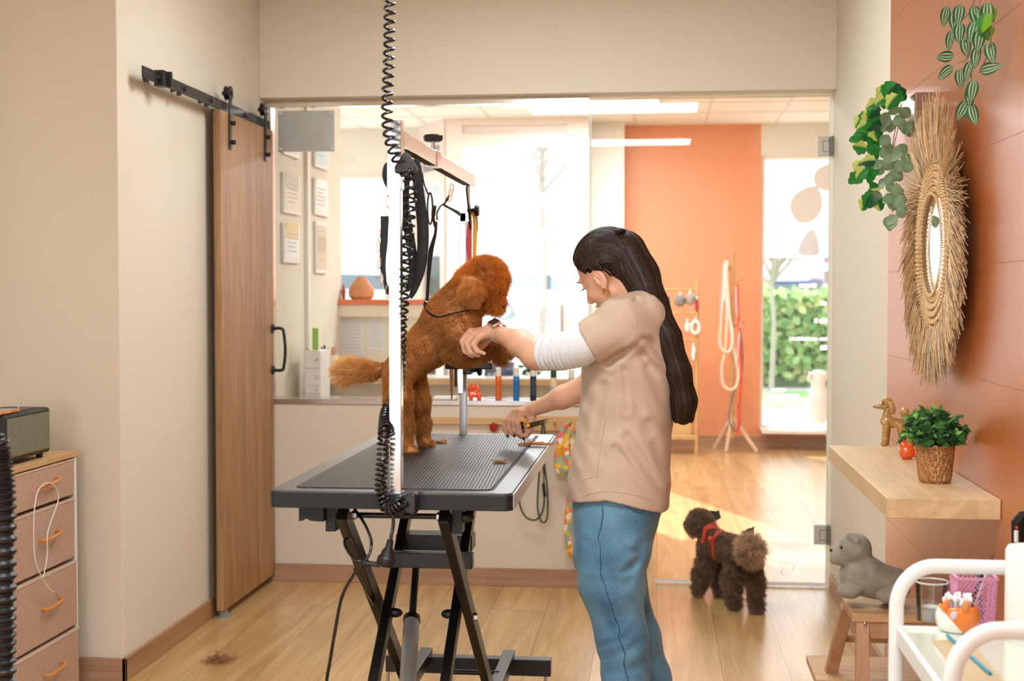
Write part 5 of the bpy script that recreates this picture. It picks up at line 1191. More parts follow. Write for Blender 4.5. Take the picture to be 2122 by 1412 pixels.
for y in (4.04, 4.08, 4.12): MB().cyl((-2.08, y, SZ1), (-2.08, y, SZ1+.010), .009).build('control_knob', M('brass', (176, 130, 70), .3, .9), sp_)
MB().cyl((-2.05, 4.15, SZ1), (-2.045, 4.16, SZ1+.024), .0025).build('toggle_switch', steel, sp_)
for y in (3.98, 4.235):
    for x in (-2.14, -2.02): MB().cyl((x, y, DZT), (x, y, DZT+.017), .010, .012).build('foot', blackp, sp_)
ph = thing('phone', (-1.95, 4.03, SZ1+.002), 'phone in a mottled brown-orange case lying on the speaker', 'phone')
MB().prism(rrect(-2.07, -2.0, 3.92, 4.07, .012), SZ1+.0015, SZ1+.010).build('case', M('tortoise_case', (150, 78, 30), .3, var=(40, (226, 140, 60))), ph, bevel=.002)
MB().prism(rrect(-2.067, -2.003, 3.923, 4.067, .010), SZ1+.010, SZ1+.0108).build('screen', M('screen_grey', (96, 84, 68), .1, coat=1), ph)
# ---- corrugated hose
hs = thing('blower_hose', (-1.3, 2.6, 0), 'black corrugated blower hose arching up from the floor at the left edge', 'hose')
hx = lambda x, y: tuple(P(x, y, 2.6))
pth = spline([(-1.95, 2.60, 0.03), (-1.95, 2.60, .6), (-1.80, 2.60, .94), (-1.55, 2.60, 1.07), hx(-30, 915), hx(-6, 960), hx(3, 1050), hx(3, 1250), hx(3, 1412), (hx(3, 1412)[0], 2.6, .3), (hx(3, 1412)[0], 2.6, .02)], 34)
rr = [.0265+.0032*(1 if (i % 4) in (0, 1) else -1) for i in range(len(pth))]
MB().tube(pth, rr, 20).build('hose', M('hose_black', (24, 27, 30), .34, spec=.6), hs)
# ================================================================ RIGHT SIDE
SZ = .88
shw = wood('shelf_oak', (194, 162, 116), (220, 190, 146), 1, .45, 1.3)
sf = thing('wall_shelf', (.66, 3.75, SZ-.045), 'thick pale oak shelf on the orange wall carrying the potted plant and poodle figurine', 'shelf')
MB().box(.532, XR-.001, 3.205, 4.29, SZ-.047, SZ).build('board', shw, sf, smooth=False, bevel=.0015)
a = P(1955, 1080, 3.45)
for y in (3.42, 4.08): MB().box(.70, XR-.001, y-.012, y+.012, SZ-.061, SZ-.047).box(.70, .712, y-.012, y+.012, SZ-.066, SZ-.047).build('bracket', steel, sf, smooth=False, bevel=.001)
def leafmat(name, rough=.4):
    m = fur_mat(name, rough); return m
LM = leafmat('leaf_surface', .38)
class Leaves:
    def __init__(s): s.V = []; s.F = []; s.C = []
    def leaf(s, base, d, nrm_, L0, W, c1, c2=None, curl=.25, kind='oval', n=6, m=4):
        d = Vector(d).normalized(); nv = Vector(nrm_); sd = d.cross(nv); sd = sd.normalized() if sd.length > 1e-4 else d.orthogonal().normalized(); up = sd.cross(d)
        b0 = len(s.V); c1 = np.array(c1); c2 = c1 if c2 is None else np.array(c2)
        for i in range(n+1):
            t = i/n; wv_ = sin(pi*min(1, t*.92+.04))**.75 if kind == 'oval' else (sin(pi*(t**.75))**.7)
            for j in range(-m, m+1):
                u = j/m; ww = W*wv_*u
                if kind == 'monstera': ww *= 1.12*(1-.26*(1 if (i % 3 == 2 and abs(j) == m) else 0))
                p = Vector(base)+d*(L0*t)+sd*ww+up*(-curl*L0*t*t+.25*abs(ww))
                s.V.append(tuple(p)); 
                k = {'stripe': 1 if abs(abs(u)-.5) < .1 or j == 0 else 0, 'oval': .5*(1-abs(u)), 'monstera': 1 if (u > 0.2) else 0}.get(kind, 0)
                s.C.append(tuple(c1*(1-k)+c2*k))
        w = 2*m+1
        for i in range(n):
            for j in range(w-1): a = b0+i*w+j; s.F.append((a, a+1, a+w+1, a+w))
    def build(s, name, parent): return np_mesh(name, np.array(s.V), np.array(s.F), LM, parent, colors=np.array(s.C))
rn = random.Random(11)
def rv(): return Vector((rn.gauss(0, 1), rn.gauss(0, 1), rn.gauss(0, 1))).normalized()
# potted plant
pc0 = PZ(1937, 1000, SZ); kpx = pc0.y/2800
pp_ = thing('potted_plant', tuple(pc0), 'bushy small-leaved plant in a woven basket pot on the oak shelf', 'potted plant')
R0 = 33*kpx
bk = MB(); prof = [(R0*.82, 0), (R0*.95, .006), (R0*1.0, .02), (R0*1.08, .06), (R0*1.16, .093)]
rings = []
for i in range(25):
    t = i/24; z = t*.093; r = np.interp(z, [p[1] for p in prof], [p[0] for p in prof])
    rings.append([pc0+Vector((cos(a)*(r+.0013*sin(a*22+((i % 4) < 2)*pi+i*.8)), sin(a)*(r+.0013*sin(a*22+((i % 4) < 2)*pi+i*.8)), z+(.006*abs(sin(a*8)) if i == 24 else 0))) for a in np.linspace(0, 2*pi, 97)[:-1]])
bk.loft(rings); 
def basket_mat():
    m = bpy.data.materials.new('woven_basket'); m.use_nodes = True; N = m.node_tree.nodes; L = m.node_tree.links; b = N['Principled BSDF']; b.inputs['Roughness'].default_value = .5
    tc = N.new('ShaderNodeTexCoord'); mp = N.new('ShaderNodeMapping'); mp.inputs['Scale'].default_value = (1, 1, .6); mp.inputs['Rotation'].default_value = (0, radians(38), 0); L.new(tc.outputs['Object'], mp.inputs[0])
    w1 = N.new('ShaderNodeTexBrick'); w1.inputs['Scale'].default_value = 110; w1.inputs['Color1'].default_value = lin((214, 164, 104)); w1.inputs['Color2'].default_value = lin((168, 112, 58)); w1.inputs['Mortar'].default_value = lin((96, 58, 28)); w1.inputs['Mortar Size'].default_value = .03; L.new(mp.outputs[0], w1.inputs[0])
    L.new(w1.outputs[0], b.inputs['Base Color']); bp = N.new('ShaderNodeBump'); bp.inputs['Strength'].default_value = .6; bp.inputs['Distance'].default_value = .002; L.new(w1.outputs['Fac'], bp.inputs['Height']); bp.invert = True; L.new(bp.outputs[0], b.inputs['Normal']); return m
bk.build('basket_pot', basket_mat(), pp_)
MB().cyl(pc0+Vector((0, 0, .084)), pc0+Vector((0, 0, .0945)), R0*1.05).build('soil', M('soil', (60, 44, 34), .9), pp_)
lv = Leaves(); st = MB(); g1, g2, g3 = linc((52, 104, 52)), linc((92, 148, 74)), linc((150, 198, 96))
cc = pc0+Vector((0, 0, .10))
for i in range(95):
    u = rv(); u.z = abs(u.z)*.9-.12; tip = cc+Vector((u.x*.088, u.y*.075, u.z*.098+.012))*(.62+.42*rn.random())
    tip.x = min(tip.x, XR-.012)
    base = pc0+Vector((u.x*.03, u.y*.03, .093)); mid = base.lerp(tip, .5)+Vector((0, 0, .012)); sp = spline([base, mid, tip], 5)
    st.tube(sp, .0009, 4)
    for k in range(3, len(sp)):
        for s in (-1, 1):
            c = g1 if rn.random() < .62 else (g2 if rn.random() < .8 else g3); d = (rv()+u*1.1); lv.leaf(sp[k], d, rv()+Vector((0, 0, 1.2)), .013+.008*rn.random(), .0056+.002*rn.random(), c*(.8+.4*rn.random()), c*1.25, .2, 'oval', 4, 2)
lv.build('foliage', pp_); st.build('stems', M('stem_green', (66, 84, 44), .7), pp_)
# ---- poodle figurine
fg = PZ(1846, 924, SZ); k2 = fg.y/2800
def g_(x, y, dy=0.0): return tuple(P(x, y, fg.y+dy))
def fig(Q):
    U = lambda d, e, k=.006: smin(d, e, k)
    d = s_rc(Q, g_(1838, 874), g_(1864, 878), 13*k2, 10*k2)
    d = U(d, s_rc(Q, g_(1836, 868), g_(1838, 850), 10*k2, 6*k2))
    d = U(d, s_el(Q, g_(1838, 834), (11*k2, 10*k2, 11*k2)))
    d = U(d, s_rc(Q, g_(1832, 842), g_(1814, 843), 7*k2, 3.6*k2), .004)
    d = U(d, s_rc(Q, g_(1847, 838, -.016), g_(1849, 852, -.017), 6*k2, 7*k2, (1, 1.3, 1)), .003)
    d = U(d, s_rc(Q, g_(1847, 838, .016), g_(1849, 852, .017), 6*k2, 7*k2, (1, 1.3, 1)), .003)
    for dy, x in ((-.014, 0), (.016, 3)):
        d = U(d, s_rc(Q, g_(1836+x, 880, dy), g_(1833+x, 918, dy), 7.5*k2, 6*k2)); d = U(d, s_el(Q, g_(1832+x, 921, dy), (7*k2, 6*k2, 4.5*k2)), .003)
        d = U(d, s_rc(Q, g_(1866+x, 882, dy), g_(1870+x, 918, dy), 8*k2, 6*k2)); d = U(d, s_el(Q, g_(1868+x, 921, dy), (7*k2, 6*k2, 4.5*k2)), .003)
    d = U(d, s_rc(Q, g_(1868, 870), g_(1873, 860), 4*k2, 4*k2), .003); d = U(d, s_el(Q, g_(1875, 855), (9*k2, 9*k2, 9.5*k2)), .003)
    px_ = Q[:, 0]; curl = (np.sin(Q[:, 0]*520)*np.sin(Q[:, 1]*520)*np.sin(Q[:, 2]*520+np.sin(Q[:, 0]*200)))
    zz = Q[:, 2]; m = (zz > g_(1838, 858)[2]) | (px_ < g_(1846, 880)[0])
    return d-np.where(m, .0011, .0002)*curl
pf = thing('poodle_figurine', tuple(fg), 'glossy mustard ceramic poodle figurine at the far end of the oak shelf', 'figurine')
sdf_mesh('body', [(fig, (fg.x-.075, fg.y-.045, SZ), (fg.x+.065, fg.y+.05, SZ+.175), .0016)], M('mustard_glaze', (196, 158, 92), .16, coat=.6, var=(50, (168, 124, 62))), pf)
MB().ell(g_(1811, 843), (.0028, .003, .0028)).build('nose', M('nose_black', (24, 18, 16), .3), pf)
MB().ell(g_(1829, 837, -.012), (.0026, .0018, .0026)).build('eye', M('eye_black', (16, 12, 12), .2), pf)
# ---- small orange dog ornament behind the pot
og = PZ(1879, 952, SZ); ok_ = og.y/2800
def o2(x, y, dy=0.0): return tuple(P(x, y, og.y+dy))
def orn(Q):
    d = s_el(Q, o2(1879, 937), (16*ok_, 14*ok_, 17*ok_)); d = smin(d, s_rc(Q, o2(1884, 922), o2(1893, 885), 7*ok_, 6*ok_), .006)
    d = smin(d, s_el(Q, o2(1900, 872), (12*ok_, 10*ok_, 9*ok_)), .006); d = smin(d, s_rc(Q, o2(1872, 925), o2(1869, 906), 6*ok_, 4*ok_), .005); return smin(d, s_el(Q, o2(1908, 940), (14*ok_, 12*ok_, 14*ok_)), .006)
on = thing('orange_ornament', tuple(og), 'shiny orange rounded animal ornament half hidden behind the potted plant', 'figurine')
sdf_mesh('body', [(orn, (og.x-.05, og.y-.03, SZ), (og.x+.08, og.y+.03, SZ+.13), .0022)], M('orange_glaze', (232, 92, 34), .15, coat=.8), on)
MB().tube(spline([o2(1866, 935, -.02), o2(1862, 925, -.022), o2(1866, 916, -.02), o2(1872, 922, -.02)], 5), .0012, 6).build('cord_loop', M('cord_cream', (240, 226, 206), .6), on)
# ---- woven sunburst mirror
MC0 = Vector((XR-.02, 3.79, 1.488))
mr = thing('woven_mirror', (XR-.01, 3.79, 1.488), 'round straw sunburst mirror with braided rings and ragged fringe on the orange wall', 'mirror')
def mp_(r, a, x=0.0, ey=1.0): return MC0+Vector((-x, -cos(a)*r*ey, sin(a)*r))
def straw_mat(name, c0, c1):
    m = M(name, c0, .6, var=(90, c1), spec=.4, bump=(300, .3)); return m
straw = straw_mat('straw', (240, 208, 160), (206, 166, 116))
EY = 1.08
for k, r in enumerate((.150, .170, .190, .210, .230, .249)):
    t = MB(); nb = int(2*pi*r/.0125); x0 = .030-.003*abs(k-1.5)
    for i in range(nb):
        for s in (0, 1):
            a = 2*pi*(i+.5*s)/nb; c = mp_(r+(.004 if s else -.004), a, x0+.002*s, EY)
            p0_ = mp_(r+(.009 if s else -.009), a-.62/nb*2*pi*.9, x0-.007, EY); p1_ = mp_(r+(-.004 if s else .004), a+.62/nb*2*pi*.9, x0-.002, EY)
            t.tube([p0_, c, p1_], [.0022, .0046, .0026], 6, flat=.7)
    t.build('braid_ring', straw, mr)
MB().loft([[mp_(r, a, x, EY) for a in np.linspace(0, 2*pi, 65)[:-1]] for r, x in ((.135, .0), (.135, .022), (.142, .024), (.262, .014), (.262, .002))], cap=False, closed=True).build('backing', M('straw_dark', (150, 112, 72), .8), mr)
t = MB()
for i in range(150):
    a = 2*pi*i/150; t.tube([mp_(.139, a-.012, .028, EY), mp_(.137, a, .036, EY), mp_(.143, a+.012, .034, EY)], .0019, 5)
t.build('inner_binding', straw, mr)
MB().cyl(MC0+Vector((-.012, 0, 0)), MC0+Vector((-.020, 0, 0)), .139, n=64).build('mirror_glass', M('mirror_silver', (236, 240, 240), .015, 1), mr)
rs = np.random.RandomState(9)
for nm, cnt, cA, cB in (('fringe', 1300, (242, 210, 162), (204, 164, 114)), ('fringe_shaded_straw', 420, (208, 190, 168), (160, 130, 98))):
    t = MB()
    for i in range(cnt):
        a = rs.rand()*2*pi; top = max(0, sin(a)); bot = max(0, -sin(a)); side = abs(cos(a))
        lean = rs.normal(0, .10)+(-.38*side*np.sign(cos(a))*1.0 if abs(sin(a)) < .8 else 0)*(-1)
        r0 = .225+.03*rs.rand(); ln = .105+.045*rs.rand()+.02*top; x = .008+.03*rs.rand()
        ra = a+lean*.55*(-1 if cos(a) > 0 else 1)*0
        d = Vector((0, -cos(a)*1.12, sin(a))); tg = Vector((0, sin(a), cos(a)))
        down = Vector((0, 0, -1))
        dirn = (d+tg*rs.normal(0, .13)+down*(.75*side*(0 if sin(a) > .75 else 1))+Vector((-.12*rs.rand()-.02, 0, 0))).normalized()
        b0 = mp_(r0, a, x, EY); e_ = b0+dirn*ln; e_.x = min(e_.x, XR-.004)
        mdl = b0.lerp(e_, .5)+Vector((-.004, rs.normal(0, .0015), rs.normal(0, .0015)))
        t.tube([b0, mdl, e_], [.0013, .0013, .0008], 4)
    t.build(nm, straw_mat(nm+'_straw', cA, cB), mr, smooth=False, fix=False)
# ---- trailing plants on the wall
vk = lambda Y: Y/2800
tp = thing('trailing_plant', (.76, 4.1, 1.93), 'trailing plant with variegated and round grey-green leaves hanging at the edge of the orange wall', 'hanging plant')
def PXW(x, y, X=.74):
    r = FW+RT*((x-1061)/F)+UPV*((706-y)/F); return Vector(r*(X/r[0]))+Vector((0, 0, H))
MB().box(.735, XR-.001, 4.02, 4.12, PXW(1880, 300, .77).z, PXW(1880, 222, .77).z).build('wall_pocket', M('smoked_holder', (150, 120, 98), .25, .5), tp, smooth=False, bevel=.004)
lv = Leaves(); st = MB(); e1, e2 = linc((126, 158, 122)), linc((166, 190, 154)); v1, v2, v3 = linc((40, 128, 48)), linc((206, 222, 120)), linc((28, 88, 46))
for (x, y) in ((1850, 250), (1868, 258), (1845, 285), (1862, 300), (1838, 318), (1855, 325), (1832, 345), (1850, 352), (1868, 340), (1840, 372), (1858, 380), (1848, 398), (1836, 402), (1866, 404), (1838, 422), (1858, 430), (1846, 448), (1860, 456), (1872, 245), (1876, 262), (1866, 225), (1842, 240), (1828, 300), (1872, 318), (1852, 362), (1830, 330)):
  for _k in range(2):
    p = PXW(x+rn.gauss(0, 5)*_k, y+rn.gauss(0, 6)*_k, .735-.05*rn.random()); nv = Vector((-.5+rn.gauss(0, .3), -1, .2+rn.gauss(0, .3))); lv.leaf(p, Vector((rn.gauss(0, .8), .1, -.8+rn.gauss(0, .4))), nv, .037, .0175, e1*(.8+.35*rn.random()), e2, .1, 'oval', 6, 3)
for (x, y) in ((1838, 178), (1852, 186), (1846, 200), (1832, 192), (1862, 196), (1800, 228), (1790, 240), (1808, 244), (1818, 232), (1796, 256), (1812, 262), (1820, 248), (1802, 282), (1796, 294), (1812, 296), (1808, 310), (1796, 345), (1806, 352), (1790, 360), (1814, 340), (1812, 392), (1818, 404), (1808, 402), (1826, 210), (1848, 168), (1860, 172)):
  for _k in range(2):
    p = PXW(x+rn.gauss(0, 6)*_k, y+rn.gauss(0, 7)*_k, .72-.06*rn.random()); nv = Vector((-.4+rn.gauss(0, .4), -1, .3+rn.gauss(0, .3))); var_ = rn.random() < .55
    lv.leaf(p, Vector((rn.gauss(-.2, .7), .1, -.7+rn.gauss(0, .5))), nv, .050, .022, (v1 if rn.random() < .6 else v3)*(.8+.4*rn.random()), v2 if var_ else v1*1.2, .25, 'monstera', 7, 3)
for pts in ([(1868, 215), (1862, 260), (1850, 320), (1852, 380), (1850, 440)], [(1868, 215), (1850, 300), (1856, 360), (1860, 455)], [(1860, 205), (1830, 215), (1805, 260), (1802, 340), (1812, 395)], [(1862, 210), (1848, 190), (1845, 170)]):
    st.tube(spline([PXW(x, y, .735) for x, y in pts], 5), .0014, 5)
lv.build('foliage', tp); st.build('stems', M('stem_brown', (120, 110, 70), .7), tp)
tp2 = thing('striped_trailing_plant', (.72, 3.4, 2.2), 'striped-leaf trailing vine hanging down from above at the top right', 'hanging plant')
lv = Leaves(); st = MB(); s1, s2c = linc((34, 92, 56)), linc((206, 220, 178))
def PW2(x, y): return PXW(x, y, .72)
for (x, y, dx, dy) in ((1965, 12, -.4, -1), (1990, 8, -.2, -1), (1978, 22, 0, -1), (1975, 62, -.4, -1), (1990, 46, -.1, -1), (2000, 75, .1, -.7), (2018, 10, .2, -1), (2022, 42, -.4, -1), (2032, 60, -.2, -1), (2050, 85, .2, -1), (2028, 95, -.3, -1), (1978, 118, -.9, .1), (1976, 138, -.9, -.4), (1990, 140, 0, -1), (2015, 125, -.4, -.7), (2030, 148, .8, .1), (2020, 165, -.3, -1), (2012, 178, -.1, -1), (2005, 208, -.6, -.8), (2012, 215, .3, -1), (2028, 20, .5, -1), (2040, 30, .2, -1), (2046, 4, 0, -1)):
    nv = Vector((-.7+rn.gauss(0, .3), -1, .3+rn.gauss(0, .3))); lv.leaf(PW2(x, y), Vector((dx*.6, -dx*.5, dy)), nv, .052, .0145, s1*(.8+.4*rn.random()), s2c, .12, 'stripe', 7, 6)
for (x, y) in ((2038, 12), (2046, 26), (2040, 44)): lv.leaf(PW2(x, y), Vector((rn.gauss(0, .3), 0, -1)), Vector((-.6, -1, .3)), .045, .018, linc((120, 176, 40)), linc((60, 130, 40)), .2, 'monstera', 6, 3)
p0_ = PW2(2035, -60); 
for pts in ([(2035, -60), (2030, 10), (2024, 90), (2012, 150), (2018, 190), (2010, 225)], [(2045, -60), (2056, 30), (2050, 100), (2030, 150)], [(2035, -50), (2012, 20), (1990, 45)], [(2020, 60), (1998, 90), (2005, 120), (1985, 130)]): st.tube(spline([PW2(x, y) for x, y in pts], 5), .0013, 5)
lv.build('foliage', tp2); st.build('stems', M('stem_brown', (120, 110, 70), .7), tp2)
MB().box(.70, XR-.001, p0_.y-.08, p0_.y+.06, p0_.z-.01, p0_.z+.10).build('wall_pocket', MC['smoked_holder'], tp2, smooth=False, bevel=.004)
# ---- step stool
sw_ = wood('stool_birch', (176, 132, 90), (210, 170, 122), 0, .5, 1.6); sw2 = wood('stool_birch_leg', (168, 120, 88), (198, 152, 118), 2, .5, 1.6)
ss = thing('step_stool', (.63, 3.85, 0), 'two-step birch stool by the right wall with the grey plush bulldog on top', 'step stool')
MB().box(.520, .775, 3.655, 3.855, .478, .50).build('top_step', sw_, ss, smooth=False, bevel=.002)
MB().box(.455, .775, 3.90, 4.165, .228, .25).build('lower_step', sw_, ss, smooth=False, bevel=.002)
def lg(a, b, w=.034, h=.030): MB().bar(a, b, w, h, up=(0, 1, 0)).build('leg', sw2, ss, smooth=False, bevel=.002)
lg((.548, 3.675, .478), (.535, 3.55, 0)); lg((.75, 3.675, .478), (.763, 3.55, 0)); lg((.532, 3.84, .478), (.480, 4.15, 0)); lg((.765, 3.84, .478), (.77, 4.15, 0))
for z, y in ((.455, 3.67), (.16, 3.60)): MB().box(.565, .735, y-.01, y+.01, z-.022, z+.022).build('rail', sw2, ss, smooth=False, bevel=.002)
for x in (.53, .765): MB().box(x-.01, x+.01, 3.6, 4.12, .19, .222).build('side_rail', sw2, ss, smooth=False, bevel=.002)
MB().cyl((.52, 3.95, .36), (.775, 3.95, .36), .012).build('dowel', sw_, ss)
MB().ell(P(1793, 1293, 3.652), (.005, .003, .005)).build('screw', steel, ss)
# ---- plush bulldog
YPL = 3.745; kq = YPL/2800
def z_(x, y, dy=0.0): return tuple(P(x, y, YPL+dy))
def plush(Q):
    d = s_rc(Q, z_(1778, 1196), z_(1850, 1212), 38*kq, 36*kq)
    U = lambda e, k=.012: smin(d, e, k)
    d = U(s_rc(Q, z_(1788, 1180), z_(1800, 1190), 34*kq, 34*kq), .02)
    d = U(s_el(Q, z_(1770, 1138), (35*kq, .046, 33*kq)), .012)
    d = U(s_el(Q, z_(1741, 1153), (21*kq, .034, 17*kq)), .014)
    d = U(s_rc(Q, z_(1728, 1160, -.012), z_(1748, 1166, -.018), 9*kq, 8*kq), .008)
    for s in (-1, 1):
        d = U(s_rc(Q, z_(1760, 1111, s*.026), z_(1775, 1122, s*.036), 6*kq, 7*kq), .004)
        d = U(s_el(Q, z_(1760, 1226, s*.036), (24*kq, .024, 15*kq)), .008)
        d = U(s_el(Q, z_(1845, 1236, s*.042), (27*kq, .024, 15*kq)), .008)
    d = U(s_rc(Q, z_(1876, 1200), z_(1893, 1172), 6*kq, 4*kq), .006)
    for (x0, y0, x1, y1) in ((1748, 1172, 1790, 1164), (1736, 1138, 1752, 1146), (1740, 1196, 1782, 1215), (1815, 1228, 1850, 1212), (1755, 1130, 1757, 1147), (1752, 1170, 1792, 1172)):
        a, b = fl(z_(x0, y0, -.05)), fl(z_(x1, y1, -.05)); d = d+.0022*np.exp(-(seg_d(Q*fl([1, .3, 1]), a*fl([1, .3, 1]), b*fl([1, .3, 1]))/.003)**2)
    return smax(d+.0006*np.sin(Q[:, 0]*160+2*np.sin(Q[:, 2]*120)), .500-Q[:, 2], .003)
pb_ = thing('plush_bulldog', tuple(P(1810, 1250, YPL))[:2]+(.5,), 'grey suede-look plush bulldog doorstop sitting on the step stool', 'plush toy')
sdf_mesh('body', [(plush, (P(1712, 1150, YPL).x, YPL-.09, .498), (P(1902, 1150, YPL).x, YPL+.09, P(1760, 1095, YPL).z), .003)], M('grey_suede', (158, 150, 130), .85, bump=(500, .3), var=(25, (132, 124, 106)), sheen=.3), pb_)
MB().ell(z_(1743, 1135, -.040), (.004, .003, .005)).build('eye', M('plush_eye', (12, 11, 12), .1, coat=1), pb_)
MB().ell(z_(1722, 1141, 0), (.004, .008, .004)).build('nose', M('plush_nose', (60, 54, 48), .8), pb_)
# ---- trolley
TZZ = .70; tx0, tx1, ty0, ty1 = PZ(1855, 1302, .70).x, .775, 2.19, PZ(1855, 1302, .70).y
tm = M('white_enamel', (232, 234, 232), .35)
tr = thing('trolley', ((tx0+tx1)/2, (ty0+ty1)/2, 0), 'white metal trolley with rounded end rails at the lower right corner', 'trolley')
f = MB(); e = .012
f.box(tx0, tx0+e, ty0, ty1, TZZ-.03, TZZ+.006).box(tx1-e, tx1, ty0, ty1, TZZ-.03, TZZ+.006).box(tx0+e, tx1-e, ty0, ty0+e, TZZ-.03, TZZ+.006).box(tx0+e, tx1-e, ty1-e, ty1, TZZ-.03, TZZ+.006)
f.build('top_frame', tm, tr, smooth=False, bevel=.003)
MB().box(tx0+e, tx1-e, ty0+e, ty1-e, TZZ-.012, TZZ).build('top_tray', M('tray_pale_green', (216, 226, 208), .12, coat=.5), tr, smooth=False)
for y in (ty0, ty1):
    pts = [(tx0+.002, y, .06), (tx0+.002, y, TZZ+.04)]+[(tx0+.002+.075*(1-cos(t)), y, TZZ+.04+.084*sin(t)) for t in np.linspace(.1, pi/2, 10)]+[(tx1-.002-.075*(1-cos(t)), y, TZZ+.04+.084*sin(t)) for t in np.linspace(pi/2, .1, 10)]+[(tx1-.002, y, TZZ+.04), (tx1-.002, y, .06)]
    MB().tube(pts, .0145, 14, flat=.62, up=(0, 1, 0)).build('end_rail', tm, tr)
for z in (.38, .12):
    MB().box(tx0+.01, tx1-.01, ty0+.01, ty1-.01, z-.012, z).box(tx0+.005, tx0+.012, ty0+.01, ty1-.01, z, z+.03).box(tx1-.012, tx1-.005, ty0+.01, ty1-.01, z, z+.03).build('lower_shelf', tm, tr, smooth=False)
for x in (tx0+.002, tx1-.002):
    for y in (ty0, ty1): MB().cyl((x-.012, y, .03), (x+.012, y, .03), .03).build('castor', M('castor_grey', (90, 90, 92), .5), tr)
def PT(x, y, z=TZZ): return PZ(x, y, z)
# glass candle
cg = PT(1930, 1290); 
cn = thing('glass_candle', tuple(cg), 'clear drinking-glass candle with white wax on the trolley beside the fox mug', 'candle')
kc = cg.y/2800; H1 = 84*kc
MB().lathe([(26*kc, 0), (28*kc, .003), (33*kc, H1), (32*kc, H1), (27*kc, .005), (0, .005)], cg, 40, cap=False).build('glass', glassmat('candle_glass', (.93, .94, .93)), cn)
MB().lathe([(33.4*kc, H1-.0015), (33.6*kc, H1), (32*kc, H1+.001), (31.6*kc, H1-.0015)], cg, 40, cap=False).build('glass_rim', M('rim_glass', (220, 224, 222), .15), cn)
MB().lathe([(0, .006), (26.2*kc, .006), (28*kc, 30*kc), (0, 30*kc)], cg, 32).build('wax', M('wax_white', (240, 238, 232), .5), cn)
# fox mug with cotton swabs
fx = PT(1984, 1308); kf = fx.y/2800
fm = thing('fox_mug', tuple(fx), 'orange and white fox-shaped cup filled with cotton swabs on the trolley', 'cup')
def n2(x, y, dy=0.0): return tuple(P(x, y, fx.y+dy))
def mug(Q):
    c = n2(1984, 1279); d = s_el(Q, c, (44*kf, 40*kf, 42*kf)); d = smax(d, Q[:, 2]-n2(1984, 1252)[2], .004); d = smax(d, TZZ-Q[:, 2], .004)
    i = s_el(Q, n2(1984, 1276), (39*kf, 35*kf, 40*kf)); i = smax(i, n2(1984, 1290)[2]-Q[:, 2], .003); d = smax(d, -i, .002)
    d = smin(d, s_rc(Q, n2(1956, 1260, -.022), n2(1963, 1246, -.024), 8*kf, 4*kf), .003); return smin(d, s_rc(Q, n2(2000, 1262, -.034), n2(2004, 1250, -.034), 6*kf, 4*kf), .003)
def fox_mat():
    m = bpy.data.materials.new('fox_glaze'); m.use_nodes = True; N = m.node_tree.nodes; L = m.node_tree.links; b = N['Principled BSDF']; b.inputs['Roughness'].default_value = .15; b.inputs['Coat Weight'].default_value = .5
    tc = N.new('ShaderNodeTexCoord'); sx = N.new('ShaderNodeSeparateXYZ'); L.new(tc.outputs['Object'], sx.inputs[0])
    a = N.new('ShaderNodeMath'); a.operation = 'MULTIPLY_ADD'; a.inputs[1].default_value = .9; L.new(sx.outputs[2], a.inputs[0]); L.new(sx.outputs[0], a.inputs[2])
    r = N.new('ShaderNodeValToRGB'); r.color_ramp.interpolation = 'CONSTANT'; r.color_ramp.elements[0].color = lin((240, 236, 226)); r.color_ramp.elements[1].position = .476; r.color_ramp.elements[1].color = lin((232, 126, 44))
    a2 = N.new('ShaderNodeMath'); a2.operation = 'ADD'; a2.inputs[1].default_value = .5; L.new(a.outputs[0], a2.inputs[0]); L.new(a2.outputs[0], r.inputs[0]); L.new(r.outputs[0], b.inputs['Base Color']); return m
sdf_mesh('cup', [(mug, (fx.x-.05, fx.y-.045, TZZ), (fx.x+.05, fx.y+.045, TZZ+.08), .0016)], fox_mat(), fm)
MB().ell(n2(1976, 1276, -.0385), (.006, .001, .008)).build('painted_eye', M('lilac_paint', (214, 200, 220), .3), fm)
sw = MB()
for i in range(46):
    a = rn.random()*6.28; r = sqrt(rn.random())*28*kf; x, y = fx.x+cos(a)*r, fx.y+sin(a)*r*.85; tz = TZZ+.058+rn.random()*.012
    sw.cyl((fx.x+(x-fx.x)*.8, fx.y+(y-fx.y)*.8, TZZ+.02), (x, y, tz), .0011, n=6).ell((x, y, tz), (.0032, .0032, .006), n=10, m=6)
tag(sw.build('cotton_swabs', M('cotton', (244, 240, 238), .9)), 'bunch of white cotton swabs standing in the fox cup', 'cotton swabs', kind='stuff')
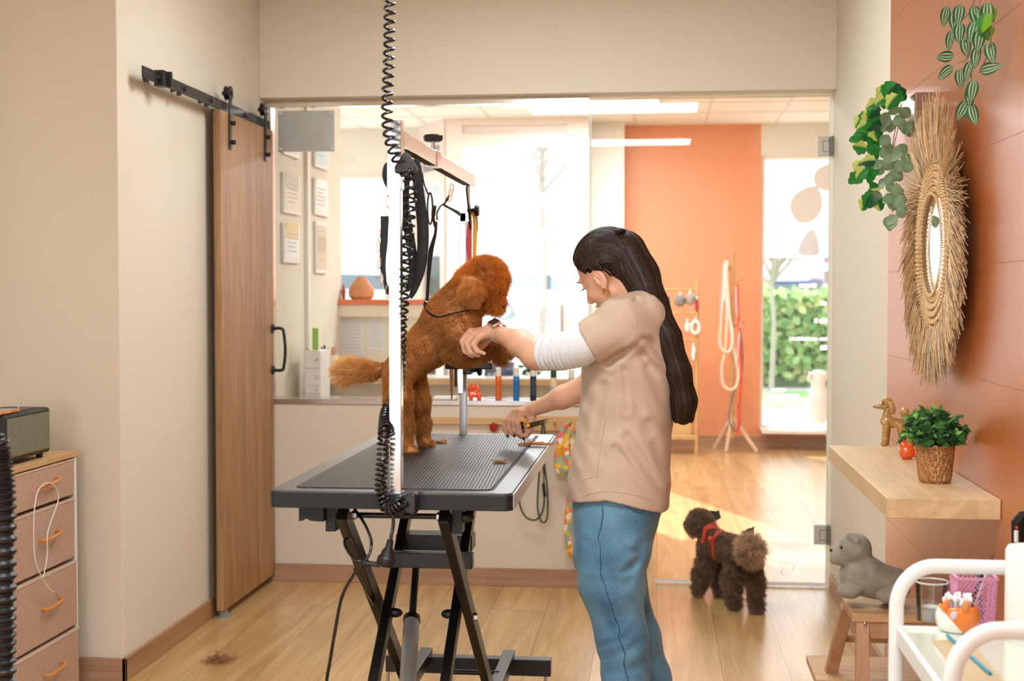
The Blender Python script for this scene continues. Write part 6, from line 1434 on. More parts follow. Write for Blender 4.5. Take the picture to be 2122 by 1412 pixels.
# pink mesh pencil pot
pk = PT(2016, 1292); kk = pk.y/2800
pm = thing('pencil_holder', tuple(pk), 'pink wire-mesh square pencil holder on the trolley', 'pencil holder')
pinkm = M('pink_metal', (236, 166, 198), .45)
def sq(hw, z, tw=0): return [(pk.x+sx_*hw, pk.y+sy_*hw, pk.z+z) for sx_, sy_ in ((-1, -1), (1, -1), (1, 1), (-1, 1))]
hb_, ht_, hh_ = 34*kk, 39*kk, 98*kk
for z, hw, nm_ in ((.003, hb_, 'base_frame'), (hh_, ht_, 'rim_frame')):
    f = MB(); c = sq(hw, z)
    for i in range(4): f.bar(c[i], c[(i+1) % 4], .006, .006)
    f.build(nm_, pinkm, pm, smooth=False, bevel=.002)
f = MB(); nw = 9
for i in range(4):
    b0, b1 = Vector(sq(hb_, .003)[i]), Vector(sq(hb_, .003)[(i+1) % 4]); t0, t1 = Vector(sq(ht_, hh_)[i]), Vector(sq(ht_, hh_)[(i+1) % 4])
    for k in range(-nw, nw+1):
        for s in (1, -1):
            u0, u1 = k/nw, k/nw+1.0
            if s < 0: u0, u1 = u1, u0
            lo_, hi_ = 0.0, 1.0
            # clip the diagonal wire to the face
            if u1 > u0: lo_ = max(0, -u0/(u1-u0)); hi_ = min(1, (1-u0)/(u1-u0))
            else: lo_ = max(0, (u0-1)/(u0-u1)); hi_ = min(1, u0/(u0-u1))
            if hi_-lo_ < .02: continue
            def pt(v): u = u0+(u1-u0)*v; return b0.lerp(b1, u).lerp(t0.lerp(t1, u), v)
            f.tube([pt(lo_), pt(hi_)], .0009, 4)
f.build('wire_mesh', pinkm, pm, smooth=False)
MB().prism([(pk.x-hb_, pk.y-hb_), (pk.x+hb_, pk.y-hb_), (pk.x+hb_, pk.y+hb_), (pk.x-hb_, pk.y+hb_)], pk.z, pk.z+.003).build('base', pinkm, pm, smooth=False)
def stick(name, lab, cat, a, b, r, mat, extra=None):
    t = thing(name, tuple(a), lab, cat); MB().cyl(a, b, r, n=12).build('handle', mat, t)
    if extra: MB().tube([Vector(b), Vector(extra)], [r*.8, .0004], 8).build('tip', M('bristle_dark', (30, 26, 24), .6), t)
bl_ = M('teal_blue', (32, 142, 176), .4)
kx, ky = pk.x, pk.y
stick('blue_stick', 'blue plastic stick standing in the pink pencil holder', 'stick', Vector((kx+.018, ky, TZZ+.008)), P(2024, 1172, ky-.01), .0028, bl_)
stick('black_nail_brush', 'black brush with long fine bristles leaning in the pink pencil holder', 'brush', Vector((kx-.014, ky+.005, TZZ+.008)), P(2043, 1176, ky), .0042, blackp, P(2062, 1147, ky))
stick('white_pen', 'slim white pen leaning in the pink pencil holder', 'pen', Vector((kx-.008, ky-.01, TZZ+.008)), P(2046, 1184, ky-.012), .003, M('pen_white', (224, 222, 216), .4))
stick('blue_stick', 'teal blue stick lying diagonally on the trolley tray', 'stick', PT(1963, 1324)+Vector((0, 0, .006)), PT(2052, 1404)+Vector((0, 0, .006)), .0034, bl_)
tag(MB().prism([tuple(PT(x, y))[:2] for x, y in ((1932, 1330), (2010, 1330), (2085, 1420), (2010, 1430))], TZZ+.0004, TZZ+.0026).build('beige_cloth', M('beige_felt', (196, 176, 140), .9), smooth=False), 'flat beige pad lying on the trolley tray under the blue stick', 'pad')
# white basket and paper roll
wbk = thing('white_basket', (.76, 2.56, TZZ), 'white perforated plastic basket at the back corner of the trolley', 'basket')
a = PT(2083, 1290); bxx = a.x
f = MB(); f.loft([[(bxx+.004, 2.52, TZZ), (bxx+.07, 2.52, TZZ), (bxx+.07, 2.64, TZZ), (bxx+.004, 2.64, TZZ)], [(bxx-.012, 2.51, TZZ+.105), (bxx+.08, 2.51, TZZ+.105), (bxx+.08, 2.645, TZZ+.105), (bxx-.012, 2.645, TZZ+.105)], [(bxx-.009, 2.513, TZZ+.105), (bxx+.077, 2.513, TZZ+.105), (bxx+.077, 2.642, TZZ+.105), (bxx-.009, 2.642, TZZ+.105)], [(bxx+.007, 2.523, TZZ+.004), (bxx+.067, 2.523, TZZ+.004), (bxx+.067, 2.637, TZZ+.004), (bxx+.007, 2.637, TZZ+.004)]])
f.build('basket', M('white_plastic', (226, 224, 220), .4), wbk, smooth=False)
prl = PT(2132, 1330); 
pt_ = thing('paper_roll', (prl.x, prl.y, TZZ), 'tall white roll of paper standing on the trolley at the right edge', 'paper roll')
MB().lathe([(.02, 0), (.042, 0), (.044, .004), (.044, .172), (.040, .180), (.02, .180)], (prl.x, prl.y, TZZ), 40).build('paper', M('paper_white', (238, 234, 228), .85, bump=(200, .2)), pt_)
ck_ = thing('clipper', tuple(P(2118, 1120, 2.9)), 'black hair clipper hanging on the wall at the right edge', 'clipper')
c = PXW(2118, 1098, .755)
MB().tube([PXW(2122, 1066, .765), PXW(2114, 1082, .76), PXW(2112, 1125, .76)], [.012, .02, .017], 14, flat=.8).build('body', blackp, ck_)
MB().tube([PXW(2106, 1100, .74), PXW(2106, 1124, .74)], .0045, 8).build('white_trim', M('pen_white', (224, 222, 216), .4), ck_)
MB().ell(PXW(2107, 1094, .742), (.003, .003, .003)).build('red_light', M('red_led', (220, 40, 40), .4), ck_)
MB().cyl(PXW(2116, 1070, .78), Vector((XR, PXW(2116, 1070, .78).y, PXW(2116, 1070, .78).z)), .01).build('wall_hook', black, ck_)
# ================================================================ LOW WALL LEDGE: BOTTLES, HOOK RAIL
def can(x, yb, yt, w, body, cap, lab, nm='spray_can', capf=.26, label=None, Y=6.2, cat='bottle', grp=None, z=.858):
    b = P(x, yb, Y); b.z = z; h = P(x, yt, Y).z-z; r = w/2*Y/2800
    t = thing(nm, tuple(b), lab, cat, grp)
    MB().lathe([(0, 0), (r*.96, 0), (r, .003), (r, h*(1-capf)-.002), (r*.93, h*(1-capf)), (0, h*(1-capf))], b, 28).build('body', body, t)
    MB().lathe([(0, 0), (r*.90, 0), (r*.90, h*capf-.004), (r*.8, h*capf), (0, h*capf)], b+Vector((0, 0, h*(1-capf))), 28).build('cap', cap, t)
    if label: MB().lathe([(r*1.006, h*label[0]), (r*1.006, h*label[1])], b, 28, cap=False).build('printed_label', label[2], t)
    return t
capm = M('clear_cap', (226, 218, 208), .12, spec=.7); MB_or = M('copper_orange', (224, 118, 44), .28, .4)
can(1033, 829, 762, 13, MB_or, capm, 'orange spray can with clear cap on the steel ledge', label=(.08, .6, M('or_label', (214, 98, 34), .4)))
can(1070, 829, 762, 13, M('can_blue', (28, 128, 196), .3, .3), capm, 'blue spray can with clear cap on the steel ledge', label=(.08, .6, M('bl_label', (18, 104, 176), .4)))
can(1105, 829, 762, 13, M('can_black', (22, 26, 30), .3), capm, 'black spray can with clear cap on the steel ledge', label=(.15, .62, M('bk_label', (40, 62, 84), .4)))
can(1147, 829, 766, 14, M('peach_bottle', (232, 196, 160), .4), M('cap_green', (24, 60, 44), .4), 'peach bottle with dark green cap on the steel ledge', nm='bottle', label=(.3, .45, M('lb_blue', (140, 190, 214), .5)))
can(1184, 829, 766, 13, M('pale_green_bottle', (176, 190, 150), .4), capm, 'pale green spray can beside the groomer\'s elbow on the steel ledge')
# small orange dog ornament on the ledge
YO = 6.2; ko = YO/2800
def w_(x, y, dy=0.0): return tuple(P(x, y, YO+dy))
def orn2(Q):
    d = s_rc(Q, w_(977, 806), w_(983, 803), 6*ko, 7*ko); U = lambda e: smin(d, e, .006)
    d = U(s_rc(Q, w_(972, 808), w_(981, 800), 4*ko, 7*ko)); d = U(s_rc(Q, w_(978, 810), w_(976, 818), 4*ko, 5*ko)); d = U(s_rc(Q, w_(976, 817), w_(991, 819), 6*ko, 6*ko))
    for x in (976, 993):
        for dy in (-.008, .008): d = U(s_rc(Q, w_(x, 820, dy), w_(x, 827, dy), 4.5*ko, 4.5*ko))
    return U(s_rc(Q, w_(991, 814), w_(992, 806), 3*ko, 4*ko))
oo = thing('orange_dog_ornament', w_(984, 829)[:2]+(.858,), 'small bright orange dog ornament on the steel ledge behind the post', 'figurine')
sdf_mesh('body', [(lambda Q: smax(orn2(Q), .8585-Q[:, 2], .002), (w_(960, 0)[0], YO-.03, .856), (w_(1005, 0)[0], YO+.03, w_(0, 790)[2]), .0022)], M('bright_orange', (240, 86, 30), .2, coat=.7), oo)
# hook rail
railw = wood('hook_rail_wood', (196, 150, 96), (222, 182, 130), 0, .5, 1.2)
hk = thing('hook_rail', (P(1130, 877, 6.16).x, 6.16, P(1130, 877, 6.16).z), 'pine rail with wooden pegs on the low wall behind the table', 'hook rail')
MB().box(P(1060, 877, 6.15).x, P(1198, 877, 6.15).x, 6.145, 6.17, P(1120, 893, 6.15).z, P(1120, 863, 6.15).z).build('board', railw, hk, smooth=False, bevel=.002)
for x in (1083, 1108, 1124, 1150, 1180): MB().cyl(P(x, 876, 6.145), P(x, 874, 6.105), .006).ell(P(x, 874, 6.105), .008).build('peg', railw, hk)
hk2 = thing('hook_rail', (P(975, 872, 6.16).x, 6.16, P(975, 872, 6.16).z), 'narrow pale wood strip on the low wall between the dog and the red cup', 'hook rail')
MB().box(P(896, 872, 6.15).x, P(1050, 872, 6.15).x, 6.15, 6.17, P(975, 880, 6.15).z, P(975, 866, 6.15).z).build('board', railw, hk2, smooth=False, bevel=.002)
MB().cyl(P(1023, 876, 6.15), P(1023, 874, 6.115), .005).build('peg', railw, hk2)
rc_ = thing('red_cup', tuple(P(1023, 894, 6.12)), 'small dark red cup hanging under the pale wood strip', 'cup')
b = P(1023, 895, 6.13); MB().lathe([(0, 0), (.012, 0), (.019, .010), (.022, .034), (.020, .034), (.017, .012), (0, .006)], b, 24).build('cup', M('dark_red', (178, 34, 26), .3), rc_)
MB().tube([b+Vector((0, .0, .034)), P(1023, 878, 6.125)], .0015, 5).build('cord', M('cord_cream2', (220, 204, 180), .7), rc_)
gw = M('olive_rope', (62, 78, 56), .7, bump=(500, .3))
lw = thing('olive_leash', tuple(P(1124, 880, 6.12)), 'dark olive rope leash hanging in loops from the peg rail', 'leash')
MB().tube(spline([P(1108, 872, 6.11), P(1100, 890, 6.12), P(1090, 950, 6.12), P(1078, 1010, 6.12), P(1077, 1045, 6.12), P(1090, 1072, 6.12), P(1110, 1078, 6.12), P(1124, 1060, 6.12), P(1128, 1030, 6.12), P(1126, 1000, 6.12)], 8), .0042, 8).build('rope', gw, lw)
MB().tube(spline([P(1124, 872, 6.10), P(1120, 940, 6.11), P(1116, 1000, 6.11), P(1114, 1050, 6.11), P(1120, 1078, 6.11), P(1130, 1082, 6.11), P(1135, 1060, 6.11), P(1134, 1010, 6.11), P(1128, 960, 6.11), P(1129, 900, 6.10), P(1126, 872, 6.10)], 8), .0042, 8).build('rope', gw, lw)
MB().tube([P(1126, 950, 6.09), P(1127, 975, 6.09), P(1127, 985, 6.09)], [.007, .006, .003], 10).tube([P(1127, 985, 6.09), P(1127, 1004, 6.09)], .003, 8).build('snap_hook', dk, lw)
MB().cyl(P(1126, 1004, 6.1), P(1129, 1030, 6.1), .0075).build('rope_collar', M('collar_dark', (30, 34, 32), .5), lw)
def floral():
    m = bpy.data.materials.new('floral_cloth'); m.use_nodes = True; N = m.node_tree.nodes; L = m.node_tree.links; b = N['Principled BSDF']; b.inputs['Roughness'].default_value = .85
    tc = N.new('ShaderNodeTexCoord'); v = N.new('ShaderNodeTexVoronoi'); v.inputs['Scale'].default_value = 42; L.new(tc.outputs['Object'], v.inputs[0])
    r = N.new('ShaderNodeValToRGB'); r.color_ramp.interpolation = 'CONSTANT'; e = r.color_ramp.elements; e[0].color = lin((240, 190, 70)); e[1].color = lin((232, 120, 120)); e[1].position = .4
    for p, c in ((.55, (250, 226, 200)), (.7, (222, 150, 40)), (.85, (150, 180, 150))): q_ = e.new(p); q_.color = lin(c)
    s = N.new('ShaderNodeSeparateColor'); L.new(v.outputs['Color'], s.inputs[0]); L.new(s.outputs[0], r.inputs[0]); L.new(r.outputs[0], b.inputs['Base Color']); return m
flm = floral()
fb = thing('floral_cloth', tuple(P(1168, 880, 6.1)), 'yellow and pink floral cloth harness hanging from the peg rail beside the groomer', 'dog harness')
MB().tube(spline([P(1180, 876, 6.10), P(1166, 890, 6.10), P(1160, 920, 6.10), P(1158, 950, 6.10), P(1164, 972, 6.10), P(1178, 965, 6.10), P(1172, 930, 6.10), P(1178, 890, 6.10)], 6), np.interp(np.linspace(0, 1, 43), [0, .3, .55, .8, 1], [.008, .016, .030, .018, .010]), 12, flat=.45, up=(0, 1, 0)).build('upper_band', flm, fb)
MB().tube(spline([P(1182, 880, 6.12), P(1186, 960, 6.12), P(1178, 1060, 6.12), P(1176, 1110, 6.12), P(1184, 1146, 6.12), P(1202, 1152, 6.12), P(1215, 1120, 6.12)], 6), .016, 10, flat=.4, up=(0, 1, 0)).build('lower_band', flm, fb)
# small tray and brush seen past the dog
tag(MB().box(P(898, 826, 6.2).x, P(946, 826, 6.2).x, 6.18, 6.27, .8585, .872).build('white_dish', M('dish_white', (236, 232, 224), .3), smooth=False, bevel=.004), 'flat white soap dish on the steel ledge behind the dog', 'dish')
# ================================================================ DESK ZONE BEHIND THE GLASS
XLW = XL
def PX_(x, y, X):
    r = FW+RT*((x-1061)/F)+UPV*((706-y)/F); return Vector(r*(X/r[0]))+Vector((0, 0, H))
def frame_on_wall(x0, x1, y0, y1, lab, paper, grp=None, stripe=None):
    a, b = PX_(x0, (y0+y1)/2, XLW+.02), PX_(x1, (y0+y1)/2, XLW+.02); zt = PX_(x0, y0, XLW+.02).z; zb = PX_(x0, y1, XLW+.02).z
    t = thing('framed_certificate', (XLW, (a.y+b.y)/2, (zt+zb)/2), lab, 'picture', grp)
    MB().box(XLW+.0005, XLW+.016, a.y, b.y, zb, zt).build('acrylic_block', M('frame_pale', (226, 222, 214), .3), t, smooth=False, bevel=.002)
    MB().box(XLW+.016, XLW+.0175, a.y+.02, b.y-.02, zb+.02, zt-.02).build('printed_sheet', paper, t, smooth=False)
    m = MB(); rr_ = random.Random(int(x0+y0))
    for i in range(5):
        zz = zt-.05-i*(zt-zb-.09)/5; m.box(XLW+.0175, XLW+.0182, a.y+.05, b.y-.05-rr_.random()*.08, zz-.004, zz)
    m.build('text_lines', M('print_grey', (170, 160, 150), .7), t, smooth=False)
    if stripe: MB().box(XLW+.0175, XLW+.0181, a.y+.03, b.y-.04, zb+.12, zb+.2).build('picture_patch', M('patch_%d' % int(x0+y0), stripe, .6), t, smooth=False)
ps = M('paper_sheet', (236, 234, 228), .6)
frame_on_wall(590, 624, 240, 318, 'framed certificate at the top left of the cream wall behind the glass', ps, stripe=(226, 222, 210))
frame_on_wall(590, 624, 357, 440, 'framed certificate second from the top in the left column behind the glass', M('paper_warm', (232, 220, 196), .6), stripe=(206, 196, 180))
frame_on_wall(590, 624, 461, 544, 'framed certificate with a yellow patch in the left column behind the glass', ps, stripe=(228, 204, 150))
frame_on_wall(654, 683, 250, 344, 'framed certificate at the top of the right column behind the glass', M('paper_blue', (206, 220, 220), .6))
frame_on_wall(654, 683, 368, 444, 'framed certificate with a white upper half in the right column behind the glass', ps, stripe=(240, 240, 238))
frame_on_wall(657, 680, 458, 566, 'narrow framed certificate with a tan picture lowest in the right column', M('paper_tan', (216, 196, 170), .6), stripe=(196, 176, 150))
a = PX_(637, 500, XLW+.01); struct(MB().box(XLW, XLW+.02, a.y-.02, a.y+.02, .86, CEIL).build('trim_4', M('cable_duct', (236, 230, 220), .5), smooth=False))
sgn = thing('grey_panel', (P(634, 270, GY+.02).x, GY+.012, P(634, 270, 6.3).z), 'frosted grey acrylic panel with four corner screws at the top left of the glass', 'panel')
MB().box(P(577, 270, GY+.015).x, P(694, 270, GY+.015).x, GY+.008, GY+.013, P(634, 314, GY).z, P(634, 229, GY).z).build('panel', M('frosted_grey', (204, 204, 194), .35), sgn, smooth=False, bevel=.001)
for x, y in ((581, 235), (684, 234), (581, 309), (688, 308)): MB().cyl(P(x, y, GY-.006), P(x, y, GY+.016), .007).build('screw', steel, sgn)
dsk = thing('work_desk', (-1.0, 7.3, 0), 'long pine-edged work counter behind the glass partition', 'counter')
zd = P(900, 783, 7.0).z; zd2 = P(900, 797, 7.0).z
dxa = XL+.02; dxb = -.02
MB().box(dxa, dxb, 6.98, YP-.002, zd2, zd-.006).build('pine_edge_top', railw, dsk, smooth=False, bevel=.002)
MB().box(dxa, dxb, 6.99, YP-.002, zd-.006, zd).build('white_top', M('desk_top_white', (232, 226, 218), .3), dsk, smooth=False)
MB().box(dxa, dxb, 7.1, 7.16, 0, zd2).build('front_panel', M('desk_front', (226, 214, 190), .6), dsk, smooth=False)
for x in (dxa+.02, dxb-.06): MB().box(x, x+.04, 7.16, 7.74, 0, zd2).build('side_panel', MC['desk_front'], dsk, smooth=False)
ld = thing('ledge', (P(780, 626, 7.8).x, 7.85, P(780, 632, 7.8).z), 'orange ledge along the top of the half wall behind the counter', 'ledge')
zl = P(780, 632, 7.74).z
MB().box(P(682, 620, 7.74).x, X(902, 7.74), 7.70, YP+.22, zl, P(780, 621, 7.74).z).build('board', owood, ld, smooth=False, bevel=.003)
struct(MB().box(P(682, 640, 7.74).x, X(902, 7.74), 7.72, YP, P(780, 656, 7.74).z, zl-.0005).build('trim_5', MC['desk_wall_paint'], smooth=False))
# papers pinned under the ledge
for (x0, x1, y0, y1, lab) in ((706, 756, 664, 740, 'larger white printed sheet pinned to the half wall over the counter'), (762, 798, 664, 726, 'smaller white printed sheet pinned beside the larger one')):
    c = P((x0+x1)/2, (y0+y1)/2, YP); t = thing('pinned_paper', tuple(c), lab, 'paper')
    MB().box(P(x0, y0, YP).x, P(x1, y0, YP).x, YP-.004, YP-.001, P(x0, y1, YP).z, P(x0, y0, YP).z).build('sheet', M('sheet_lilac', (226, 222, 220), .7), t, smooth=False)
    m = MB()
    for i in range(9): z = P(x0, y0+6+i*(y1-y0-10)/9, YP).z; m.box(P(x0+4, y0, YP).x, P(x1-4-(i*7 % 9), y0, YP).x, YP-.0052, YP-.004, z-.004, z)
    m.build('text_lines', M('print_lilac', (196, 192, 196), .7), t, smooth=False)
def tz(x, y, Y): v = P(x, y, Y); return v
# vase on the ledge
zt_ = P(780, 621, 7.74).z
vb = P(749, 619, 7.8); vb.z = zt_; kv = vb.y/2800
vs = thing('orange_vase', tuple(vb), 'round terracotta vase with a flat neck standing on the orange ledge', 'vase')
hv = 48*kv
MB().lathe([(0, 0), (20*kv, 0), (26*kv, hv*.12), (27.5*kv, hv*.32), (25*kv, hv*.52), (17*kv, hv*.75), (11*kv, hv*.9), (10*kv, hv), (8*kv, hv), (9*kv, hv*.88), (0, hv*.85)], vb, 36).build('vase', M('terracotta', (214, 148, 96), .7, var=(12, (196, 122, 74)), bump=(60, .2)), vs)
rf_ = P(712, 619, 7.8); rf_.z = zt_
rfg = thing('red_figurine', tuple(rf_), 'small red figurine standing left of the terracotta vase', 'figurine')
MB().lathe([(0, 0), (.010, 0), (.011, .02), (.014, .05), (.010, .062), (.006, .066), (.0085, .076), (.006, .088), (0, .090)], rf_, 16).build('body', M('coral_red', (206, 72, 58), .5), rfg)
hn = P(735, 520, 7.9)
# white drawer box, green card, pens
zb_ = zd
def boxpx(x0, x1, y0, y1, Y, d): a, b = P(x0, y1, Y), P(x1, y0, Y); return (a.x, b.x, Y, Y+d, a.z, b.z)
db = thing('small_drawer_box', tuple(P(647, 815, 6.75)), 'white stack of small desk drawers with pink flecks behind the glass at the left', 'drawer box')
whm = M('white_box', (232, 228, 220), .5)
x0, x1, y0_, y1_, z0_, z1_ = boxpx(630, 664, 727, 815, 6.7, .2)
MB().box(x0, x1, y0_, y1_, zd2-.12, z1_).build('case', whm, db, smooth=False, bevel=.004)
lc_ = MB().box(x0-.02, x1+.1, 6.62, 6.95, 0, zd2-.12).build('low_cabinet', whm, smooth=False, bevel=.004); tag(lc_, 'low white cabinet under the small drawer box behind the glass', 'cabinet')
for (a1, b1) in ((730, 763), (766, 799), (802, 815)):
    d_ = MB().box(x0+.006, x1-.004, y0_-.006, y0_+.002, P(640, b1, 6.7).z, P(640, a1, 6.7).z).build('drawer', M('white_drawer', (238, 234, 226), .4), db, smooth=False, bevel=.003)
    MB().tube([P(652, (a1+b1)/2+3, 6.69), P(657, (a1+b1)/2-4, 6.69), P(661, (a1+b1)/2+2, 6.69)], .0025, 6).build('flower_mark', M('pink_mark', (220, 170, 160), .6), d_)
tag(MB().box(P(644, 0, 6.76).x, P(656, 0, 6.76).x, 6.755, 6.765, z1_, P(650, 680, 6.76).z).build('green_card', M('green_card', (150, 200, 90), .6), smooth=False), 'green card standing on the white drawer box', 'card')
tag(MB().cyl(P(637, 727, 6.75), P(637, 722, 6.75), .009).build('wooden_stamp', railw), 'small wooden stamp lying on the white drawer box', 'stamp')
cz = P(683, 784, 7.05); cz.z = zd; kc2 = 7.05/2800
pcup = thing('pen_cup', tuple(cz), 'white pen cup crowded with pens on the counter', 'pen cup'); hc2 = 46*kc2
MB().lathe([(0, 0), (16*kc2, 0), (18.5*kc2, hc2), (17.5*kc2, hc2), (15*kc2, .004), (0, .004)], cz, 28).build('cup', M('cup_ivory', (232, 224, 206), .4), pcup)
for x, top, c, nm, lab in ((672, 716, (40, 48, 44), 'pen', 'dark green pen in the white pen cup'), (667, 720, (70, 76, 70), 'pen', 'grey pen leaning left in the white pen cup'), (680, 722, (40, 84, 170), 'pen', 'blue pen in the white pen cup'), (677, 726, (24, 28, 26), 'marker', 'black marker in the white pen cup'), (689, 720, (240, 170, 40), 'pen', 'yellow-orange pen in the white pen cup'), (695, 716, (236, 150, 160), 'pen', 'pink-topped pen in the white pen cup')):
    t = P(x, top, 7.05); base = cz+Vector(((t.x-cz.x)*.35, 0, .006)); tag(MB().cyl(base, t, .0058, n=10).build(nm, M('pen_%d' % x, c, .4)), lab, 'pen')
gb = thing('white_tape_box', tuple(P(672, 785, 6.95)), 'small white box in front of the pen cup on the counter', 'box')
MB().box(*boxpx(655, 678, 774, 786, 6.99, .05)[:4], zd, P(660, 774, 6.99).z).build('box', whm, gb, smooth=False, bevel=.003)
bx2 = boxpx(1004, 1062, 752, 783, 7.2, .12)
nb = thing('navy_box', tuple(P(1030, 783, 7.2)), 'dark navy box with a red spot and pale lettering on the counter', 'box')
MB().box(bx2[0], bx2[1], bx2[2], bx2[3], zd, bx2[5]).build('box', M('navy', (78, 84, 108), .5), nb, smooth=False, bevel=.003)
MB().cyl(P(1012, 760, 7.198), P(1012, 760, 7.19), .010).build('red_spot', M('spot_red', (226, 70, 70), .5), nb)
m = MB(); m.box(P(1010, 0, 7.2).x, P(1018, 0, 7.2).x, 7.196, 7.2, P(0, 772, 7.2).z, P(0, 767, 7.2).z).box(P(1021, 0, 7.2).x, P(1036, 0, 7.2).x, 7.196, 7.2, P(0, 773, 7.2).z, P(0, 766, 7.2).z)
m.build('pale_lettering', M('lilac_print', (190, 186, 206), .5), nb, smooth=False)
mo = thing('monitor', tuple(P(903, 783, 7.3)), 'dark desk monitor half hidden behind the dog on the counter', 'monitor')
MB().box(*boxpx(862, 902, 752, 778, 7.3, .03)).build('screen', M('screen_dark', (60, 62, 64), .2), mo, smooth=False, bevel=.003)
MB().box(*boxpx(876, 886, 776, 783, 7.31, .02)).build('stand', blackp, mo, smooth=False)
can(925, 783, 752, 12, M('cyan_bottle', (190, 186, 180), .4), M('red_cap', (210, 60, 50), .4), 'grey bottle with red cap on the counter behind the hanging scissors', nm='bottle', Y=7.25, z=zd)
hgp = thing('potted_succulent', tuple(P(1100, 783, 7.3)), 'low brown planter with dark green leaves on the counter behind the spray cans', 'potted plant')
q4 = boxpx(1040, 1066, 768, 783, 7.3, .08); MB().box(q4[0], q4[1], q4[2], q4[3], zd, q4[5]).build('planter', M('planter_brown', (150, 118, 92), .7), hgp, smooth=False, bevel=.003)
lv = Leaves()
for i in range(46): lv.leaf(P(1100+rn.gauss(0, 7), 768+rn.gauss(0, 3), 7.3), rv()+Vector((0, 0, .5)), rv(), .04, .011, linc((70, 120, 84))*(.8+.4*rn.random()), None, .2, 'oval', 4, 2)
q5 = boxpx(1090, 1112, 772, 783, 7.26, .08); MB().box(q5[0], q5[1], q5[2], q5[3], zd, q5[5]).build('pot', whm, hgp, smooth=False, bevel=.003); lv.build('foliage', hgp)
# decals on the glass: ear shapes and scribbles
def decal(name, pts, lab, cat, mat, Y=GY-.0062):
    v = [P(x, y, Y) for x, y in pts]; o = MB().prism([(p.x, p.z) for p in v], Y-.0006, Y, 'y').build(name, mat, None, smooth=False); return tag(o, lab, cat)
dkg = M('decal_dark_green', (58, 66, 58), .6)
decal('vinyl_sticker', [(1470, 1058), (1484, 1060), (1490, 1057), (1494, 1074), (1484, 1080), (1474, 1076)], 'dark green vinyl shape on the glass door right of the brown dog\'s head', 'sticker', dkg)
decal('vinyl_sticker', [(1536, 1101), (1542, 1101), (1549, 1096), (1558, 1094), (1563, 1090), (1562, 1106), (1540, 1106)], 'dark green vinyl shape on the glass door above the brown dog\'s tail', 'sticker', dkg)
scr = M('scribble_grey', (150, 150, 156), .6)
sc_t = thing('glass_scribbles', tuple(P(1620, 1175, GY-.006)), 'faint grey scribble-like marks low on the glass door', 'markings')
for pts in ([(1600, 1138), (1594, 1148), (1595, 1158), (1600, 1158)], [(1612, 1166), (1616, 1172), (1620, 1166), (1630, 1170), (1634, 1164), (1642, 1166), (1640, 1172)], [(1622, 1176), (1620, 1188), (1624, 1192)], [(1644, 1166), (1646, 1176), (1641, 1184)]):
    MB().tube(spline([P(x, y, GY-.0062) for x, y in pts], 5), .0011, 5).build('mark', scr, sc_t)
# ================================================================ SHOP: RACK, COAT STAND, WINDOW LETTERING, WHITE DOG SIGN
bam = M('bamboo', (214, 166, 110), .5, var=(20, (196, 146, 90)))
YR = 11.3
rk = thing('display_rack', tuple(P(1420, 925, YR)), 'bamboo display rack with hanging pet goods against the orange wall', 'rack')
def seg2(x0, y0, x1, y1, r, name='bar', par=None, mat=None, Y0=YR, Y1=None): return MB().cyl(P(x0, y0, Y0), P(x1, y1, Y0 if Y1 is None else Y1), r, n=10).build(name, mat or bam, par or rk)
for x in (1360, 1445): 
    a = P(x, 578, YR); MB().cyl((a.x, YR, 0), (a.x, YR, a.z), .016, n=12).build('upright', bam, rk)
for y in (600, 650, 705, 905): seg2(1360, y, 1445, y, .010, 'rail')
a = P(1360, 908, YR); b = P(1445, 908, YR); MB().box(a.x, b.x, YR-.01, YR+.38, a.z-.01, a.z+.01).build('bottom_shelf', bam, rk, smooth=False)
for x in (1360, 1445):
    a = P(x, 905, YR); MB().cyl((a.x, YR+.38, 0), (a.x, YR+.38, 1.0), .016, n=12).build('upright', bam, rk)
t = thing('wooden_box', tuple(P(1410, 905, YR)), 'tan box on the bottom shelf of the bamboo rack', 'box'); q6 = boxpx(1368, 1432, 872, 903, YR+.04, .28); MB().box(q6[0], q6[1], q6[2], q6[3], P(1410, 908, YR).z+.0101, q6[5]).build('box', M('tan_box', (214, 168, 112), .6), t, smooth=False, bevel=.003)
def hang(x, y, rx, ry, mat, lab, cat='pet toy', nm='pet_toy', hook=True, ringed=False):
    t = thing(nm, tuple(P(x, y-ry, YR)), lab, cat); k = YR/2800
    if ringed: MB().tube([P(x+cos(a)*rx, y+sin(a)*ry*(1 if sin(a) < 0 else .8), YR-.03) for a in np.linspace(0, 2*pi, 25)[:-1]], 3.2*k, 10, closed=True).build('body', mat, t)
    else: MB().ell(P(x, y, YR-.03), (rx*k, rx*k*.6, ry*k)).ell(P(x+rx*.6, y-ry*.4, YR-.05), (rx*k*.5, rx*k*.4, ry*k*.4)).build('body', mat, t)
    MB().cyl(P(x, y-ry-7, YR-.012), P(x, y-ry+2, YR-.025), .006).build('hanger', M('hanger_white', (240, 236, 230), .5), t)
gry = M('toy_grey', (130, 122, 116), .8); whp = M('plush_white', (240, 232, 226), .8)
hang(1409, 624, 12, 12, gry, 'grey plush toy hanging left on the bamboo rack\'s top rail'); hang(1430, 621, 11, 12, M('toy_taupe', (160, 148, 140), .8), 'taupe plush toy hanging right on the bamboo rack\'s top rail')
hang(1444, 634, 4, 13, M('toy_red', (176, 40, 50), .6), 'narrow dark red toy hanging at the rack upright'); hang(1441, 680, 8, 14, whp, 'white loop-shaped collar hanging from the rack\'s middle rail', 'collar', 'collar', ringed=True); hang(1424, 678, 5, 10, whp, 'small white toy hanging from the rack\'s middle rail'); hang(1437, 733, 4, 15, whp, 'long white bone-shaped toy low on the rack')
YC = 11.55
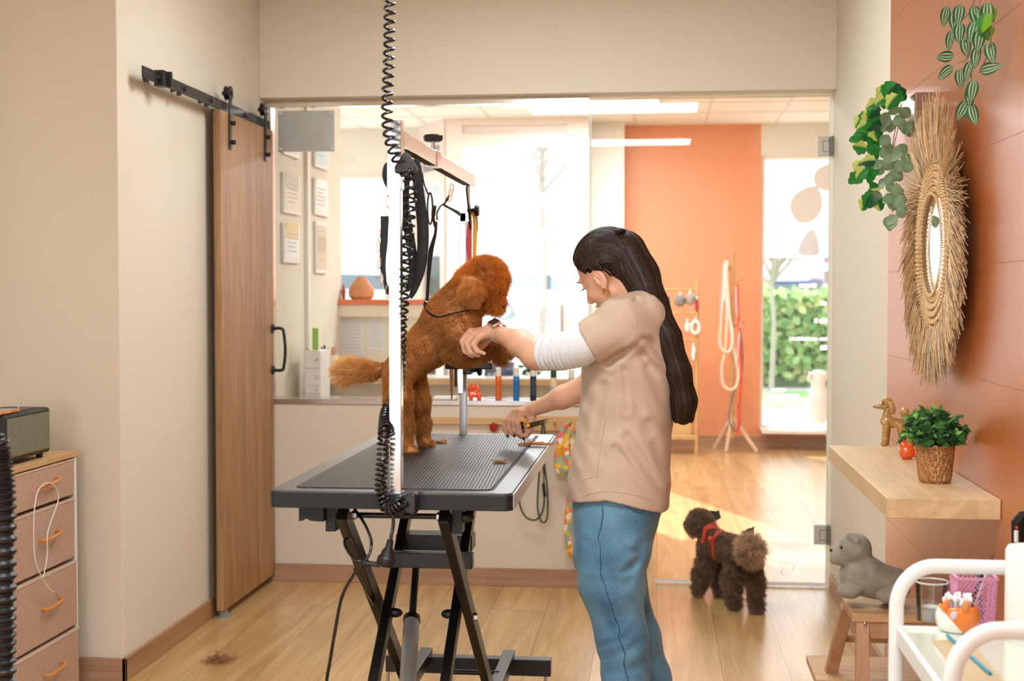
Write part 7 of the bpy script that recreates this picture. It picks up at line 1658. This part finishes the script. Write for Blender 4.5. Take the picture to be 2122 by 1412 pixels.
ct = thing('coat_stand', tuple(P(1508, 930, YC)), 'pale wooden pole stand holding ropes and leashes by the orange wall', 'stand')
a = P(1519, 526, YC); c0 = P(1517, 880, YC); MB().cyl((c0.x, YC, .12), (a.x, YC, a.z), .018, n=14).build('pole', bam, ct); MB().ell(a, .022).build('finial', bam, ct)
palew = M('pale_wood_leg', (230, 196, 164), .5)
for (x, y, Y2) in ((1505, 932, YC-.02), (1568, 922, YC+.0), (1480, 915, YC+.18)):
    b = P(x, y, Y2); b.z = .012; MB().cyl((c0.x, YC, .30), b, .017, n=12).build('leg', palew, ct)
for (x0, y0, x1, y1) in ((1521, 587, 1543, 575), (1521, 677, 1544, 665), (1516, 560, 1500, 545), (1516, 640, 1500, 630)): seg2(x0, y0, x1, y1, .009, 'peg', ct, Y0=YC)
def rope(pts, r, col, lab, nm='rope_leash', cat='leash', Y=YC-.05, mat=None):
    t = thing(nm, tuple(P(*pts[0], Y)), lab, cat); MB().tube(spline([P(x, y, Y+.012*sin(i)) for i, (x, y) in enumerate(pts)], 8), r, 10).build('rope', mat or M(nm+str(pts[1]), col, .8, bump=(120, .3)), t)
rope([(1507, 540), (1503, 600), (1508, 640), (1518, 690), (1514, 725), (1502, 728), (1492, 712), (1494, 660), (1500, 600), (1502, 545)], .013, (238, 222, 208), 'thick cream rope leash looped over the top peg of the pole stand')
rope([(1505, 560), (1512, 650), (1520, 720), (1530, 770), (1526, 800), (1512, 808), (1498, 795), (1496, 760), (1503, 725), (1507, 640)], .012, (246, 220, 196), 'cream rope leash hanging in the longest loop on the pole stand')
rope([(1503, 536), (1498, 570), (1494, 620), (1491, 690)], .010, (190, 170, 160), 'thin grey-beige leash at the left of the pole stand')
rope([(1528, 590), (1530, 650), (1534, 720), (1536, 780), (1532, 850), (1528, 900)], .010, (232, 74, 52), 'bright red leash hanging down the right of the pole stand')
rope([(1526, 595), (1527, 640), (1533, 680), (1530, 720), (1526, 760)], .009, (240, 190, 196), 'pink ribbon leash on the pole stand')
rope([(1534, 680), (1539, 730), (1537, 780), (1527, 800), (1516, 830), (1511, 870), (1522, 892), (1532, 885), (1530, 840)], .006, (110, 100, 110), 'thin dark cord hanging lowest on the pole stand')
# window lettering: seen from inside, so mirrored
wht = frostmat(1.0)
def lettering(txt, xr, y, hpx, name, lab, align='LEFT', Yp=YF+.049, par=None, mirror=True):
    c = bpy.data.curves.new('t', 'FONT'); c.body = txt; c.extrude = .0008; c.size = 1; tob = bpy.data.objects.new('t', c); COL.objects.link(tob)
    dg = bpy.context.evaluated_depsgraph_get(); me = bpy.data.meshes.new_from_object(tob.evaluated_get(dg)); bpy.data.objects.remove(tob)
    V = np.array([tuple(v.co) for v in me.vertices]); ft = [tuple(p.vertices) for p in me.polygons]; bpy.data.meshes.remove(me)
    s = hpx*Yp/2800/.72; base = P(xr, y, Yp); W = V[:, 0].max()
    VV = [(base.x-v[0]*s if mirror else base.x+v[0]*s, Yp-v[2], base.z+v[1]*s) for v in V]
    return MB().add(VV, ft).build(name, wht, par, smooth=False, fix=False)
XRW = 1745
t = lettering('productos cosm\u00e9ticos', 1752, 706, 9, 'window_lettering', ''); tag(t, 'longest line of mirrored white lettering on the right shop window', 'lettering')
t = lettering('y', 1729, 689, 7, 'window_lettering', ''); tag(t, 'single mirrored white letter on the right shop window', 'lettering')
def smallprint(x0, x1, y, h_, lab):      # too small and soft in the photo to be read
    m = MB(); x = x0; rr_ = random.Random(int(x0*y))
    while x < x1:
        w_ = h_*(.45+.3*rr_.random()); a, b = P(x, y+h_*.5, YF+.049), P(min(x+w_, x1), y-h_*.5*(.7+.5*rr_.random()), YF+.049); m.box(a.x, b.x, YF+.048, YF+.049, a.z, b.z); x += w_*(1.22 if rr_.random() < .85 else 1.9)
    tag(m.build('window_lettering', wht, None, smooth=False, bevel=.003), lab, 'lettering')
smallprint(1657, 1692, 592, 7, 'left white word over the blue car on the right shop window')
smallprint(1707, 1736, 592, 7, 'right white word over the blue car on the right shop window')
smallprint(1702, 1735, 629, 7, 'short white word over the hedge on the right shop window')
smallprint(1688, 1735, 665, 8, 'white word in the middle of the right shop window')
smallprint(1701, 1735, 721, 8, 'white word just below the longest lettering line on the right shop window')
smallprint(1598, 1628, 809, 6, 'short white line low on the left of the right shop window')
smallprint(1598, 1656, 821, 6, 'longer white line low on the left of the right shop window')
def ringdecal(x, y, r0, r1, Y, nm, lab):
    k = Y/2800; c = P(x, y, Y); pts = []
    m = MB(); n = 40
    m.loft([[c+Vector((cos(a)*r*k, yy, sin(a)*r*k)) for a in np.linspace(0, 2*pi, n+1)[:-1]] for r, yy in ((r0, 0), (r1, 0), (r1, .001), (r0, .001))], cap=False, closed=True)
    tag(m.build(nm, wht, None, smooth=False), lab, 'sticker')
ringdecal(1713, 535, 11, 26, YF+.047, 'ring_decal', 'white ring decal on the right shop window under the frosted film')
ringdecal(767, 541, 9, 22, YW-.0105, 'ring_decal', 'white ring decal on the left shop window above the vase')
def blob(pts, Y, col, nm, lab, cat='sticker'):
    v = spline([P(x, y, Y) for x, y in pts], 5, closed=True); tag(MB().prism([(p.x, p.z) for p in v], Y-.001, Y, 'y').build(nm, M(nm+str(pts[0]), col, .6), None, smooth=False), lab, cat)
blob([(1650, 400), (1690, 385), (1705, 420), (1690, 455), (1655, 462), (1636, 430)], YF+.0485, (232, 226, 224), 'printed_shape', 'pale grey printed blob on the frosted film of the right window')
blob([(1695, 350), (1725, 340), (1735, 370), (1722, 395), (1695, 390), (1685, 370)], YF+.048, (236, 232, 228), 'printed_shape', 'second pale printed blob, higher and further right on the frosted film')
blob([(1660, 500), (1675, 478), (1690, 480), (1698, 527), (1655, 527)], YF+.0482, (226, 226, 236), 'printed_shape', 'pale lilac printed shape at the lower edge of the frosted film')
# white dog silhouette figure in the window
WD = 11.8; kw = WD/2800
def w2d(x, y, dy=0.0): return tuple(P(x, y, WD+dy))
def wdog(Q):
    d = s_el(Q, w2d(1697, 778), (17*kw, .05, 11*kw)); d = smin(d, s_rc(Q, w2d(1706, 778), w2d(1718, 778), 7*kw, 5*kw), .02)
    d = smin(d, s_rc(Q, w2d(1680, 775, -.04), w2d(1677, 786, -.04), 4*kw, 4*kw), .01)
    d = smin(d, s_rc(Q, w2d(1696, 790), w2d(1697, 830), 13*kw, 17*kw), .04); d = smin(d, s_rc(Q, w2d(1697, 830), w2d(1695, 862), 18*kw, 20*kw), .04)
    for s in (-.05, .05): d = smin(d, s_rc(Q, w2d(1702, 820, s), w2d(1706, 875, s), 6*kw, 5*kw), .02)
    return d
wdt = thing('white_dog_statue', w2d(1695, 884)[:2]+(.165,), 'white sitting dog statue on the sill of the right shop window', 'statue')
sdf_mesh('body', [(lambda Q: smax(wdog(Q), .181-Q[:, 2], .004), (w2d(1660, 0)[0], WD-.13, .17), (w2d(1730, 0)[0], WD+.11, w2d(0, 755)[2]), .008)], M('statue_white', (246, 240, 234), .5), wdt)
struct(MB().box(.885, 1.88, YF-.25, YF+.02, .15, .18).build('trim_6', white_paint, smooth=False))
# ================================================================ OUTSIDE
gy = lambda y: -.10+.52*max(0, min(1, (y-20)/22))
struct(MB().loft([[(-40, y, gy(y)), (45, y, gy(y)), (45, y, -1), (-40, y, -1)] for y in (12.02, 20, 24, 30, 36, 42, 75)]).build('street_ground', M('pale_paving', (206, 202, 196), .9), smooth=False))
tag(MB().box(-9, 9, 17.2, 19.95, -.10, -.085).build('lawn', M('lawn_green', (120, 168, 96), .95, var=(3, (150, 190, 120)), bump=(80, .5)), smooth=False), 'strip of green grass outside along the street', 'lawn', kind='stuff')
def bush(x0, x1, y, z1, d, n, cols, name, lab, kind=None, cat='hedge'):
    t = thing(name, ((x0+x1)/2, y, 0), lab, cat); lv = Leaves()
    for i in range(n):
        p = Vector((rn.uniform(x0, x1), y+rn.uniform(-d, d)*.5, z1*(.04+.96*rn.random()**.8)+rn.gauss(0, .03))); c = rn.choice(cols)
        lv.leaf(p, rv(), rv()+Vector((0, -1.2, .6)), .15, .06, linc(c)*(.8+.4*rn.random()), None, .2, 'oval', 3, 1)
    lv.build('foliage', t); MB().box(x0+.05, x1-.05, y-d*.22, y+d*.35, -.1, z1*.86).build('branches', M('hedge_core', (96, 120, 92), .95), t, smooth=False)
    return t
bush(1.2, 4.3, 20.9, 1.32, .8, 4200, [(150, 190, 120), (176, 206, 140), (206, 214, 150), (120, 166, 110)], 'hedge', 'yellow-green leafy hedge seen through the right shop window')
bush(-9.6, -5.6, 50.0, 2.2, .7, 1500, [(150, 186, 150), (170, 200, 160)], 'hedge', 'low hedge across the street seen through the glass entrance door')
def facade(x0, x1, y, h, col, lab, wins, wcol=(190, 206, 212), nm='building'):
    t = thing(nm, ((x0+x1)/2, y, 0), lab, 'building'); MB().box(x0, x1, y, y+3, -.1, h).build('wall', M('facade%d' % int(x0*10), col, .9), t, smooth=False)
    for (a, b, z0, z1) in wins:
        w_ = MB().box(a, b, y-.06, y+.01, z0, z1).build('window', M('ext_window%s' % str(wcol), wcol, .25), t, smooth=False)
        MB().box(a-.08, b+.08, y-.08, y-.02, z0-.1, z0).build('sill', M('ext_sill', (220, 218, 214), .8), w_, smooth=False)
facade(-26, 3, 56, 9.5, (222, 218, 214), 'pale building across the street seen through the entrance door', [(x, x+1.9, z, z+2.4) for x in (-21, -17.5, -14, -10.5, -7.2, -3.8) for z in (1.0, 5.2)])
facade(4.4, 16, 44, 7.5, (200, 194, 192), 'grey and brown building front seen through the right shop window', [(5.3, 6.1, .8, 4.2), (6.9, 7.6, .8, 4.2), (8.4, 10.4, .8, 4.2)], (150, 120, 120))
for i, (x, z) in enumerate(((P(1607, 556, 43.7).x, P(1607, 556, 43.7).z), (P(1605, 590, 43.7).x, P(1605, 590, 43.7).z))):
    o = MB().ell((x, 43.7, z), (.12, .12, .18)).cyl((x, 43.7, z+.16), (x, 44.0, z+.34), .02).build('wall_lamp', M('lamp_glow', (255, 236, 190), .5, emit=((255, 224, 160), 6))); tag(o, ('upper' if i == 0 else 'lower')+' warm glowing globe lamp on the building front outside', 'lamp')
# cars
def car(x, y, rz, col, name, lab, L0=4.2):
    zg = gy(y); t = thing(name, (x, y, zg), lab, 'car'); s = L0/4.2
    R = Matrix.Rotation(rz, 3, 'Z')
    def tr_(v): return R @ (Vector(v)*s)+Vector((x, y, zg))
    prof = [(-2.08, .32), (-2.1, .62), (-2.0, .86), (-1.85, .95), (-1.1, 1.0), (-1.0, 1.02), (.95, .98), (1.7, .86), (2.02, .70), (2.1, .42), (2.05, .30)]
    rg = [[tr_((px, wy*.86*(1-.05*abs(px)/2.1), pz)) for px, pz in prof] for wy in (-1, -.96, .96, 1)]
    MB().loft(rg).build('body', col, t, bevel=.02)
    roof = [(-1.75, .97), (-1.45, 1.42), (-1.0, 1.5), (.15, 1.48), (.95, .98)]
    MB().loft([[tr_((px, wy*(.80 if pz < 1.1 else .66), pz)) for px, pz in roof] for wy in (-1, 1)]).build('glasshouse', M('car_glass', (96, 112, 120), .1), t, smooth=False)
    MB().loft([[tr_((px, wy*.655, pz)) for px, pz in ((-1.5, 1.44), (-1.0, 1.53), (.15, 1.51), (.3, 1.46), (.15, 1.475), (-1.0, 1.49))] for wy in (-1, 1)]).build('roof', col, t, smooth=False)
    for px in (-1.3, 1.32):
        for wy in (-.78, .78):
            a, b = tr_((px, wy-.09, .33)), tr_((px, wy+.09, .33)); wl = MB().cyl(a, b, .33*s, n=28).build('wheel', M('tyre', (60, 62, 64), .8), t)
            MB().cyl(tr_((px, wy-.1, .33)), tr_((px, wy+.1, .33)), .2*s, n=20).build('hubcap', M('hubcap', (200, 200, 202), .4, .6), wl)
car(P(1130, 600, 44).x, 44, .03, M('car_silver', (206, 212, 216), .3, .4), 'car', 'silver car parked outside behind the glass entrance door')
car(P(770, 600, 43).x, 43, .0, M('car_white', (226, 226, 226), .3), 'car', 'white car parked outside further left behind the shop window')
car(P(1648, 600, 34).x, 34, 1.25, M('car_blue', (110, 120, 200), .3), 'car', 'blue car beyond the hedge in the right shop window', 4.0)
# street trees
def tree(x, y, h, lab):
    t = thing('street_tree', (x, y, gy(y)), lab, 'tree'); bark = M('pale_bark', (170, 162, 150), .9)
    MB().tube(spline([(x, y, gy(y)), (x+.03, y, h*.3), (x-.02, y, h*.5), (x+.02, y, h*.62)], 4), [v*min(1, h/7) for v in (.10, .095, .09, .085, .08, .08, .075, .07, .07, .065, .06, .055, .05)], 10).build('trunk', bark, t)
    br = MB(); 
    for i in range(26):
        z = h*(.45+.35*rn.random()); a = rn.random()*6.28; L0 = 1.0+rn.random()*1.1; p0_ = Vector((x, y, min(z, h*.6))); p1_ = p0_+Vector((cos(a)*L0*.45, sin(a)*L0*.45, L0*.5)); p2_ = p1_+Vector((cos(a+.4)*L0*.4, sin(a+.4)*L0*.4, L0*.45))
        br.tube([p0_, p1_, p2_], [.028, .016, .006], 5)
        for k in range(3): u = rn.random(); q0 = p0_.lerp(p1_, .3+.7*u); br.tube([q0, q0+rv()*.5+Vector((0, 0, .3))], [.01, .003], 4)
    br.build('branches', bark, t)
    return t
tree(P(1123, 600, 31).x, 31, 7.5, 'bare street tree with a thin straight trunk outside the entrance door')
tree(P(1600, 600, 20.2).x, 20.2, 3.0, 'slim bare tree in front of the hedge outside the right shop window')
